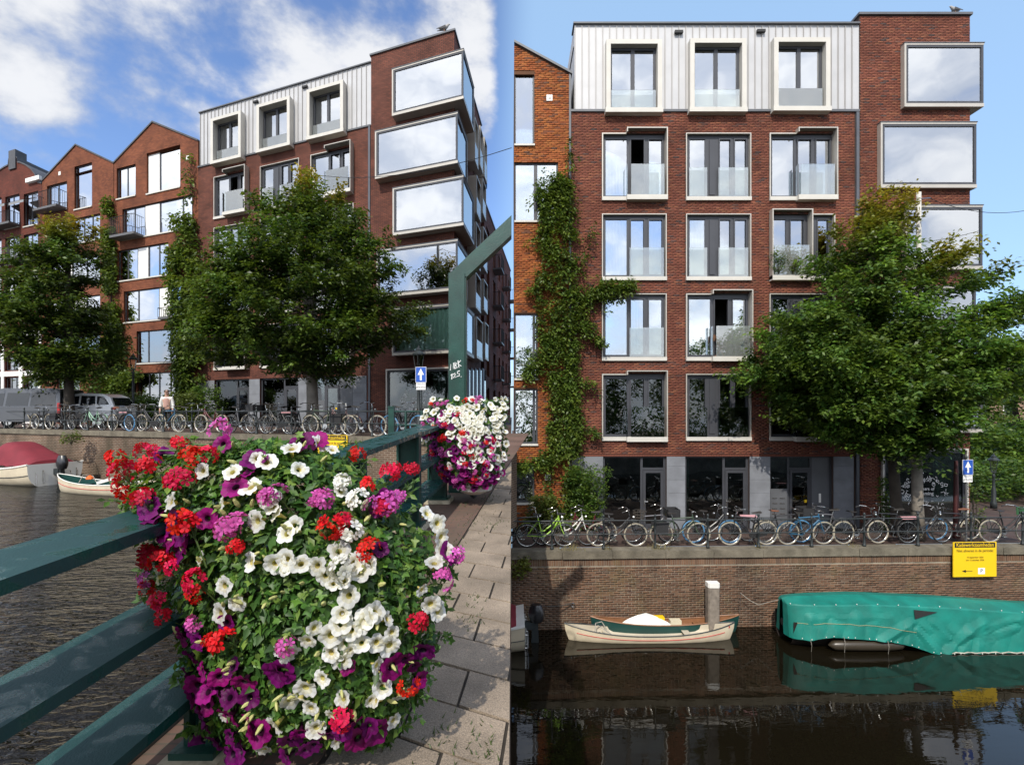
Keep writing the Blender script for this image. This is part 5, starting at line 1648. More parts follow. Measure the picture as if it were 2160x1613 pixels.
GREENS = ((.046, .108, .016), (.068, .146, .021), (.030, .074, .014), (.108, .184, .024), (.050, .112, .026))
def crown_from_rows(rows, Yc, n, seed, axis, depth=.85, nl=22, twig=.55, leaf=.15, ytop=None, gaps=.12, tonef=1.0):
    """boughs run from the trunk axis out to the silhouette and carry leafy twigs in flat tiers"""
    rng = np.random.default_rng(seed)
    ys = np.array([r_[0] for r_ in rows], float); ls = np.array([r_[1] for r_ in rows], float); rs = np.array([r_[2] for r_ in rows], float)
    scale = Yc / FP
    wgt = np.interp(np.linspace(ys[0], ys[-1], 400), ys, rs - ls)
    per = 22
    nb = int(n / per)
    A0, A1 = Vector(axis[0]), Vector(axis[1])
    P, D, Bn, Br = [], [], [], []
    for k in range(nb):
        yy = rng.choice(np.linspace(ys[0], ys[-1], 400), p=wgt / wgt.sum())
        l_, r_ = np.interp(yy, ys, ls), np.interp(yy, ys, rs)
        u = rng.uniform(-1, 1)
        hw = (r_ - l_) / 2 - twig * .55 / scale
        hw = max(hw, (r_ - l_) * .2)
        reach = rng.uniform(.70, 1.12)
        X = ((l_ + r_) / 2 + u * hw * reach - CX) / FP * Yc
        dd = hw * scale * depth * math.sqrt(max(0, 1 - u * u)) * (1 if rng.random() < .42 else -1) * rng.uniform(.55, 1.0)
        tip = Vector((X, Yc + dd, EZ + (HY - yy) / FP * Yc))
        horiz = math.hypot(tip.x - A1.x, tip.y - A1.y)
        zs = max(A0.z, min(A1.z, tip.z - .42 * horiz))
        t_ = (zs - A0.z) / max(.01, A1.z - A0.z)
        st = A0.lerp(A1, t_)
        L = (tip - st).length
        bd = (tip - st).normalized()
        if mnoise.noise(Vector((tip.x * .8 + seed, tip.y * .8, tip.z * .95))) < -.30: continue
        tone = rng.choice((.55, .75, .9, 1.0, 1.15, 1.4, 1.7))
        Bn.append((st, tip))
        m_ = max(8, int(per * min(1.6, L / 2.6)))
        ts = 1.0 - rng.uniform(0, 1, m_) ** 1.4 * min(.85, 1.9 / max(L, .5))
        sd = Vector((-bd.y, bd.x, 0))
        for t in ts:
            w = .16 + .50 * (1 - t) ** .6 * min(1, L / 2.5)
            p = st.lerp(tip, float(t)) + sd * rng.normal(0, w) + Vector((0, 0, rng.normal(.03, .15))) + Vector((rng.normal(0, .08), rng.normal(0, .08), 0))
            p.z += .10 * L * math.sin(math.pi * float(t)) * .5
            s_ = rng.choice((-1, 1))
            Br.append(tone); P.append(p); D.append(bd + sd * s_ * rng.uniform(.1, .9) + Vector((rng.normal(0, .2), rng.normal(0, .2), rng.normal(.05, .22))))
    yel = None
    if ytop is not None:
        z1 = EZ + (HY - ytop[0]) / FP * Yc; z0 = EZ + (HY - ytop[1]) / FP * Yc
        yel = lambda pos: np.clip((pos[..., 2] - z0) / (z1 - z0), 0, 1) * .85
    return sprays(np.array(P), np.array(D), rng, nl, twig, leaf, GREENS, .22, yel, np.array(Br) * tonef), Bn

def trunk_mesh(base, top, r0, r1, limbs, seed, bark):
    rr = random.Random(seed)
    b = MB()
    base, top = Vector(base), Vector(top)
    path = [base.lerp(top, t) + Vector((rr.gauss(0, .03) * t, rr.gauss(0, .03) * t, 0)) for t in np.linspace(0, 1, 9)]
    b.tube(path, [r0 * 1.25] + [r0 + (r1 - r0) * t for t in np.linspace(0, 1, 9)][1:], 10)
    for (t, q, r_) in limbs:
        s = base.lerp(top, t); q = Vector(q)
        m1 = s.lerp(q, .4) + Vector((0, 0, .25)); m2 = s.lerp(q, .75) + Vector((rr.gauss(0, .1), rr.gauss(0, .1), .2))
        b.tube([s, m1, m2, q], [r_, r_ * .7, r_ * .45, r_ * .15], 6)
        for k in range(3):
            e = q + Vector((rr.gauss(0, .6), rr.gauss(0, .6), rr.gauss(.2, .4)))
            b.tube([m1.lerp(q, .3 + .25 * k), m2.lerp(e, .5), e], [r_ * .35, r_ * .22, r_ * .08], 5)
    return b

def tree(label, base, top, r0, r1, rows, Yc, n, seed, bark=BARK, ytop=None, nl=22, twig=.55, leaf=.15, group='street trees along the quays', depth=.85, gaps=.12, tonef=1.0):
    t = empty('street_tree', tuple(base), label, 'tree', group)
    rr = random.Random(seed + 1)
    limbs = []
    for k in range(5):
        y = rr.uniform(rows[2][0], rows[-2][0])
        l_ = np.interp(y, [q[0] for q in rows], [q[1] for q in rows]); r_ = np.interp(y, [q[0] for q in rows], [q[2] for q in rows])
        px = l_ + (r_ - l_) * rr.uniform(.35, .65)
        e = at(px, y, Yc + rr.uniform(-.2, 1.2)); limbs.append((rr.uniform(.35, .95), e, r1 * rr.uniform(.8, 1.3)))
    trunk_mesh(base, top, r0, r1, limbs, seed, bark).build('trunk', bark, t, None, True)
    (V, Fq, C), Bn = crown_from_rows(rows, Yc, n, seed, (base.lerp(Vector(top), .3), Vector(top)), depth, nl, twig, leaf, ytop, gaps, tonef)
    bb = MB()
    for (s_, e_) in Bn[::2]: bb.tube([s_, s_.lerp(e_, .5) + Vector((0, 0, .06)), e_], [.035, .022, .006], 4, False)
    bb.build('boughs', bark, t)
    link('crown', np_mesh('crown', V - np.array(BASE[t.name]), Fq, C), LEAF, t)
    return t

# east: two trees whose crowns meet
ROWS_A = [(520, 1975, 2045), (555, 1935, 2088), (595, 1900, 2128), (640, 1860, 2148), (700, 1790, 2156), (760, 1740, 2146), (820, 1700, 2126), (870, 1680, 2096), (900, 1690, 2060), (922, 1740, 2000), (965, 1775, 1835)]
ROWS_B = [(412, 1805, 1905), (445, 1730, 1935), (500, 1712, 1945), (560, 1700, 1950), (620, 1650, 1960), (680, 1605, 1960), (740, 1570, 1960), (790, 1560, 1950), (840, 1585, 1940), (885, 1630, 1930), (912, 1690, 1880)]
tb = FQR(np.array([[12.95, 1.35, ZQR - .05]]))[0]
Yt = 17.0
base = at(1936, 1000, Yt); base.z = ZQR - .08
tree('tree with a pale spotted trunk, beside the bare pole and square-on block', base, at(1932, 620, Yt), .19, .07, ROWS_A, Yt, 4200, 41, BARK, (495, 600))
base = at(1896, 1000, 18.1); base.z = ZB + .15
tree('tree with a dark trunk and yellow tipped crown near the shop window', base, at(1850, 560, 17.6), .20, .07, ROWS_B, 17.7, 4200, 42, BARKD, (412, 540))
# west
ROWS_C = [(388, 600, 700), (430, 545, 770), (470, 500, 830), (520, 480, 845), (570, 440, 880), (620, 405, 905), (670, 390, 900), (710, 385, 870), (750, 430, 815), (785, 520, 770), (805, 690, 770)]
base = at(660, 900, 19.6); base.z = ZGL
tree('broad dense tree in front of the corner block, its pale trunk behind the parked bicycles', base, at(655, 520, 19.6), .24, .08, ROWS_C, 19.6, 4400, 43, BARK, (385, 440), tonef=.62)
ROWS_D = [(478, 110, 200), (510, 70, 225), (550, 30, 240), (600, -10, 252), (650, -35, 262), (700, -40, 265), (745, -20, 255), (780, 20, 235), (805, 60, 160)]
base = at(146, 900, 25.0); base.z = ZGL
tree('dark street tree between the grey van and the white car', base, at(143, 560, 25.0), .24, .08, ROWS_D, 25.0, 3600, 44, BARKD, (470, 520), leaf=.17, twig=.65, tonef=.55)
# park trees east, far end of the street
for (rows, Y, n, seed, lab) in (
    ([(735, 2100, 2190), (770, 2060, 2260), (830, 2035, 2300), (900, 2040, 2300), (960, 2045, 2290), (1000, 2075, 2280)], 34, 1500, 45, 'rounded park tree at the edge of the view past the corner of the square-on block'),
    ([(850, 2070, 2120), (900, 2040, 2170), (960, 2035, 2190), (1010, 2050, 2180), (1040, 2080, 2150)], 42, 700, 46, 'small dim park tree low behind the blue arrow sign')):
    base = at(rows[0][1] + 40, 1000, Y); base.z = ZB
    tree(lab, base, at(rows[0][1] + 40, rows[0][0] + 80, Y), .22, .08, rows, Y, n, seed, BARKD, None, 16, .9, .26, 'park trees')

def plant_sprays(name, label, cat, P, D, seed, nl, twig, leaf, tones, stems=None, group=None, droop=.2, mat=None, yellow=None):
    rng = np.random.default_rng(seed)
    P = np.array(P); D = np.array(D)
    base = P[np.argmin(P[:, 2])]
    t = empty(name, (float(P[:, 0].mean()), float(P[:, 1].mean()), float(P[:, 2].min())), label, cat, group)
    V, Fq, C = sprays(P, D, rng, nl, twig, leaf, tones, droop, yellow)
    o = link('foliage', np_mesh('foliage', V - np.array(BASE[t.name]), Fq, C), LEAF, t)
    if stems is not None:
        b = MB()
        for s in stems: b.tube(s[0], s[1], 5)
        b.build('stem', BARKD, t)
    return t
IVYT = ((.050, .105, .016), (.036, .080, .013), (.080, .140, .020), (.024, .054, .012), (.13, .18, .024))
def ivy(F, conv, rows, arms, n, seed, label, out, leaf, twig, zs=1.0, lean=1.0):
    rr = random.Random(seed)
    ys = [r_[0] for r_ in rows]
    P, D = [], []
    for i in range(n):
        y = rr.uniform(ys[0], ys[-1]); l_ = np.interp(y, ys, [q[1] for q in rows]); r_ = np.interp(y, ys, [q[2] for q in rows]); th = np.interp(y, ys, [q[3] for q in rows])
        u = rr.uniform(-1, 1)
        x = (l_ + r_) / 2 + u * (r_ - l_) / 2
        if mnoise.noise(Vector((x * .025, y * .02, seed))) < -.28: continue
        xx, z = conv(x, y)
        o_ = -rr.uniform(.3, 1) * th * math.sqrt(max(.05, 1 - u * u * .9))
        P.append(pt(F, xx, o_, z)); d = Vector((u * .9 + rr.gauss(0, .5), -1.0, rr.gauss(-.1, .6)))
        q = pt(F, xx + d.x * .1, o_ + d.y * .1, z + d.z * .1) - P[-1]; D.append(q)
    for (a, c, k, th) in arms:
        for i in range(k):
            t = rr.random(); x = a[0] + (c[0] - a[0]) * t; y = a[1] + (c[1] - a[1]) * t + rr.gauss(0, th) * (1 - .6 * t)
            xx, z = conv(x, y)
            P.append(pt(F, xx, -rr.uniform(.03, .3), z)); D.append(pt(F, xx + rr.gauss(.05, .08), -.12, z + rr.gauss(0, .06)) - pt(F, xx, 0, z))
    xx, z = conv((rows[-1][1] + rows[-1][2]) / 2, rows[-1][0]); x2, z2 = conv((rows[0][1] + rows[0][2]) / 2, rows[0][0])
    st = [([pt(F, xx + (x2 - xx) * t + .08 * math.sin(9 * t), -.06, z + (z2 - z) * t) for t in np.linspace(0, 1, 9)], [.05, .045, .04, .035, .03, .025, .02, .015, .01])]
    return plant_sprays('ivy', label, 'ivy', P, D, seed, 14, twig, leaf, IVYT, st, None, .45)
ivy(FR, RC, [(372, 1172, 1192, .15), (410, 1162, 1200, .2), (455, 1145, 1205, .3), (520, 1140, 1208, .28), (580, 1138, 1222, .32), (640, 1140, 1226, .34), (700, 1138, 1216, .3), (760, 1162, 1212, .26), (840, 1164, 1216, .26), (900, 1164, 1222, .28), (960, 1160, 1216, .28), (1030, 1160, 1240, .4), (1105, 1165, 1245, .4)],
    [((1225, 625), (1330, 600), 190, 14), ((1180, 720), (1105, 790), 120, 26), ((1160, 960), (1088, 985), 70, 10), ((1150, 480), (1112, 520), 16, 5), ((1215, 670), (1262, 720), 60, 14), ((1150, 440), (1130, 400), 50, 22), ((1222, 560), (1250, 470), 14, 6), ((1150, 590), (1108, 620), 20, 6), ((1222, 800), (1262, 815), 14, 6), ((1226, 900), (1268, 920), 14, 5), ((1195, 380), (1197, 300), 10, 3)], 1700, 51,
    'bushy green ivy climbing between the orange brown house and the square-on block', .4, .125, .34)
ivy(FH, HC, [(455, 372, 408, .3), (500, 370, 415, .5), (560, 372, 425, .6), (620, 375, 430, .7), (700, 380, 432, .7), (780, 385, 430, .6), (865, 395, 425, .5)], [((400, 455), (404, 330), 20, 5)], 1100, 52,
    'thick ivy climbing the seam between the tall gabled house and the corner block', .5, .22, .5)
ivy(FH, HC, [(420, 230, 238, .15), (480, 228, 240, .25), (560, 230, 246, .3), (640, 232, 250, .3), (720, 235, 262, .4), (800, 238, 275, .5), (860, 225, 260, .6)], [((250, 800), (300, 790), 120, 12)], 620, 53,
    'narrow ivy strip climbing between the two gabled houses', .3, .2, .4)

def shrub(label, px, py, Y, zg, w, h, n, seed, leaf=.12, tones=GREENS, thin=False, group=None, cat='shrub', name='shrub'):
    rr = random.Random(seed)
    c = at(px, py, Y); P, D, st = [], [], []
    for i in range(n):
        a = rr.uniform(0, 6.28); r_ = rr.random() ** .5 * w / 2; t = rr.random()
        if thin: r_ *= (.35 + .65 * t)
        else: r_ *= math.sqrt(max(.1, 1 - (t * 1.0 - .25) ** 2))
        P.append((c.x + r_ * math.cos(a), c.y + r_ * math.sin(a) * .7, zg + .05 + t * h)); D.append((math.cos(a) * .6, math.sin(a) * .6, .9 if thin else .5))
    for k in range(5):
        a = rr.uniform(0, 6.28); st.append(([Vector((c.x, c.y, zg)), Vector((c.x + .3 * w * math.cos(a), c.y + .2 * w * math.sin(a), zg + h * .8))], [.02, .006]))
    return plant_sprays(name, label, cat, P, D, seed, 12, .3, leaf, tones, st, group)
OLIVE = ((.075, .10, .022), (.09, .115, .03), (.06, .085, .02))
shrub('dark leafy shrub at the foot of the ivy in front of the stone pier', 1240, 1000, 19.2, ZB, 1.7, 2.3, 520, 61, .10, GREENS, True)
shrub('feathery olive shrub by the cellar window of the orange brown house', 1148, 1000, 19.0, ZB, 1.0, 1.25, 380, 62, .10, OLIVE)
shrub('thin upright sapling with small leaves beside the shop window frame', 1872, 1000, 19.0, ZB, .5, 1.9, 70, 63, .12, GREENS, True)
shrub('tall weedy plant beside the foot of the blue arrow sign', 2057, 1000, 17.4, ZB + .2, .35, 2.0, 60, 64, .10, IVYT, True)
shrub('round green shrub beside the person in front of the tall gabled house', 383, 900, 25.5, ZGL, 1.5, 1.6, 300, 65, .14, OLIVE)
shrub('dark shrub hugging the wall under the ivy of the corner block', 432, 900, 27.5, ZGL, 1.8, 2.0, 300, 66, .14)
shrub('low bush in the front garden behind the white car', 268, 900, 29.5, ZGL, 2.6, 1.7, 420, 67, .16, OLIVE)
shrub('dark tall bush at the wall of the smaller gabled house', 195, 900, 32.5, ZGL, 3.4, 3.6, 600, 68, .18)
shrub('small bush in the front garden by the lamp post', 312, 900, 28.5, ZGL, 2.0, 1.5, 320, 69, .15)
shrub('yellow green fern hanging over the coping near the ropes', 1096, 1180, 15.05, ZQR - .75, .35, .45, 26, 70, .12, ((.16, .17, .03), (.12, .15, .03)), False, None, 'fern', 'fern')
shrub('small weed hanging on the quay wall above the boats', 150, 930, 21.4, ZGL - .55, .5, .4, 26, 71, .12, OLIVE, False, None, 'weed', 'weed')
shrub('long clipped hedge along the park fence behind the blue arrow sign', 2120, 1000, 27.5, ZB, 9.0, 1.9, 900, 81, .2, GREENS, False, None, 'hedge', 'hedge')
shrub('dark bush at the corner of the square-on block under the park trees', 2085, 1000, 30.0, ZB, 5.0, 3.4, 700, 82, .24)
shrub('potted plant with upright leaves on the third column balcony of the square-on block', 1642, 560, 19.58, EZ + (HY - 578) / FP * 19.58, .45, .75, 40, 83, .09, GREENS, True, None, 'plant', 'potted_plant')
shrub('grassy potted plant next to the upright one on the same balcony', 1672, 560, 19.58, EZ + (HY - 578) / FP * 19.58, .4, .45, 40, 84, .08, OLIVE, True, None, 'plant', 'potted_plant')
# grass tufts on the coping
wv, wf, wc = [], [], []
rr = random.Random(77)
for (x, n) in [(1.6, 40), (1.9, 60), (4.4, 50), (4.6, 40), (7.5, 20), (10.5, 30), (2.9, 30)]:
    for i in range(n):
        q = FQR(np.array([[x + rr.gauss(0, .12), .25 + rr.uniform(-.3, .15), ZQR]]))[0]
        a = rr.uniform(0, 6.28); h = rr.uniform(.04, .20); i0 = len(wv)
        wv += [tuple(q + np.array((-.005, 0, 0))), tuple(q + np.array((.005, 0, 0))), tuple(q + np.array((.10 * math.cos(a), .08 * math.sin(a), h)))]
        wf.append((i0, i0 + 1, i0 + 2)); v = rr.uniform(.6, 1.2); wc.append((.22 * v, .19 * v, .07 * v))
o = link('dry_grass', np_mesh('dry_grass', wv, wf, wc), LEAF); tag(o, kind='stuff')
# wood on the opposite bank, behind the viewer (seen only as reflections in the lower windows)
rng = np.random.default_rng(5)
P, D = [], []
for k in range(9):
    cx, cz = -16 + k * 6.0 + rng.uniform(-1, 1), 7.4 + rng.uniform(-.8, 1.5)
    for i in range(620):
        d = rng.normal(0, 1, 3); d /= np.linalg.norm(d); P.append((cx + d[0] * 3.4, -17 + d[1] * 2.4, cz + d[2] * 4.6)); D.append(d)
V, Fq, C = sprays(np.array(P), np.array(D), rng, 12, 1.1, .34, GREENS, .3)
b = MB(); b.box(-60, 60, -16.5, -14.0, -1, 2.3); b.box(-60, 60, -60, -16.5, 1.8, 2.3); tag(b.build('far_bank_ground', QMO), kind='structure')
o = link('treeline', np_mesh('treeline', V, Fq, C), LEAF); tag(o, kind='stuff')
# ---------------------------------------------------------------- railings on the quays
def on_line(F, px, y, z):
    """point of the frame line at picture column px"""
    lo, hi = -60.0, 60.0
    k = (px - CX) / FP
    f = lambda x: (lambda q: q[0] - k * q[1])(F(np.array([[x, y, z]], dtype=float))[0])
    for _ in range(60):
        m_ = (lo + hi) / 2
        if (f(lo) > 0) == (f(m_) > 0): lo = m_
        else: hi = m_
    return (lo + hi) / 2
PPROF = [(.055, 0), (.055, .05), (.04, .07), (.04, .13), (.032, .15), (.028, .42), (.036, .43), (.036, .47), (.026, .49), (.024, .80), (.038, .82), (.038, .90), (.03, .92), (.018, .94), (.034, .97), (.036, 1.0), (.026, 1.03), (.0, 1.05)]
def quay_railing(F, pxs, y, z, h, label, ext):
    q = empty('quay_railing', tuple(F(np.array([[on_line(F, pxs[len(pxs) // 2], y, z), y, z]]))[0]), label, 'railing')
    pm = MB(); pm.lathe([(r_, t * h) for r_, t in PPROF], 10); me = pm.mesh('post'); me.polygons.foreach_set('use_smooth', [True] * len(me.polygons)); me.materials.append(IRON)
    for px in pxs:
        o = link('post', me, None, q); o.location = pt(F, on_line(F, px, y, z), y, z) - BASE[q.name]
    x0, x1 = ext
    for t in (.86, .45):
        b = MB(); n = 12
        b.tube([(x0 + (x1 - x0) * k / n, y, z + t * h - .008 * (k % 2)) for k in range(n + 1)], .019, 6); b.build('rail', IRON, q, F)
    return q
PR = [1164, 1273, 1382, 1493, 1600, 1712, 1823, 1936, 2048, 2157]
quay_railing(FQR, PR, .2, ZQR, 1.0, 'dark iron railing with knobbed posts along the stone coping above the covered boat', (.02, 17.5))
PLW = [10, 51, 92, 137, 185, 236, 288, 345, 405, 470, 541, 615, 696, 785]
quay_railing(FQL, PLW, .16, ZGL, .98, 'dark iron railing along the quay above the boat with the red cover', (-45, on_line(FQL, 826, .16, ZGL)))

# ---------------------------------------------------------------- bicycles
def torus(b, c, R_, r_, n=28, m=6):
    b.grid(lambda u, v: (c[0] + (R_ + r_ * math.cos(2 * math.pi * v)) * math.cos(2 * math.pi * u), c[1] + r_ * math.sin(2 * math.pi * v), c[2] + (R_ + r_ * math.cos(2 * math.pi * v)) * math.sin(2 * math.pi * u)), n, m)
TYW = M('cream_tyre', (.30, .27, .21), .8, 0, .2); TYB = M('dark_tyre', (.018, .018, .018), .7, 0, .1); TYBL = M('blue_tyre', (.06, .20, .38), .6)
BP = {'black': M('bike_black', (.012, .012, .014), .35, 0, .1, 2, 0, 30, .5, .4), 'white': M('bike_white', (.62, .62, .58), .4), 'lime': M('bike_lime', (.30, .52, .06), .4),
      'green': M('bike_green', (.05, .075, .05), .4), 'blue': M('bike_blue', (.03, .12, .22), .4), 'grey': M('bike_grey', (.14, .14, .15), .35, .4), 'red': M('bike_maroon', (.10, .015, .02), .4), 'mint': M('bike_mint', (.25, .42, .30), .4)}
SAD = M('saddle_leather', (.02, .017, .015), .6); SADB = M('brown_saddle', (.16, .06, .03), .6)
WICK = M('wicker', (.06, .05, .04), .8); CRATE = M('green_crate', (.12, .34, .16), .6); PINKB = M('pink_cloth', (.42, .22, .24), .9); BAGB = M('black_bag', (.018, .018, .02), .8)
def tubes(b, segs, r_=.014, n=6):
    for s in segs: b.tube(s, r_, n)
def make_bike(col, tyre, step=False, extra='rack', bar='high', tyre2=None):
    t = empty('bicycle', (0, 0, 0))
    fm = BP[col]
    for i, x in enumerate((-.53, .57)):
        b = MB(); torus(b, (x, 0, .34), .305, .013, 28, 5); w = b.build('wheel', CHROME, t, None, True)
        b = MB(); torus(b, (x, 0, .34), .326, .023, 28, 6); b.build('tyre', (tyre2 or tyre) if i else tyre, w, None, True)
        b = MB()
        for k in range(18):
            a = 2 * math.pi * k / 18 + .1; b.tube([(x + .02 * math.cos(a + .9), .02 if k % 2 else -.02, .34 + .02 * math.sin(a + .9)), (x + .3 * math.cos(a), 0, .34 + .3 * math.sin(a))], .0022, 3, False)
        b.lathe([(.022, -.04), (.022, .04)], 8, (x, 0, .34), 'y'); b.build('spokes', CHROME, w)
    b = MB()
    if step: tubes(b, [[(.41, 0, .80), (.22, 0, .50), (.02, 0, .34), (-.08, 0, .30)], [(.40, 0, .86), (.17, 0, .62), (-.03, 0, .47), (-.135, 0, .46)]], .021)
    else: tubes(b, [[(.41, 0, .74), (-.08, 0, .30)], [(.40, 0, .84), (-.20, 0, .80)]], .020)
    tubes(b, [[(-.08, 0, .30), (-.21, 0, .84)], [(.38, 0, .92), (.43, 0, .70)]], .021)
    for s in (-1, 1):
        tubes(b, [[(-.08, .03 * s, .30), (-.53, .055 * s, .34)], [(-.19, .02 * s, .78), (-.53, .055 * s, .34)]], .009, 5)
        tubes(b, [[(.43, .03 * s, .70), (.49, .05 * s, .50), (.57, .05 * s, .34)]], .011, 5)
    b.build('frame', fm, t)
    for i, x in enumerate((-.53, .57)):
        b = MB(); a0, a1 = (.35, 3.0) if i == 0 else (.65, 2.75)
        b.grid(lambda u, v: (x + .365 * math.cos(a0 + (a1 - a0) * u), (v - .5) * .05, .34 + .365 * math.sin(a0 + (a1 - a0) * u)), 14, 1); b.build('mudguard', fm if col != 'white' else BLACK, t, None, True)
    b = MB(); b.tube([(-.21, 0, .84), (-.235, 0, .93)], .012, 6); b.build('seat_post', CHROME, t)
    b = MB(); b.grid(lambda u, v: (-.36 + .27 * u, (.09 * (1 - u) ** .7 + .018) * math.cos(math.pi * v), .94 + .035 * math.sin(math.pi * v) * (1 - .3 * u) + .02 * (1 - u) ** 2), 8, 6)
    b.grid(lambda u, v: (-.36 + .27 * u, (.09 * (1 - u) ** .7 + .018) * math.cos(math.pi * v), .925 + .02 * (1 - u) ** 2), 8, 6); b.build('saddle', SADB if extra == 'brown' else SAD, t, None, True)
    b = MB()
    if bar == 'high': tubes(b, [[(.38, 0, .92), (.355, 0, 1.05)], [(.13, .29, 1.05), (.26, .28, 1.10), (.36, .14, 1.09), (.36, 0, 1.05), (.36, -.14, 1.09), (.26, -.28, 1.10), (.13, -.29, 1.05)]], .011)
    else: tubes(b, [[(.38, 0, .92), (.37, 0, 1.0), (.44, 0, 1.01)], [(.40, .28, 1.02), (.44, .1, 1.01), (.44, -.1, 1.01), (.40, -.28, 1.02)]], .011)
    hb = b.build('handlebar', CHROME, t)
    b = MB(); e = .13 if bar == 'high' else .40
    for s in (-1, 1): b.tube([(e + .10 * (bar == 'high'), .285 * s, 1.085 if bar == 'high' else 1.02), (e - .02, .29 * s, 1.045 if bar == 'high' else 1.02)], .016, 6)
    b.build('grip', BLACK, hb)
    b = MB(); b.lathe([(.0, .0), (.04, .01), (.045, .05), (.0, .06)], 8, (.47, 0, .86), 'x'); b.build('headlamp', CHROME, t)
    b = MB(); b.lathe([(.09, -.012), (.09, .012)], 14, (-.08, .045, .30), 'y'); b.tube([(-.08, .07, .30), (-.02, .07, .15)], .009, 5); b.tube([(-.08, -.07, .30), (-.14, -.07, .45)], .009, 5); b.box(-.07, .04, .06, .14, .135, .16); b.box(-.19, -.09, -.14, -.06, .44, .465); b.build('crank', CHROME, t)
    if col in ('black', 'blue', 'grey'):
        b = MB(); b.prism_y([(-.52, .30), (-.10, .20), (.0, .24), (.02, .32), (-.05, .40), (-.52, .40)], .05, .065); b.build('chain_guard', BLACK, t)
    if extra in ('rack', 'bag', 'crate', 'brown', 'pink'):
        b = MB(); tubes(b, [[(-.24, .06, .74), (-.78, .06, .74)], [(-.24, -.06, .74), (-.78, -.06, .74)], [(-.53, .07, .36), (-.60, .06, .74)], [(-.53, -.07, .36), (-.60, -.06, .74)], [(-.76, .06, .74), (-.76, -.06, .74)]], .008, 5); b.build('rack', IRON, t)
    if extra == 'bag':
        for s in (-1, 1): MB().prism_y([(-.78, .40), (-.38, .40), (-.34, .72), (-.80, .72)], s * .10 - .05 * (s < 0), s * .10 + .05 * (s > 0)).build('pannier', BAGB, t)
    if extra == 'pink': b = MB(); b.grid(lambda u, v: (-.78 + .5 * u, .11 * math.cos(math.pi * v), .745 + .07 * math.sin(math.pi * v)), 6, 6); b.build('cushion', PINKB, t, None, True)
    if extra in ('crate', 'basket', 'box'):
        b = MB(); x0, x1, z0, z1 = .48, .86, .80, 1.04
        if extra == 'basket':
            for k in range(12):
                a = 2 * math.pi * k / 12; b.tube([(.67 + .13 * math.cos(a), .16 * math.sin(a), z0), (.67 + .18 * math.cos(a), .21 * math.sin(a), z1)], .006, 4)
            for z, q in ((z0, .13), (.88, .147), (.96, .163), (z1, .18)):
                b.tube([(.67 + q * math.cos(2 * math.pi * k / 16), (q + .03) * math.sin(2 * math.pi * k / 16), z) for k in range(17)], .007, 4)
            b.build('basket', WICK, t)
        else:
            b.box(x0, x1, -.21, .21, z0, z0 + .02); rect = [(x0, x0 + .02, -.21, .21), (x1 - .02, x1, -.21, .21), (x0, x1, -.21, -.19), (x0, x1, .19, .21)]
            for q in rect: b.box(*q, z0 + .02, z1)
            b.build('crate', CRATE if extra == 'crate' else BAGB, t)
    b = MB(); b.tube([(-.12, .04, .28), (-.20, .20, .012)], .008, 5); b.build('kickstand', IRON, t)
    return t
protos = {}
def bike(kind, loc, rz, label, lean=0.0, group='bicycles parked at the quay railings'):
    first = kind not in protos
    if first: protos[kind] = make_bike(*kind)
    o = protos[kind] if first else copy_tree(protos[kind])
    o.location = loc
    o.rotation_euler = (lean, 0, rz)
    o.scale = (1.05, 1.05, 1.05)
    return tag(o, label, 'bicycle', group)
K1 = ('lime', TYB, True, 'rack', 'high', None); K2 = ('white', TYB, True, 'rack', 'high', None); K3 = ('black', TYW, True, 'basket', 'high', None); K4 = ('green', TYW, False, 'bag', 'low', None)
K5 = ('black', TYBL, True, 'rack', 'high', None); K6 = ('black', TYW, False, 'rack', 'high', None); K7 = ('blue', TYW, False, 'rack', 'low', None); K8 = ('black', TYB, True, 'pink', 'high', None)
K9 = ('grey', TYB, False, 'box', 'high', None); K10 = ('mint', TYB, True, 'rack', 'high', None); K11 = ('black', TYW, True, 'crate', 'high', None); K12 = ('red', TYW, True, 'rack', 'high', None); K13 = ('black', TYB, False, 'bag', 'high', None); K14 = ('black', TYW, False, 'brown', 'low', TYBL)
RZR = math.atan(QS)
east = [(K13, 1104, .75, 1, 'black bicycle with panniers half hidden by the lime bicycle beside the fern'),
        (K1, 1150, .50, 1, 'lime green bicycle in front of the ivy, at the first railing post'),
        (K2, 1200, .62, 1, 'white step-through bicycle between the lime and the basket bicycle'),
        (K3, 1300, .50, 1, 'black bicycle with a wire front basket and cream tyres'),
        (K4, 1433, .48, 1, 'dark green bicycle with black panniers and cream tyres'),
        (K5, 1500, .85, 1, 'black bicycle with pale blue tyres behind the dark green one'),
        (K6, 1580, .50, -1, 'black straight-framed bicycle with cream tyres in front of the second stone pier'),
        (K14, 1650, .80, 1, 'black bicycle with brown saddle and one blue tyre before the mailboxes'),
        (K7, 1698, .50, 1, 'blue straight-framed bicycle with cream tyres below the grey metal door panel'),
        (K9, 1742, .95, -1, 'grey bicycle with a black front box beside the blue bicycle'),
        (K6, 1815, .52, 1, 'black bicycle with cream tyres before the grey downpipe'),
        (K8, 1950, .50, 1, 'black step-through bicycle with a pink cushion at the pale tree trunk'),
        (K12, 1240, .95, -1, 'maroon step-through bicycle behind the white one near the shrub'),
        (K9, 1370, .95, 1, 'grey bicycle with a front box between the basket and dark green bicycles'),
        (K8, 1540, 1.0, -1, 'black bicycle with a pink cushion behind the pale blue tyres'),
        (K13, 1878, .95, -1, 'black bicycle with panniers standing before the dark tree trunk'),
        (K14, 2012, .95, -1, 'black bicycle with brown saddle right beside the blue sign pole'),
        (K11, 2126, .50, 1, 'black bicycle with a green front crate near the blue arrow sign')]
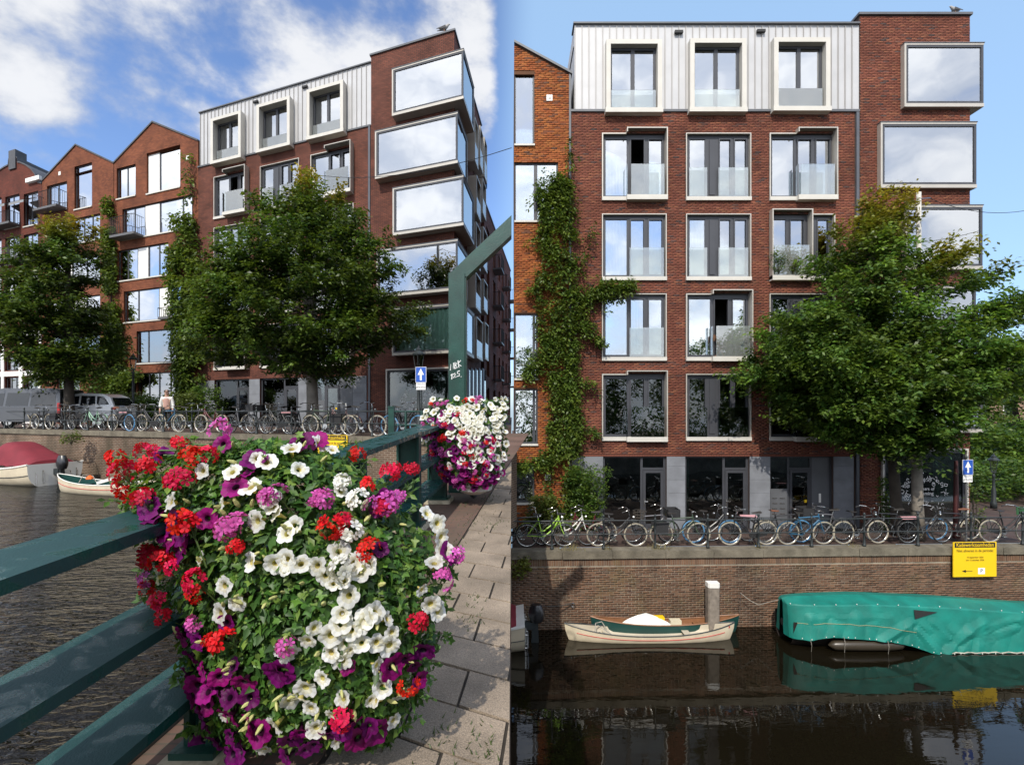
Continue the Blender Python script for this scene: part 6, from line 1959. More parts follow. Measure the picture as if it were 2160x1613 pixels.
for (k, px, y, dr, lab) in east:
    x = on_line(FQR, px, y, ZQR)
    bike(k, pt(FQR, x, y, ZQR - .02 * max(0, (y - .42))), RZR + (0 if dr > 0 else math.pi) + R.uniform(-.05, .05), lab, R.uniform(-.05, .05))
RZL = math.atan2(EXL.y, EXL.x)
west = [(K11, 40, .55, -1, 'black bicycle with a green crate beside the grey van'),
        (K6, 88, .5, 1, 'black bicycle with cream tyres before the rear of the grey van'),
        (K13, 135, .55, 1, 'black bicycle with panniers at the foot of the dark tree'),
        (K10, 198, .5, -1, 'pale mint step-through bicycle before the white car'),
        (K14, 255, .5, 1, 'black bicycle with brown saddle behind the white car'),
        (K3, 318, .55, -1, 'black basket bicycle in front of the person'),
        (K7, 352, .9, 1, 'blue bicycle just behind the basket bicycle near the person'),
        (K6, 400, .5, 1, 'black bicycle with cream tyres below the thick ivy'),
        (K12, 446, .6, -1, 'maroon step-through bicycle between the ivy and the stone piers'),
        (K9, 508, .6, 1, 'grey bicycle with a front box at the first stone pier of the corner block'),
        (K8, 585, .55, -1, 'black bicycle with a pink cushion beside the pale trunk'),
        (K13, 640, .9, 1, 'black bicycle with panniers partly hidden by the pale trunk'),
        (K4, 684, .5, -1, 'green bicycle above the yellow notice on the quay'),
        (K6, 765, .5, 1, 'large black bicycle nearest the bridge railing, before the brick pier'),
        (K13, 160, .95, -1, 'black bicycle with panniers against the flank of the white car'),
        (K8, 285, .95, 1, 'black bicycle with a pink cushion below the lamp post'),
        (K3, 545, .95, 1, 'black basket bicycle before the second stone pier of the corner block'),
        (K12, 720, .95, -1, 'maroon bicycle before the grey entrance panel of the corner block'),
        (K5, 852, .9, 1, 'black bicycle with blue tyres in front of the lettered shop window')]
for (k, px, y, dr, lab) in west:
    x = on_line(FQL, px, y, ZGL)
    bike(k, pt(FQL, x, y, ZGL), RZL + (0 if dr > 0 else math.pi) + R.uniform(-.05, .05), lab, R.uniform(-.05, .05))
# bicycle leaning behind the second flower basket: only its handlebar shows
p = at(1046, 1040, 6.35); bz = EZ - 1.65 + BSL * p.y
bike(('grey', TYB, True, 'none', 'high', None), (-.42, 7.75, bz + BSL * 1.4 + .0), math.radians(80), 'bicycle behind the smaller flower basket with only its chrome handlebar showing', 0, 'bicycles parked at the quay railings').scale = (1.12, 1.12, 1.28)

# ---------------------------------------------------------------- lamps, signs, pole
LGL = glass_mat('lantern_glass', 1.5, (.85, .85, .80), .05)
def street_lamp(px, Y, ztop_px, zg, label, col=IRON):
    c = at(px, ztop_px, Y)
    t = empty('street_lamp', (c.x, c.y, zg), label, 'street lamp', 'lantern lamps')
    h = c.z - zg
    b = MB(); b.lathe([(.13, 0), (.13, .25), (.09, .35), (.09, .9), (.06, 1.0), (.05, h - 1.15), (.07, h - 1.1), (.05, h - 1.02), (.03, h - .92)], 10, (c.x, c.y, zg)); b.build('post', col, t, None, True)
    b = MB(); b.tube([(c.x - .28, c.y, zg + h - 1.25), (c.x + .28, c.y, zg + h - 1.25)], .014, 6); b.build('ladder_bar', col, t)
    b = MB(); b.lathe([(.11, h - .86), (.19, h - .36)], 4, (c.x, c.y, zg)); b.build('lantern_glass', LGL, t)
    b = MB()
    for k in range(4):
        a = math.pi / 2 * k; b.tube([(c.x + .11 * math.cos(a), c.y + .11 * math.sin(a), zg + h - .88), (c.x + .195 * math.cos(a), c.y + .195 * math.sin(a), zg + h - .34)], .012, 5)
    b.lathe([(.13, h - .92), (.12, h - .86)], 4, (c.x, c.y, zg)); b.lathe([(.22, h - .36), (.23, h - .32), (.10, h - .20), (.11, h - .16), (.04, h - .10), (.03, h - .04), (.0, h)], 8, (c.x, c.y, zg)); b.build('lantern_cap', col, t)
    return t
street_lamp(281, 27.5, 744, ZGL, 'lantern street lamp in front of the tall gabled house')
street_lamp(883, 18.6, 728, ZGL, 'lantern street lamp in front of the lettered shop window')
street_lamp(2096, 24.0, 955, ZB, 'distant lantern street lamp under the park trees')
def arrow_sign(pos, F_rz, zg, w, label, pole_mat, tilt=0.0):
    x, y, z = pos
    t = empty('traffic_sign', (x, y, zg), label, 'sign', 'one-way arrow signs')
    rot = Matrix.Rotation(F_rz, 3, 'Z')
    def FS(V):
        V = np.array([rot @ Vector(v) for v in V]); return V + np.array((x, y, 0))
    b = MB(); b.tube([(.0, .05, zg), (.0, .05, z + w * .6)], .03, 8); b.build('pole', pole_mat, t, FS)
    pl = MB(); pl.box(-w / 2, w / 2, -.012, .008, z - w * .68, z + w * .68); bl = pl.build('sign_plate', INKW, t, FS)
    b = MB(); b.box(-w * .47, w * .47, -.016, -.0125, z - w * .65, z + w * .65); b.build('blue_field', BLUE, bl, FS)
    b = MB(); b.face([(-.09 * w, -.018, z - w * .5), (.09 * w, -.018, z - w * .5), (.09 * w, -.018, z + .0 * w), (-.09 * w, -.018, z + .0 * w)]); b.face([(-.30 * w, -.018, z - .02 * w), (.30 * w, -.018, z - .02 * w), (.0, -.018, z + .55 * w)]); b.build('arrow', INKW, bl, FS)
    z2 = z - w * 1.02
    s = MB(); s.box(-w * .44, w * .44, -.012, .006, z2 - w * .32, z2 + w * .30); sp = s.build('sub_plate', INKW, t, FS)
    text('lettering', 'uitgezonderd', w * .14, INK, sp, Vector(FS(np.array([[0, -.014, z2 + w * .2]]))[0]), (math.radians(90), 0, F_rz))
    b = MB()
    for cx in (-.25, .2):
        for dx in (-.12, .12): torus(b, ((cx + dx) * w, -.014, z2 - .12 * w), .075 * w, .013 * w, 12, 4)
        b.tube([((cx - .12) * w, -.014, z2 - .12 * w), (cx * w, -.014, z2 + .02 * w), ((cx + .12) * w, -.014, z2 - .12 * w)], .014 * w, 4)
    b.build('pictogram', INK, sp, FS)
    return t
RED_POLE = M('maroon_pole', (.06, .015, .015), .5)
c = at(2041, 985, 16.6); arrow_sign((c.x, c.y, c.z), math.radians(4), ZQR - .05, .36, 'blue one-way arrow sign on a pole in front of the park trees', M('sign_pole_grey', (.12, .12, .125), .5, .3))
c = at(888, 790, 18.2); arrow_sign((c.x, c.y, c.z), math.radians(-12), ZGL, .40, 'blue one-way arrow sign under the lantern before the lettered shop window', IRON)
# bollard-like dark red base beside the east sign
c = at(2037, 1000, 16.9)
b = MB(); b.lathe([(.12, 0), (.12, .35), (.085, .45), (.075, 1.4), (.06, 2.3), (.05, 2.6)], 10, (0, 0, 0)); o = b.build('lamp_post_base', RED_POLE); o.location = (c.x - .10, c.y + .25, ZQR - .08); tag(o, 'dark maroon post standing right behind the blue sign pole', 'post')
POLEM = M('weathered_pole', (.42, .41, .38), .8, 0, .15)
def utility_pole(px, y0, Y, zg, label, end, r_=.075):
    c = at(px, y0, Y)
    t = empty('utility_pole', (c.x, c.y, zg), label, 'pole', 'wire poles')
    b = MB(); b.tube([(c.x, c.y, zg), (c.x, c.y, c.z)], [r_ * 1.2, r_], 10); b.build('pole', POLEM, t, None, True)
    b = MB(); b.tube([(c.x - .12, c.y - .05, c.z - .25), (c.x + .35, c.y - .05, c.z - .22)], .02, 5); b.build('bracket', CHROME, t)
    s = Vector((c.x + .3, c.y - .05, c.z - .22)); e = end
    b = MB(); b.tube([s.lerp(e, k / 12) - Vector((0, 0, .35 * 4 * (k / 12) * (1 - k / 12))) for k in range(13)], .010, 5); b.build('wire', BLACK, t)
utility_pole(1938, 406, 17.6, ZQR - .1, 'bare grey pole with a wire rising out of the tree beside the square-on block', at(2200, 436, 18.5))
utility_pole(663, 360, 20.2, ZGL, 'bare grey pole with a wire above the broad dense tree', at(1079, 312, 14))
# small green end post
c = at(826, 900, 16.75)
b = MB(); b.box(-.09, .09, -.09, .09, 0, .98); b.box(-.11, .11, -.11, .11, .98, 1.02); b.box(-.13, .13, -.13, .13, 0, .06); o = b.build('end_post', GREENP); o.location = (c.x, c.y, ZGL - .01); tag(o, 'short square dark green post ending the quay railing', 'post')
gp = empty('green_fence', tuple(FQL(np.array([[3.2, .16, ZGL]]))[0]), 'low dark green rail running on from the short post toward the bridge', 'railing')
xa = on_line(FQL, 833, .16, ZGL); xb = on_line(FQL, 935, .16, ZGL)
for t in (.84, .40): MB().tube([(xa, .16, ZGL + t), (xb, .16, ZGL + t)], .025, 6).build('rail', GREENP, gp, FQL)
for k in range(3): x = xa + (xb - xa) * (k + .7) / 3; MB().box(x - .03, x + .03, .13, .19, ZGL, ZGL + .86).build('post', GREENP, gp, FQL)

# yellow notices
def notice(F, x, zc, w, h, label, rz):
    t = empty('notice_board', tuple(F(np.array([[x, -.1, zc - h / 2]]))[0]), label, 'sign', 'yellow quay-work notices')
    b = MB(); b.box(x - w / 2, x + w / 2, -.135, -.105, zc - h / 2, zc + h / 2); pl = b.build('board', SIGNY, t, F)
    for s in (-.3, .3): MB().box(x + s * w - .02, x + s * w + .02, -.105, .0 if F is FQL else -.0, zc - h * .4, zc + h * .4).build('bracket', IRON, t, F)
    y = -.1365
    b = MB(); b.face([(x - w * .47, y, zc + h * .34), (x + w * .47, y, zc + h * .34), (x + w * .47, y, zc + h * .485), (x - w * .47, y, zc + h * .485)]); b.build('black_band', INK, pl, F)
    rot = (math.radians(90), 0, rz)
    def tx(s, size, dz, m_, xs=1.0, dx=0.0): text('lettering', s, size, m_, pl, pt(F, x + dx, y - .003, zc + dz * h), rot, 'CENTER', .0008, xs)
    tx('Kadewerkzaamheden', h * .155, .415, INKY, .62 * w / h * 1.05)
    tx('Niet afmeren in de periode:', h * .115, .25, INK, .60 * w / h * 1.1)
    tx('10 september 2026', h * .068, .06, INK, .95); tx('t/m 12 oktober 2026', h * .068, -.02, INK, .95)
    b = MB(); z = zc - h * .335; b.face([(x - w * .22, y - .002, z - .008), (x - w * .06, y - .002, z - .008), (x - w * .06, y - .002, z + .008), (x - w * .22, y - .002, z + .008)]); b.face([(x - w * .31, y - .002, z), (x - w * .21, y - .002, z - .045), (x - w * .21, y - .002, z + .045)]); b.build('arrow', INK, pl, F)
    b = MB(); b.face([(x + w * .07, y - .001, z - h * .09), (x + w * .23, y - .001, z - h * .09), (x + w * .23, y - .001, z + h * .09), (x + w * .07, y - .001, z + h * .09)]); b.build('parking_square', INKW, pl, F)
    tx('P', h * .15, -.335, INK, 1.0, w * .15)
def fq_at(px, py):
    x = on_line(FQR, px, -.12, 2.0); q = FQR(np.array([[x, -.12, 0]]))[0]
    return x, EZ + (HY - py) / FP * q[1]
x, zt = fq_at(2010, 1143); x2, zb_ = fq_at(2101, 1215)
notice(FQR, (x + x2) / 2, (zt + zb_) / 2, x2 - x, zt - zb_, 'yellow quay-work notice fixed to the wall above the green covered boat', RZR)
xa = on_line(FQL, 667, -.12, ZGL); xb = on_line(FQL, 733, -.12, ZGL); Yq = FQL(np.array([[(xa + xb) / 2, -.12, ZGL]]))[0][1]
zt = EZ + (HY - 917) / FP * Yq
notice(FQL, (xa + xb) / 2, zt - .55, (xb - xa), 1.1, 'yellow quay-work notice peeking out above the foreground flowers', RZL)

# ---------------------------------------------------------------- boats
def hull(b, L, B, H, draft, bow=2.2, stern=.85, sheer=.25, double=False, nu=30, nv=12, inset=0.0, tuck=.6):
    """x forward; v runs gunwale - keel - gunwale"""
    def st(u):
        s = 2 * u - 1
        if double: return max(.012, 1 - abs(s) ** bow)
        e = (1 - max(0, s) ** bow) if s > 0 else (1 - (1 - stern) * (-s) ** 2.0)
        return max(.012, e)
    def fn(u, v):
        s = 2 * u - 1
        hb = B / 2 * st(u) ** .75 - inset
        hb = max(hb, .004)
        top = H + sheer * abs(s) ** 2.2
        a = math.pi * v
        w = math.cos(a); dpt = math.sin(a)
        y = hb * math.copysign(abs(w) ** tuck, w)
        z = top - (top + draft * (1 - .6 * abs(s) ** 3)) * dpt ** .8 + (inset * 1.2 if dpt > .5 else 0)
        if double:
            lowf = 1 - max(0, min(1, (z + draft) / (top + draft)))
            return (s * L / 2 * (1 - .075 * lowf ** 1.6 * abs(s) ** 6), y, z)
        x = s * L / 2 + (.06 * L * (s > 0) * s ** 6) * (z / max(top, .01) - .5)
        return (x, y, z)
    b.grid(fn, nu, nv)
    return fn
def gunwale(b, fn, r_, n=22):
    for v in (0.0, 1.0): b.tube([fn(k / n, v) for k in range(n + 1)], r_, 5)
CREAM = M('cream_hull', (.62, .54, .40), .45, 0, .10, 3, 0, 30, .5, 0, .15); BOATW = M('white_gelcoat', (.74, .73, .68), .3, 0, .05); WOOD = M('boat_wood', (.22, .10, .045), .5, 0, .2, 6); BGREEN = M('boat_green', (.01, .05, .045), .35)
ROPE = M('rope', (.32, .30, .26), .9, 0, .15); ROPED = M('dark_rope', (.05, .045, .04), .9)
def canoe(label, loc, rz, L, B, H, colm, stripe, inner, rim, group=None, sheer=.26):
    t = empty('rowing_boat', loc, label, 'boat', group, rz); BASE[t.name] = Vector((0, 0, 0))
    b = MB(); fn = hull(b, L, B, H, .10, 2.6, .10, sheer, True); b.build('hull', colm, t, None, True)
    b = MB(); hull(b, L * .985, B, H - .01, .0, 2.6, .10, sheer, True, inset=.03); b.build('lining', inner, t, None, True)
    b = MB(); gunwale(b, fn, .018); b.build('gunwale', rim, t)
    if stripe is not None:
        b = MB()
        for side in (0.085, 0.915):
            P = [Vector(fn(k / 30, side)) + Vector((0, .006 if side < .5 else -.006, 0)) for k in range(2, 29)]
            b.tube(P, .011, 4)
        b.build('stripe', stripe, t)
    for x in (-.25, .22):
        MB().box(x * L - .1, x * L + .1, -B * .40, B * .40, H * .72, H * .78).build('thwart', WOOD if stripe is None else inner, t)
    return t, fn
REDS = M('red_stripe', (.42, .03, .025), .5)
cy = 14.62
ca = at(1190, 1340, cy); cb_ = at(1550, 1340, cy)
can, cfn = canoe('cream open rowing boat with a red stripe, lying in front of the dark green boat', ((ca.x + cb_.x) / 2, cy, ZWR), math.radians(.6), cb_.x - ca.x, .68, .21, CREAM, REDS, M('canoe_lining', (.45, .40, .31), .6), IRON)
b = MB(); b.lathe([(.05, 0), (.05, .012)], 12, (cb_.x - (ca.x + cb_.x) / 2 - .22, -.10, .38), 'y'); b.build('red_dot', REDS, can)
b = MB(); b.tube([(-1.6, -.2, .24), (-1.55, -.05, .48), (-1.35, .1, .46), (-1.2, .1, .24)], .014, 6); b.tube([(-1.5, -.1, .44), (-1.1, -.22, .22)], .012, 6); b.build('oar_bracket', ROPE, can)
ga = at(1245, 1320, 15.03); gb = at(1562, 1320, 15.03)
grn, gfn_ = canoe('dark green wooden boat loaded with white sheets, moored between the cream boat and the quay', ((ga.x + gb.x) / 2, 15.06, ZWR), math.radians(1.5), gb.x - ga.x, .50, .30, BGREEN, None, WOOD, WOOD, None, .20)
gx = (ga.x + gb.x) / 2
def lump(name, mat, label, cat, px, py, Y, w, h, d, seed):
    c = at(px, py, Y); rr = random.Random(seed); b = MB()
    b.grid(lambda u, v: (w / 2 * math.cos(2 * math.pi * u) * (1 - v ** 2.2) * (1 + .12 * math.sin(5 * u * 6.28 + seed)) , d / 2 * math.sin(2 * math.pi * u) * (1 - v ** 2.2), h * v * (1 + .1 * math.sin(3 * 6.28 * u))), 16, 6, True)
    o = b.build(name, mat); o.location = (c.x, c.y, c.z); tag(o, label, cat); return o
lump('tarpaulin', BOATW, 'crumpled white sheet lying in the dark green boat', 'sheet', 1362, 1328, 15.02, 1.5, .46, .40, 1)
o = MB().box(-.17, .17, -.1, .1, 0, .12).build('jerry_can', SIGNY); o.location = at(1388, 1308, 15.12); tag(o, 'yellow container on the white sheet in the dark green boat', 'container')
o = MB().box(-.16, .16, -.1, .1, 0, .14).build('storage_box', M('ivory_box', (.6, .55, .4), .5)); o.location = at(1424, 1316, 15.1); tag(o, 'ivory box beside the yellow container in the dark green boat', 'box')
lump('orange_bag', M('orange_cloth', (.62, .12, .02), .8), 'orange bag at the end of the dark green boat', 'bag', 1261, 1321, 15.05, .24, .13, .2, 3)
# mooring post
c = at(1503, 1227, 14.93)
mp_ = empty('mooring_post', (c.x, 14.93, ZWR - .5), 'weathered wooden mooring post with a white painted top beside the cream boat', 'post')
b = MB(); b.prism_z([(c.x - .165, 14.83), (c.x - .13, 14.79), (c.x + .13, 14.79), (c.x + .165, 14.83), (c.x + .165, 15.05), (c.x - .165, 15.05)], ZWR - .5, c.z - .13); b.build('shaft', M('grey_wood', (.20, .17, .14), .9, 0, .3, 7, .5, 20), mp_)
b = MB(); b.prism_z([(c.x - .172, 14.825), (c.x - .13, 14.782), (c.x + .13, 14.782), (c.x + .172, 14.825), (c.x + .172, 15.055), (c.x - .172, 15.055)], c.z - .13, c.z); b.build('cap', WHITEP, mp_)
# covered boat
TEAL = M('teal_tarpaulin', (.004, .160, .128), .6, 0, .22, 2.2, .6, 4, .4, 0, .12)
tx0 = at(1648, 1300, 14.5).x; tx1 = at(2290, 1300, 14.5).x
cov = empty('covered_boat', ((tx0 + tx1) / 2, 14.5, ZWR), 'long boat entirely wrapped in a teal green tarpaulin, moored by the quay', 'boat')
b = MB(); L = tx1 - tx0; fnh = hull(b, L - .2, 1.35, .62, .1, 3.0, .8, .12)
hb = MB(); hull(hb, L - .2, 1.25, .60, .1, 3.0, .75, .12); hv = [(v[0] + (tx0 + tx1) / 2, v[1] + 14.55, v[2]) for v in hb.v]; hb.v = hv; hb.build('hull', M('dark_hull', (.018, .014, .012), .4), cov, None, True)
tp = MB()
CREASE = [((.37, .42), (.27, 1.0), .07), ((.37, .42), (.44, 1.0), -.07), ((.37, .42), (.35, .95), .04), ((.55, .50), (.47, 1.0), .06), ((.55, .50), (.60, .30), .05), ((.70, .35), (.58, .62), -.05), ((.58, .62), (.565, .95), .04), ((.06, .35), (.05, 1.0), .05), ((.12, .45), (.13, .9), -.03), ((.20, .30), (.21, .95), .03),
          ((.72, .15), (.60, .55), .04), ((.80, .4), (.74, 1.0), .05), ((.44, .35), (.52, .9), -.04), ((.90, .3), (.86, 1.0), .05), ((.30, .35), (.06, .42), .018), ((.37, .42), (.62, .62), .018)]
def seg_d(u, t, a_, c_):
    ax, at_, cx_, ct_ = a_[0] * 8, a_[1], c_[0] * 8, c_[1]
    px_, pt_ = u * 8, t
    dx_, dt_ = cx_ - ax, ct_ - at_
    k = max(0, min(1, ((px_ - ax) * dx_ + (pt_ - at_) * dt_) / (dx_ * dx_ + dt_ * dt_)))
    return math.hypot(px_ - ax - k * dx_, pt_ - at_ - k * dt_)
def tarp(u, v):
    x = tx0 + L * u
    e = min(1, (1 - abs(2 * u - 1) ** 7)) ** .5
    half = .10 + .62 * e ** .7
    top = np.interp(u, [0, .02, .25, .5, .8, 1], [1.22, 1.27, 1.32, 1.24, 1.06, .98])
    hem = np.interp(u, [0, .05, .12, .28, .36, .42, .48, 1], [.26, .30, .42, .33, .20, .02, -.03, -.03])
    a = (v - .5) * 2
    if abs(a) < .28:
        y = half * a / .28 * .74; z = top - .10 * (abs(a) / .28)
    else:
        t = (abs(a) - .28) / .72
        y = math.copysign(half * (.74 + .30 * t), a); z = top - .10 - (top - .10 - hem) * t
        fold = .018 * math.sin(u * 61 + 4 * t) * t
        for (p_, q_, h_) in CREASE:
            d_ = seg_d(u, t, p_, q_)
            if d_ < .17: fold += h_ * (1 - d_ / .17)
        y += math.copysign(fold, a)
    return (x, 14.5 + y, z)
tp.grid(tarp, 240, 60); tp.build('tarpaulin', TEAL, cov)
b = MB()
for k in range(46):
    u = .01 + .98 * k / 45
    for v in (.36 if k % 3 == 0 else .004,):
        p = Vector(tarp(u, v)); b.lathe([(.014, -.012), (.014, -.004)], 6, (p.x, p.y - .005, p.z + .03), 'y')
b.build('eyelets', WHITEP, cov)
b = MB()
for u in (.05, .15, .28, .52, .68, .84):
    p = Vector(tarp(u, .004)); b.tube([p + Vector((0, -.01, .03)), p + Vector((.02, -.03, -.12)), (p.x + .05, p.y + .05, -.05)], .006, 4)
b.build('tie_lines', ROPE, cov)
b = MB(); q = [Vector(tarp(.48 + .52 * k / 40, .012 + .004 * math.sin(k * 1.9))) + Vector((0, -.008, .02)) for k in range(41)]; b.tube(q, [.012 + .01 * abs(math.sin(k * 1.3)) for k in range(41)], 4); b.build('scum_line', M('waterline_scum', (.34, .33, .28), .9, 0, .3, 9), cov)
u0, u1 = (at(1923, 0, 14).x - tx0) / L, (at(1972, 0, 14).x - tx0) / L
pts = [Vector(tarp(u0, .335)) , Vector(tarp(u0, .255)), Vector(tarp(u1, .325))]
b = MB(); b.face([p + Vector((0, -.03, 0)) for p in pts]); b.face([p + Vector((0, -.026, 0)) for p in reversed(pts)]); b.build('dark_patch', INK, cov)
b = MB(); q = [Vector(tarp(.02 + .36 * k / 14, .17 - .035 * k / 14)) + Vector((0, -.012, .01 * math.sin(k * 2.4))) for k in range(15)]; b.tube(q, .006, 4); b.build('seam', M('seam_thread', (.35, .30, .15), .8), cov)
b = MB(); fx = at(1850, 0, 13.8).x; b.lathe([(.02, -1.1), (.13, -.95), (.15, -.3), (.15, .5), (.12, .85), (.02, 1.0)], 12, (fx - .15, 13.90, .16), 'x'); b.build('fender', M('dark_fender', (.04, .032, .022), .35), cov, None, True)
b = MB(); b.lathe([(.10, 0), (.10, .05)], 10, (tx0 + .02, 14.5, .55), 'x'); b.build('tyre_fender', BLACK, cov)
# motor boats: one modelled, two moored
def motor_boat():
    t = empty('motor_boat', (0, 0, 0))
    L = 5.2
    b = MB(); fn = hull(b, L, 2.0, .62, .15, 2.4, .88, .22, tuck=.45); b.build('hull', CREAM, t, None, True)
    b = MB()
    b.face([fn(0, v / 12) for v in range(13)]); b.build('transom', BOATW, t)
    b = MB(); b.grid(lambda u, v: tuple(Vector(fn(u, 0)).lerp(Vector(fn(u, 1)), v) + Vector((0, 0, .10 * math.sin(math.pi * v) * u))), 16, 6); b.build('deck', BOATW, t, None, True)
    b = MB(); gunwale(b, fn, .035); b.build('rubbing_strake', BOATW, t)
    b = MB()
    for v in (.12, .88): b.tube([Vector(fn(k / 20, v)) + Vector((0, .01 if v < .5 else -.01, 0)) for k in range(0, 20)], .012, 4)
    b.build('stripe', IRON, t)
    # cover: highest amidships, sloping aft and steeply forward
    RC_ = M('dark_red_cover', (.16, .012, .022), .8, 0, .12, 3, .2, 8)
    def cv(u, v):
        x = -2.35 + 3.0 * u
        top = np.interp(u, [0, .15, .62, .8, 1], [.95, 1.12, 1.62, 1.60, .98]); half = np.interp(u, [0, .8, 1], [.84, .86, .70])
        a = (v - .5) * 2; y = half * math.copysign(abs(a) ** .7, a)
        z = .74 + (top - .74) * max(0, 1 - abs(a) ** 2.6) + .02 * math.sin(9 * u * 3.14) * abs(a)
        return (x, y, z)
    b = MB(); b.grid(cv, 22, 14); b.face([cv(0, v / 14) for v in range(15)]); b.build('cover', RC_, t, None, True)
    b = MB(); b.grid(lambda u, v: (.55 + .9 * u, (.70 - .25 * u) * math.cos(math.pi * v), .75 + (.62 * (1 - u) ** .8 + .1) * math.sin(math.pi * v)), 8, 8); b.build('cabin', BOATW, t, None, True)
    b = MB()
    for s in (-1, 1): b.prism_y([(.62, .90), (1.05, .88), (1.0, 1.02), (.66, 1.16)], s * .62 - .02, s * .62 + .02)
    b.build('cabin_window', INK, t)
    b = MB(); b.tube([(2.3, .0, 1.15), (1.7, .55, 1.18), (.9, .85, 1.12)], .016, 5); b.tube([(2.3, .0, 1.15), (1.7, -.55, 1.18), (.9, -.85, 1.12)], .016, 5); b.tube([(2.3, 0, .85), (2.3, 0, 1.15)], .016, 5)
    for s in (-1, 1): b.tube([(1.7, .55 * s, .85), (1.7, .55 * s, 1.18)], .014, 5)
    b.build('bow_rail', CHROME, t)
    # outboard
    b = MB(); b.grid(lambda u, v: (-2.98 + .26 * math.cos(2 * math.pi * u) * (.55 + .45 * math.sin(math.pi * min(1, v * .9 + .1))), .17 * math.sin(2 * math.pi * u) * (.6 + .4 * math.sin(math.pi * min(1, v * .9 + .1))), .62 + .52 * v), 16, 8, True); b.face([(-2.98 + .15 * math.cos(2 * math.pi * k / 12), .1 * math.sin(2 * math.pi * k / 12), 1.14) for k in range(12)])
    om = b.build('outboard_motor', M('outboard_black', (.012, .012, .014), .3, 0, .1, 2, 0, 30, .5, .5), t, None, True)
    b = MB(); b.prism_y([(-3.02, .64), (-2.86, .64), (-2.82, .0), (-2.84, -.2), (-3.0, -.2), (-3.05, .0)], -.07, .07); b.box(-2.9, -2.58, -.09, .09, .40, .62); b.build('motor_leg', IRON, om)
    b = MB()
    for s in (-.55, .55): rect_frame(b, -2.66, -2.62, .1, .6, s - .12, s - .10, .02); b.tube([(-2.62, s - .12, .5), (-2.70, s - .12, .5), (-2.70, s - .12, .12), (-2.62, s - .12, .12)], .013, 5); b.tube([(-2.62, s + .12, .5), (-2.70, s + .12, .5), (-2.70, s + .12, .12), (-2.62, s + .12, .12)], .013, 5)
    b.build('stern_ladder', CHROME, t)
    return t
mbt = motor_boat()
c = at(128, 1018, 20.2)
d = Vector((-EXL.x, -EXL.y))
mbt.location = (c.x + d.x * 2.95, c.y + d.y * 2.95, ZWL); mbt.rotation_euler = (0, 0, math.atan2(d.y, d.x)); mbt.scale = (1.02, 1.02, 1.02)
tag(mbt, 'cream motor boat with a dark red cover and black outboard, below the grey van', 'boat', 'motor boats')
m2 = copy_tree(mbt); m2.location = (-2.05, 14.45, ZWR); m2.rotation_euler = (0, 0, math.pi); m2.scale = (.92, .92, .92)
tag(m2, 'stern of a motor boat with a black outboard jutting in beside the cream rowing boat', 'boat', 'motor boats')
rb = at(123, 1035, 18.7); rb2 = at(330, 1035, 17.4)
mid = (rb + rb2) / 2
rw, _f = canoe('cream rowing boat with a red line, half hidden by red geraniums below the quay', (mid.x, mid.y, ZWL), math.atan2(rb2.y - rb.y, rb2.x - rb.x), (rb2 - rb).length, .95, .36, CREAM, REDS, BGREEN, BOATW)
b = MB(); b.tube([(-1.0, -.2, .36), (-.95, -.1, .62), (-.75, .1, .58), (-.6, .1, .38)], .016, 6); b.build('oar_bracket', ROPE, rw)
o = MB().box(-.4, .4, -.22, .22, 0, .10).build('white_board', BOATW); o.location = (mid.x + .2, mid.y - .02, ZWL + .42); o.rotation_euler = (0, math.radians(-14), math.radians(-20)); tag(o, 'white board lying across the half hidden rowing boat', 'board')
lb = lump('orange_bag', M('orange_cloth', (.62, .12, .02), .8), 'orange bag in the half hidden rowing boat', 'bag', 189, 1010, 18.3, .26, .14, .2, 5)
# ropes and rings
def rope(pts, label, name='mooring_rope', r_=.014, m_=ROPED):
    b = MB(); b.tube(pts, r_, 5); o = b.build(name, m_); tag(o, label, 'rope'); return o
a = at(1122, 1272, 14.5); c = at(1208, 1271, 15.22)
rope([a.lerp(c, k / 8) - Vector((0, 0, .16 * 4 * k / 8 * (1 - k / 8) * .6)) for k in range(9)], 'dark rope from the black outboard boat to the ring on the quay')
b = MB(); torus(b, (0, 0, 0), .055, .012, 14, 5); o = b.build('mooring_ring', CHROME); o.location = (c.x, c.y - .05, c.z - .04); tag(o, 'iron mooring ring on the quay holding the dark rope', 'ring')
a = at(1562, 1250, 15.2); c = at(1560, 1310, 15.1)
rope([a, a.lerp(c, .5), c], 'thin line hanging down the quay to the bow of the dark green boat', r_=.009)
a2 = at(1600, 1275, 15.1); c2 = at(1652, 1262, 14.6)
rope([a, a.lerp(a2, .5) - Vector((0, 0, .04)), a2, c2], 'pale slack line from the quay to the covered boat', r_=.008, m_=ROPE)
a = at(150, 968, 20.6); c = at(202, 975, 22.0)
rope([a, a.lerp(c, .5) - Vector((0, 0, .08)), c], 'dark rope from the red covered boat to the quay', r_=.016)

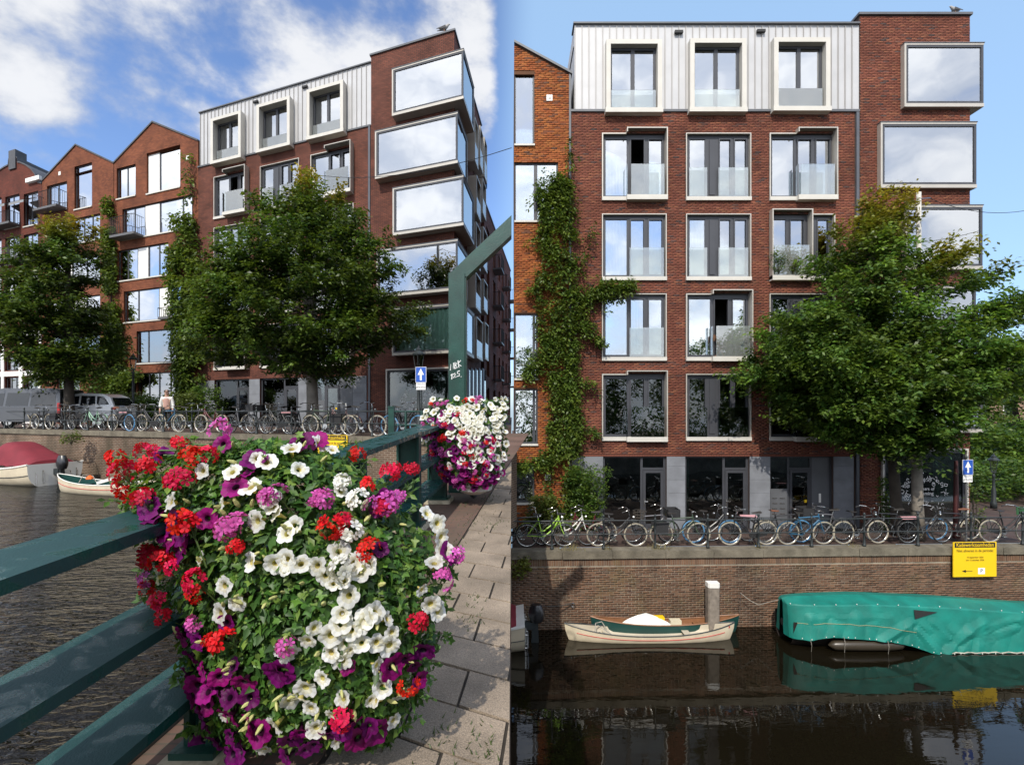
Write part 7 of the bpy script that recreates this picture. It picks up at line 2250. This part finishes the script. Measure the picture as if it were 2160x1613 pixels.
# ---------------------------------------------------------------- vehicles
def loft(b, secs):
    """secs: list of closed rings of equal length"""
    n = len(secs[0])
    for i in range(len(secs) - 1):
        for k in range(n):
            b.face([secs[i][k], secs[i + 1][k], secs[i + 1][(k + 1) % n], secs[i][(k + 1) % n]])
    b.face(secs[0]); b.face(list(reversed(secs[-1])))
def car(label, cat, name, paint, L, W, prof_low, prof_top, wins, lights, loc, rz, group, rails=False):
    """side outlines given as (x, z); x 0 at the nose"""
    t = empty(name, loc, label, cat, group, rz); BASE[t.name] = Vector((0, 0, 0))
    def ring(pts, y): return [(x - L / 2, y, z) for x, z in pts]
    b = MB(); w = W / 2
    ys = [(-w, .04), (-w + .06, .0), (w - .06, .0), (w, .04)]
    secs = []
    for y, ins in ys:
        cx = sum(p[0] for p in prof_low) / len(prof_low); cz = sum(p[1] for p in prof_low) / len(prof_low)
        secs.append([(x + (cx - x) * ins * .6 - L / 2, y, z + (cz - z) * ins) for x, z in prof_low])
    loft(b, secs); b.build('body', paint, t)
    b = MB(); secs = []
    for y, ins in ((-w + .05, 0), (w - .05, 0)):
        secs.append([(x - L / 2, (y - math.copysign(.16, y) * (z - prof_top[0][1]) / .75), z) for x, z in prof_top])
    loft(b, secs); b.build('cabin', paint, t)
    zb0 = prof_top[0][1]
    for pts in wins:
        for s in (-1, 1):
            q = [(x - L / 2, s * (w - .05 + .006 - .16 * (z - zb0) / .75), z) for x, z in pts]
            m_ = MB(); m_.face(q if s < 0 else list(reversed(q))); m_.build('side_window', CARGL, t)
    for (xa, za, xb, zb) in lights['screens']:
        q = [(xa - L / 2, -w + .12 + .16 * (za - zb0) / .75, za), (xa - L / 2, w - .12 - .16 * (za - zb0) / .75, za), (xb - L / 2, w - .15 - .16 * (zb - zb0) / .75, zb), (xb - L / 2, -w + .15 + .16 * (zb - zb0) / .75, zb)]
        MB().face(q).build('windscreen', CARGL, t)
    for (x, z, h_, dx) in lights['tail']:
        for s in (-1, 1): MB().box(x - L / 2, x + dx - L / 2, s * (w - .02) - .06, s * (w - .02) + .02, z, z + h_).build('tail_light', M('tail_red', (.35, .015, .015), .3), t)
    for (x, z) in lights['head']:
        for s in (-1, 1): MB().box(x - L / 2, x + .2 - L / 2, s * (w - .12) - .1, s * (w - .12) + .1, z, z + .12).build('headlight', CHROME, t)
    for x in lights['wheels']:
        for s in (-1, 1):
            m_ = MB(); m_.lathe([(.20, -.10), (.33, -.10), (.34, -.05), (.34, .05), (.33, .10), (.20, .10)], 20, (x - L / 2, s * (w - .09), .34), 'y'); wh = m_.build('wheel', BLACK, t, None, False)
            m_ = MB(); m_.lathe([(.03, -.105), (.21, -.102), (.21, .102), (.03, .105)], 14, (x - L / 2, s * (w - .09), .34), 'y'); m_.build('rim', CHROME, wh)
    if rails:
        for s in (-1, 1): MB().tube([(L * .38 - L / 2, s * (w - .24), prof_top[2][1] + .0), (L * .42 - L / 2, s * (w - .24), prof_top[2][1] + .09), (L * .8 - L / 2, s * (w - .24), prof_top[2][1] + .07), (L * .84 - L / 2, s * (w - .24), prof_top[2][1] - .02)], .016, 5).build('roof_rail', CHROME, t)
    MB().box(L * .31 - L / 2, L * .35 - L / 2, w - .01, w + .14, zb0 - .02, zb0 + .12).build('mirror', paint, t)
    MB().box(L * .31 - L / 2, L * .35 - L / 2, -w - .14, -w + .01, zb0 - .02, zb0 + .12).build('mirror', paint, t)
    return t
CARGL = M('car_glass', (.012, .014, .016), .06, 0, 0, 2, 0, 30, .8)
SILV = M('silver_grey_paint', (.085, .09, .10), .3, .5, .03, 2, 0, 30, .5, .5); WHT_C = M('white_car_paint', (.66, .67, .68), .28, .1, .03, 2, 0, 30, .5, .5)
# the nose points up the street, away to the left
c = at(52, 900, 25.6); RZC = RZL + math.radians(24)
car('silver grey delivery van parked behind the bicycles beside the dark tree', 'van', 'parked_van', SILV, 4.9, 1.9,
    [(0.0, .35), (4.85, .32), (4.9, .6), (4.88, 1.05), (1.25, 1.05), (.35, .95), (.03, .75)], [(.95, 1.05), (4.86, 1.05), (4.72, 1.92), (4.4, 1.97), (2.1, 1.97), (1.75, 1.88)],
    [[(1.25, 1.10), (2.2, 1.10), (2.2, 1.72), (1.85, 1.70)], [(2.32, 1.10), (3.35, 1.10), (3.35, 1.74), (2.32, 1.74)], [(3.45, 1.10), (4.65, 1.10), (4.55, 1.74), (3.45, 1.74)]],
    dict(screens=[(.99, 1.10, 1.74, 1.85), (4.885, 1.12, 4.76, 1.82)], tail=[(4.80, .75, .5, .12)], head=[(.08, .75)], wheels=(.95, 3.95)), (c.x, c.y, ZGL), RZC, 'cars parked along the west quay')
c = at(182, 900, 26.5)
wc = car('white estate car parked behind the bicycles between the dark tree and lamp post', 'car', 'parked_car', WHT_C, 4.55, 1.86,
    [(0.0, .40), (4.5, .35), (4.55, .65), (4.48, 1.02), (3.9, 1.08), (1.35, 1.02), (.30, .90), (.02, .70)], [(1.15, 1.02), (4.42, 1.04), (4.15, 1.50), (3.7, 1.66), (2.6, 1.70), (2.0, 1.62)],
    [[(1.55, 1.08), (2.5, 1.09), (2.5, 1.56), (2.05, 1.50)], [(2.6, 1.09), (3.4, 1.10), (3.35, 1.56), (2.6, 1.57)], [(3.48, 1.11), (4.15, 1.14), (3.85, 1.50), (3.45, 1.55)]],
    dict(screens=[(1.19, 1.06, 1.97, 1.58), (4.44, 1.10, 4.20, 1.48)], tail=[(4.40, .90, .10, .14)], head=[(.12, .72)], wheels=(.88, 3.60)), (c.x, c.y, ZGL), RZC, 'cars parked along the west quay', True)
wc.scale = (.90, .90, 1.04)

# ---------------------------------------------------------------- person behind the railing
def skin(name, verts, edges, radii, mat, parent, sub=2, root=0):
    me = bpy.data.meshes.new(name); me.from_pydata(verts, edges, [])
    o = bpy.data.objects.new(name, me); COL.objects.link(o)
    m_ = o.modifiers.new('skin', 'SKIN'); m_.use_smooth_shade = True
    sv = me.skin_vertices[0].data
    for i, r_ in enumerate(radii):
        rr_ = r_ if isinstance(r_, tuple) else (r_, r_); sv[i].radius = rr_; sv[i].use_root = (i == root)
    s_ = o.modifiers.new('sub', 'SUBSURF'); s_.levels = sub; s_.render_levels = sub
    me.materials.append(mat)
    if parent is not None: o.parent = parent; KIDS.setdefault(parent.name, []).append(o); BASE[o.name] = BASE[parent.name]
    return o
SKINM = M('skin', (.42, .24, .17), .6); JACK = M('white_jacket', (.62, .61, .58), .8); TEE = M('rose_shirt', (.40, .24, .20), .9); TROU = M('dark_trousers', (.03, .03, .035), .9); HAIR = M('dark_hair', (.025, .018, .012), .7)
c = at(352, 900, 22.6)
per = empty('person', (c.x, c.y, ZGL), 'person in an open white jacket and rose shirt walking behind the bicycles', 'person', None, math.radians(18)); BASE[per.name] = Vector((0, 0, 0))
bv = [(0, 0, .95), (0, 0, 1.15), (0, 0, 1.38), (0, 0, 1.50), (0, -.01, 1.60), (0, -.015, 1.70), (0, 0, 1.78),
      (.17, 0, 1.42), (.23, .0, 1.16), (.24, -.06, .93), (.24, -.08, .84), (-.17, 0, 1.42), (-.23, .0, 1.16), (-.24, -.06, .93), (-.24, -.08, .84),
      (.09, 0, .90), (.10, -.06, .50), (.10, .02, .09), (.10, -.14, .04), (-.09, 0, .90), (-.10, .04, .50), (-.10, .12, .10), (-.10, -.02, .04)]
be = [(0, 1), (1, 2), (2, 3), (3, 4), (4, 5), (5, 6), (2, 7), (7, 8), (8, 9), (9, 10), (2, 11), (11, 12), (12, 13), (13, 14), (0, 15), (15, 16), (16, 17), (17, 18), (0, 19), (19, 20), (20, 21), (21, 22)]
br_ = [(.14, .10), (.13, .095), (.15, .10), .06, .085, .10, .06, .062, .048, .038, .04, .062, .048, .038, .04, .085, .06, .042, .04, .085, .06, .042, .04]
for hi, sx in ((10, 1), (14, -1)):
    hx, hy, hz = bv[hi]
    for k, (dx, dl) in enumerate(((-.030, .075), (-.010, .088), (.010, .085), (.028, .07))):
        i = len(bv); bv += [(hx + dx * .4, hy + dx, hz - .05), (hx + dx * .3, hy + dx * 1.1 - .01, hz - .05 - dl)]; be += [(hi, i), (i, i + 1)]; br_ += [.011, .008]
    i = len(bv); bv += [(hx - .02 * sx, hy - .04, hz - .02), (hx - .025 * sx, hy - .055, hz - .07)]; be += [(hi, i), (i, i + 1)]; br_ += [.012, .009]
skin('body', bv, be, br_, SKINM, per)
skin('shirt', [(0, 0, .92), (0, 0, 1.15), (0, 0, 1.38), (0, 0, 1.45)], [(0, 1), (1, 2), (2, 3)], [(.155, .115), (.145, .11), (.165, .115), (.10, .08)], TEE, per)
skin('jacket', [(0, .035, .86), (0, .035, 1.15), (0, .035, 1.40), (0, .03, 1.47), (.18, .01, 1.43), (.24, .01, 1.16), (.245, -.05, .94), (-.18, .01, 1.43), (-.24, .01, 1.16), (-.245, -.05, .94)], [(0, 1), (1, 2), (2, 3), (2, 4), (4, 5), (5, 6), (2, 7), (7, 8), (8, 9)], [(.19, .105), (.18, .10), (.19, .105), .10, .085, .070, .06, .085, .070, .06], JACK, per)
skin('trousers', [(0, 0, .93), (.09, 0, .88), (.10, -.05, .50), (.10, .02, .12), (-.09, 0, .88), (-.10, .04, .50), (-.10, .12, .13)], [(0, 1), (1, 2), (2, 3), (0, 4), (4, 5), (5, 6)], [(.15, .11), .10, .075, .06, .10, .075, .06], TROU, per)
skin('hair', [(0, .035, 1.70), (0, .005, 1.79)], [(0, 1)], [.165, .14], HAIR, per)
b = MB()
for s in (-1, 1): b.lathe([(.0, -.008), (.012, 0), (.0, .008)], 6, (.035 * s, -.108, 1.69), 'y'); b.lathe([(.0, -.01), (.02, 0), (.0, .01)], 6, (.10 * s, 0, 1.68), 'x')
b.tube([(0, -.105, 1.69), (0, -.125, 1.655)], .011, 5); b.tube([(-.025, -.108, 1.62), (.025, -.108, 1.62)], .006, 5); b.build('face_features', M('face_dark', (.12, .06, .05), .7), per)

# ---------------------------------------------------------------- bird on the roof corner
def bird(pos, rz, label):
    t = empty('gull', tuple(pos), label, 'bird', None, rz); BASE[t.name] = Vector((0, 0, 0))
    bv = [(-.22, 0, .20), (-.10, 0, .20), (.03, 0, .22), (.11, 0, .27), (.15, 0, .33), (.22, 0, .325)]
    o = skin('body', bv, [(i, i + 1) for i in range(5)], [.02, .065, .085, .055, .042, .008], M('gull_grey', (.30, .29, .28), .8), t)
    for s in (-1, 1):
        b = MB(); b.grid(lambda u, v: (.06 - .34 * u, s * (.085 - .03 * u), .27 - .10 * u - .10 * v * (1 - u * .7)), 6, 3); b.build('wing', M('wing_dark', (.05, .05, .055), .8), t, None, True)
        b = MB(); b.tube([(.0, .03 * s, .16), (.01, .03 * s, 0)], .008, 4); b.tube([(.01, .03 * s, .005), (.06, .03 * s, .005)], .007, 4); b.build('leg', M('bird_leg', (.4, .2, .1), .7), t)
    return t
p = pt(FL, LEN - .5, .1, ttopL + .10); g_ = bird(p, RZL + .3, 'grey bird standing on the roof corner of the corner block'); g_.scale = (1.3, 1.3, 1.3)
p = pt(FR, LEN - .5, .1, ttopR + .09); g_ = bird(p, math.pi, 'bird sitting on the roof edge of the square-on block above the top bay')
# flag on the side street
x, z = SC(1017, 380)
b = MB(); b.box(x, x + .02, -.34, -.02, z - .6, z)
o = b.build('flag', M('flag_blue', (.02, .12, .35), .8), None, FSIDE); tag(o, 'small blue flag hanging from the side wall of the corner block', 'flag')
# park railing and far house east
PF = empty('park_fence', (17, 26, ZB), 'low dark park fence behind the blue arrow sign', 'fence')
for k in range(22):
    MB().box(15.6 + k * .25, 15.63 + k * .25, 26, 26.03, ZB, ZB + 1.1).build('picket', IRON, PF)
MB().box(15.5, 21.3, 26.031, 26.06, ZB + 1.0, ZB + 1.05).build('rail', IRON, PF)
fh = empty('distant_house', (55, 70, ZB), 'pale distant house with tall windows glimpsed under the park trees', 'house')
b = MB(); b.box(52, 76, 62, 70, ZB, ZB + 7); b.build('wall', M('far_brick', (.22, .14, .10), .9), fh)
b = MB(); b.prism_y([(51.6, ZB + 7), (76.4, ZB + 7), (64, ZB + 11)], 61.8, 70); b.build('roof', ROOFM, fh)
for k in range(7):
    for f_ in range(2):
        w = MB().box(53 + k * 3.2, 54.4 + k * 3.2, 61.93, 61.99, ZB + .8 + f_ * 3.2, ZB + 3 + f_ * 3.2).build('window', WHITEP, fh)
        MB().box(53.12 + k * 3.2, 54.28 + k * 3.2, 61.90, 61.92, ZB + .95 + f_ * 3.2, ZB + 2.9 + f_ * 3.2).build('pane', CARGL, w)

# folding chair on the balcony with the open leaf
WOODC = M('teak', (.20, .09, .04), .6, 0, .2, 8)
c = at(1510, 752, 19.66)
fc = empty('folding_chair', tuple(c), 'brown wooden folding chair on the balcony with the open window, second column', 'chair')
for s in (0, .32):
    MB().tube([(c.x, c.y + s * .3, c.z), (c.x + .30, c.y + s * .3, c.z + .42)], .018, 5).build('leg', WOODC, fc)
    MB().tube([(c.x + .34, c.y + s * .3, c.z), (c.x - .06, c.y + s * .3, c.z + .85)], .018, 5).build('leg', WOODC, fc)
MB().box(c.x + .02, c.x + .34, c.y, c.y + .1, c.z + .40, c.z + .43).build('seat', WOODC, fc)
MB().box(c.x - .08, c.x - .05, c.y, c.y + .1, c.z + .6, c.z + .84).build('backrest', WOODC, fc)
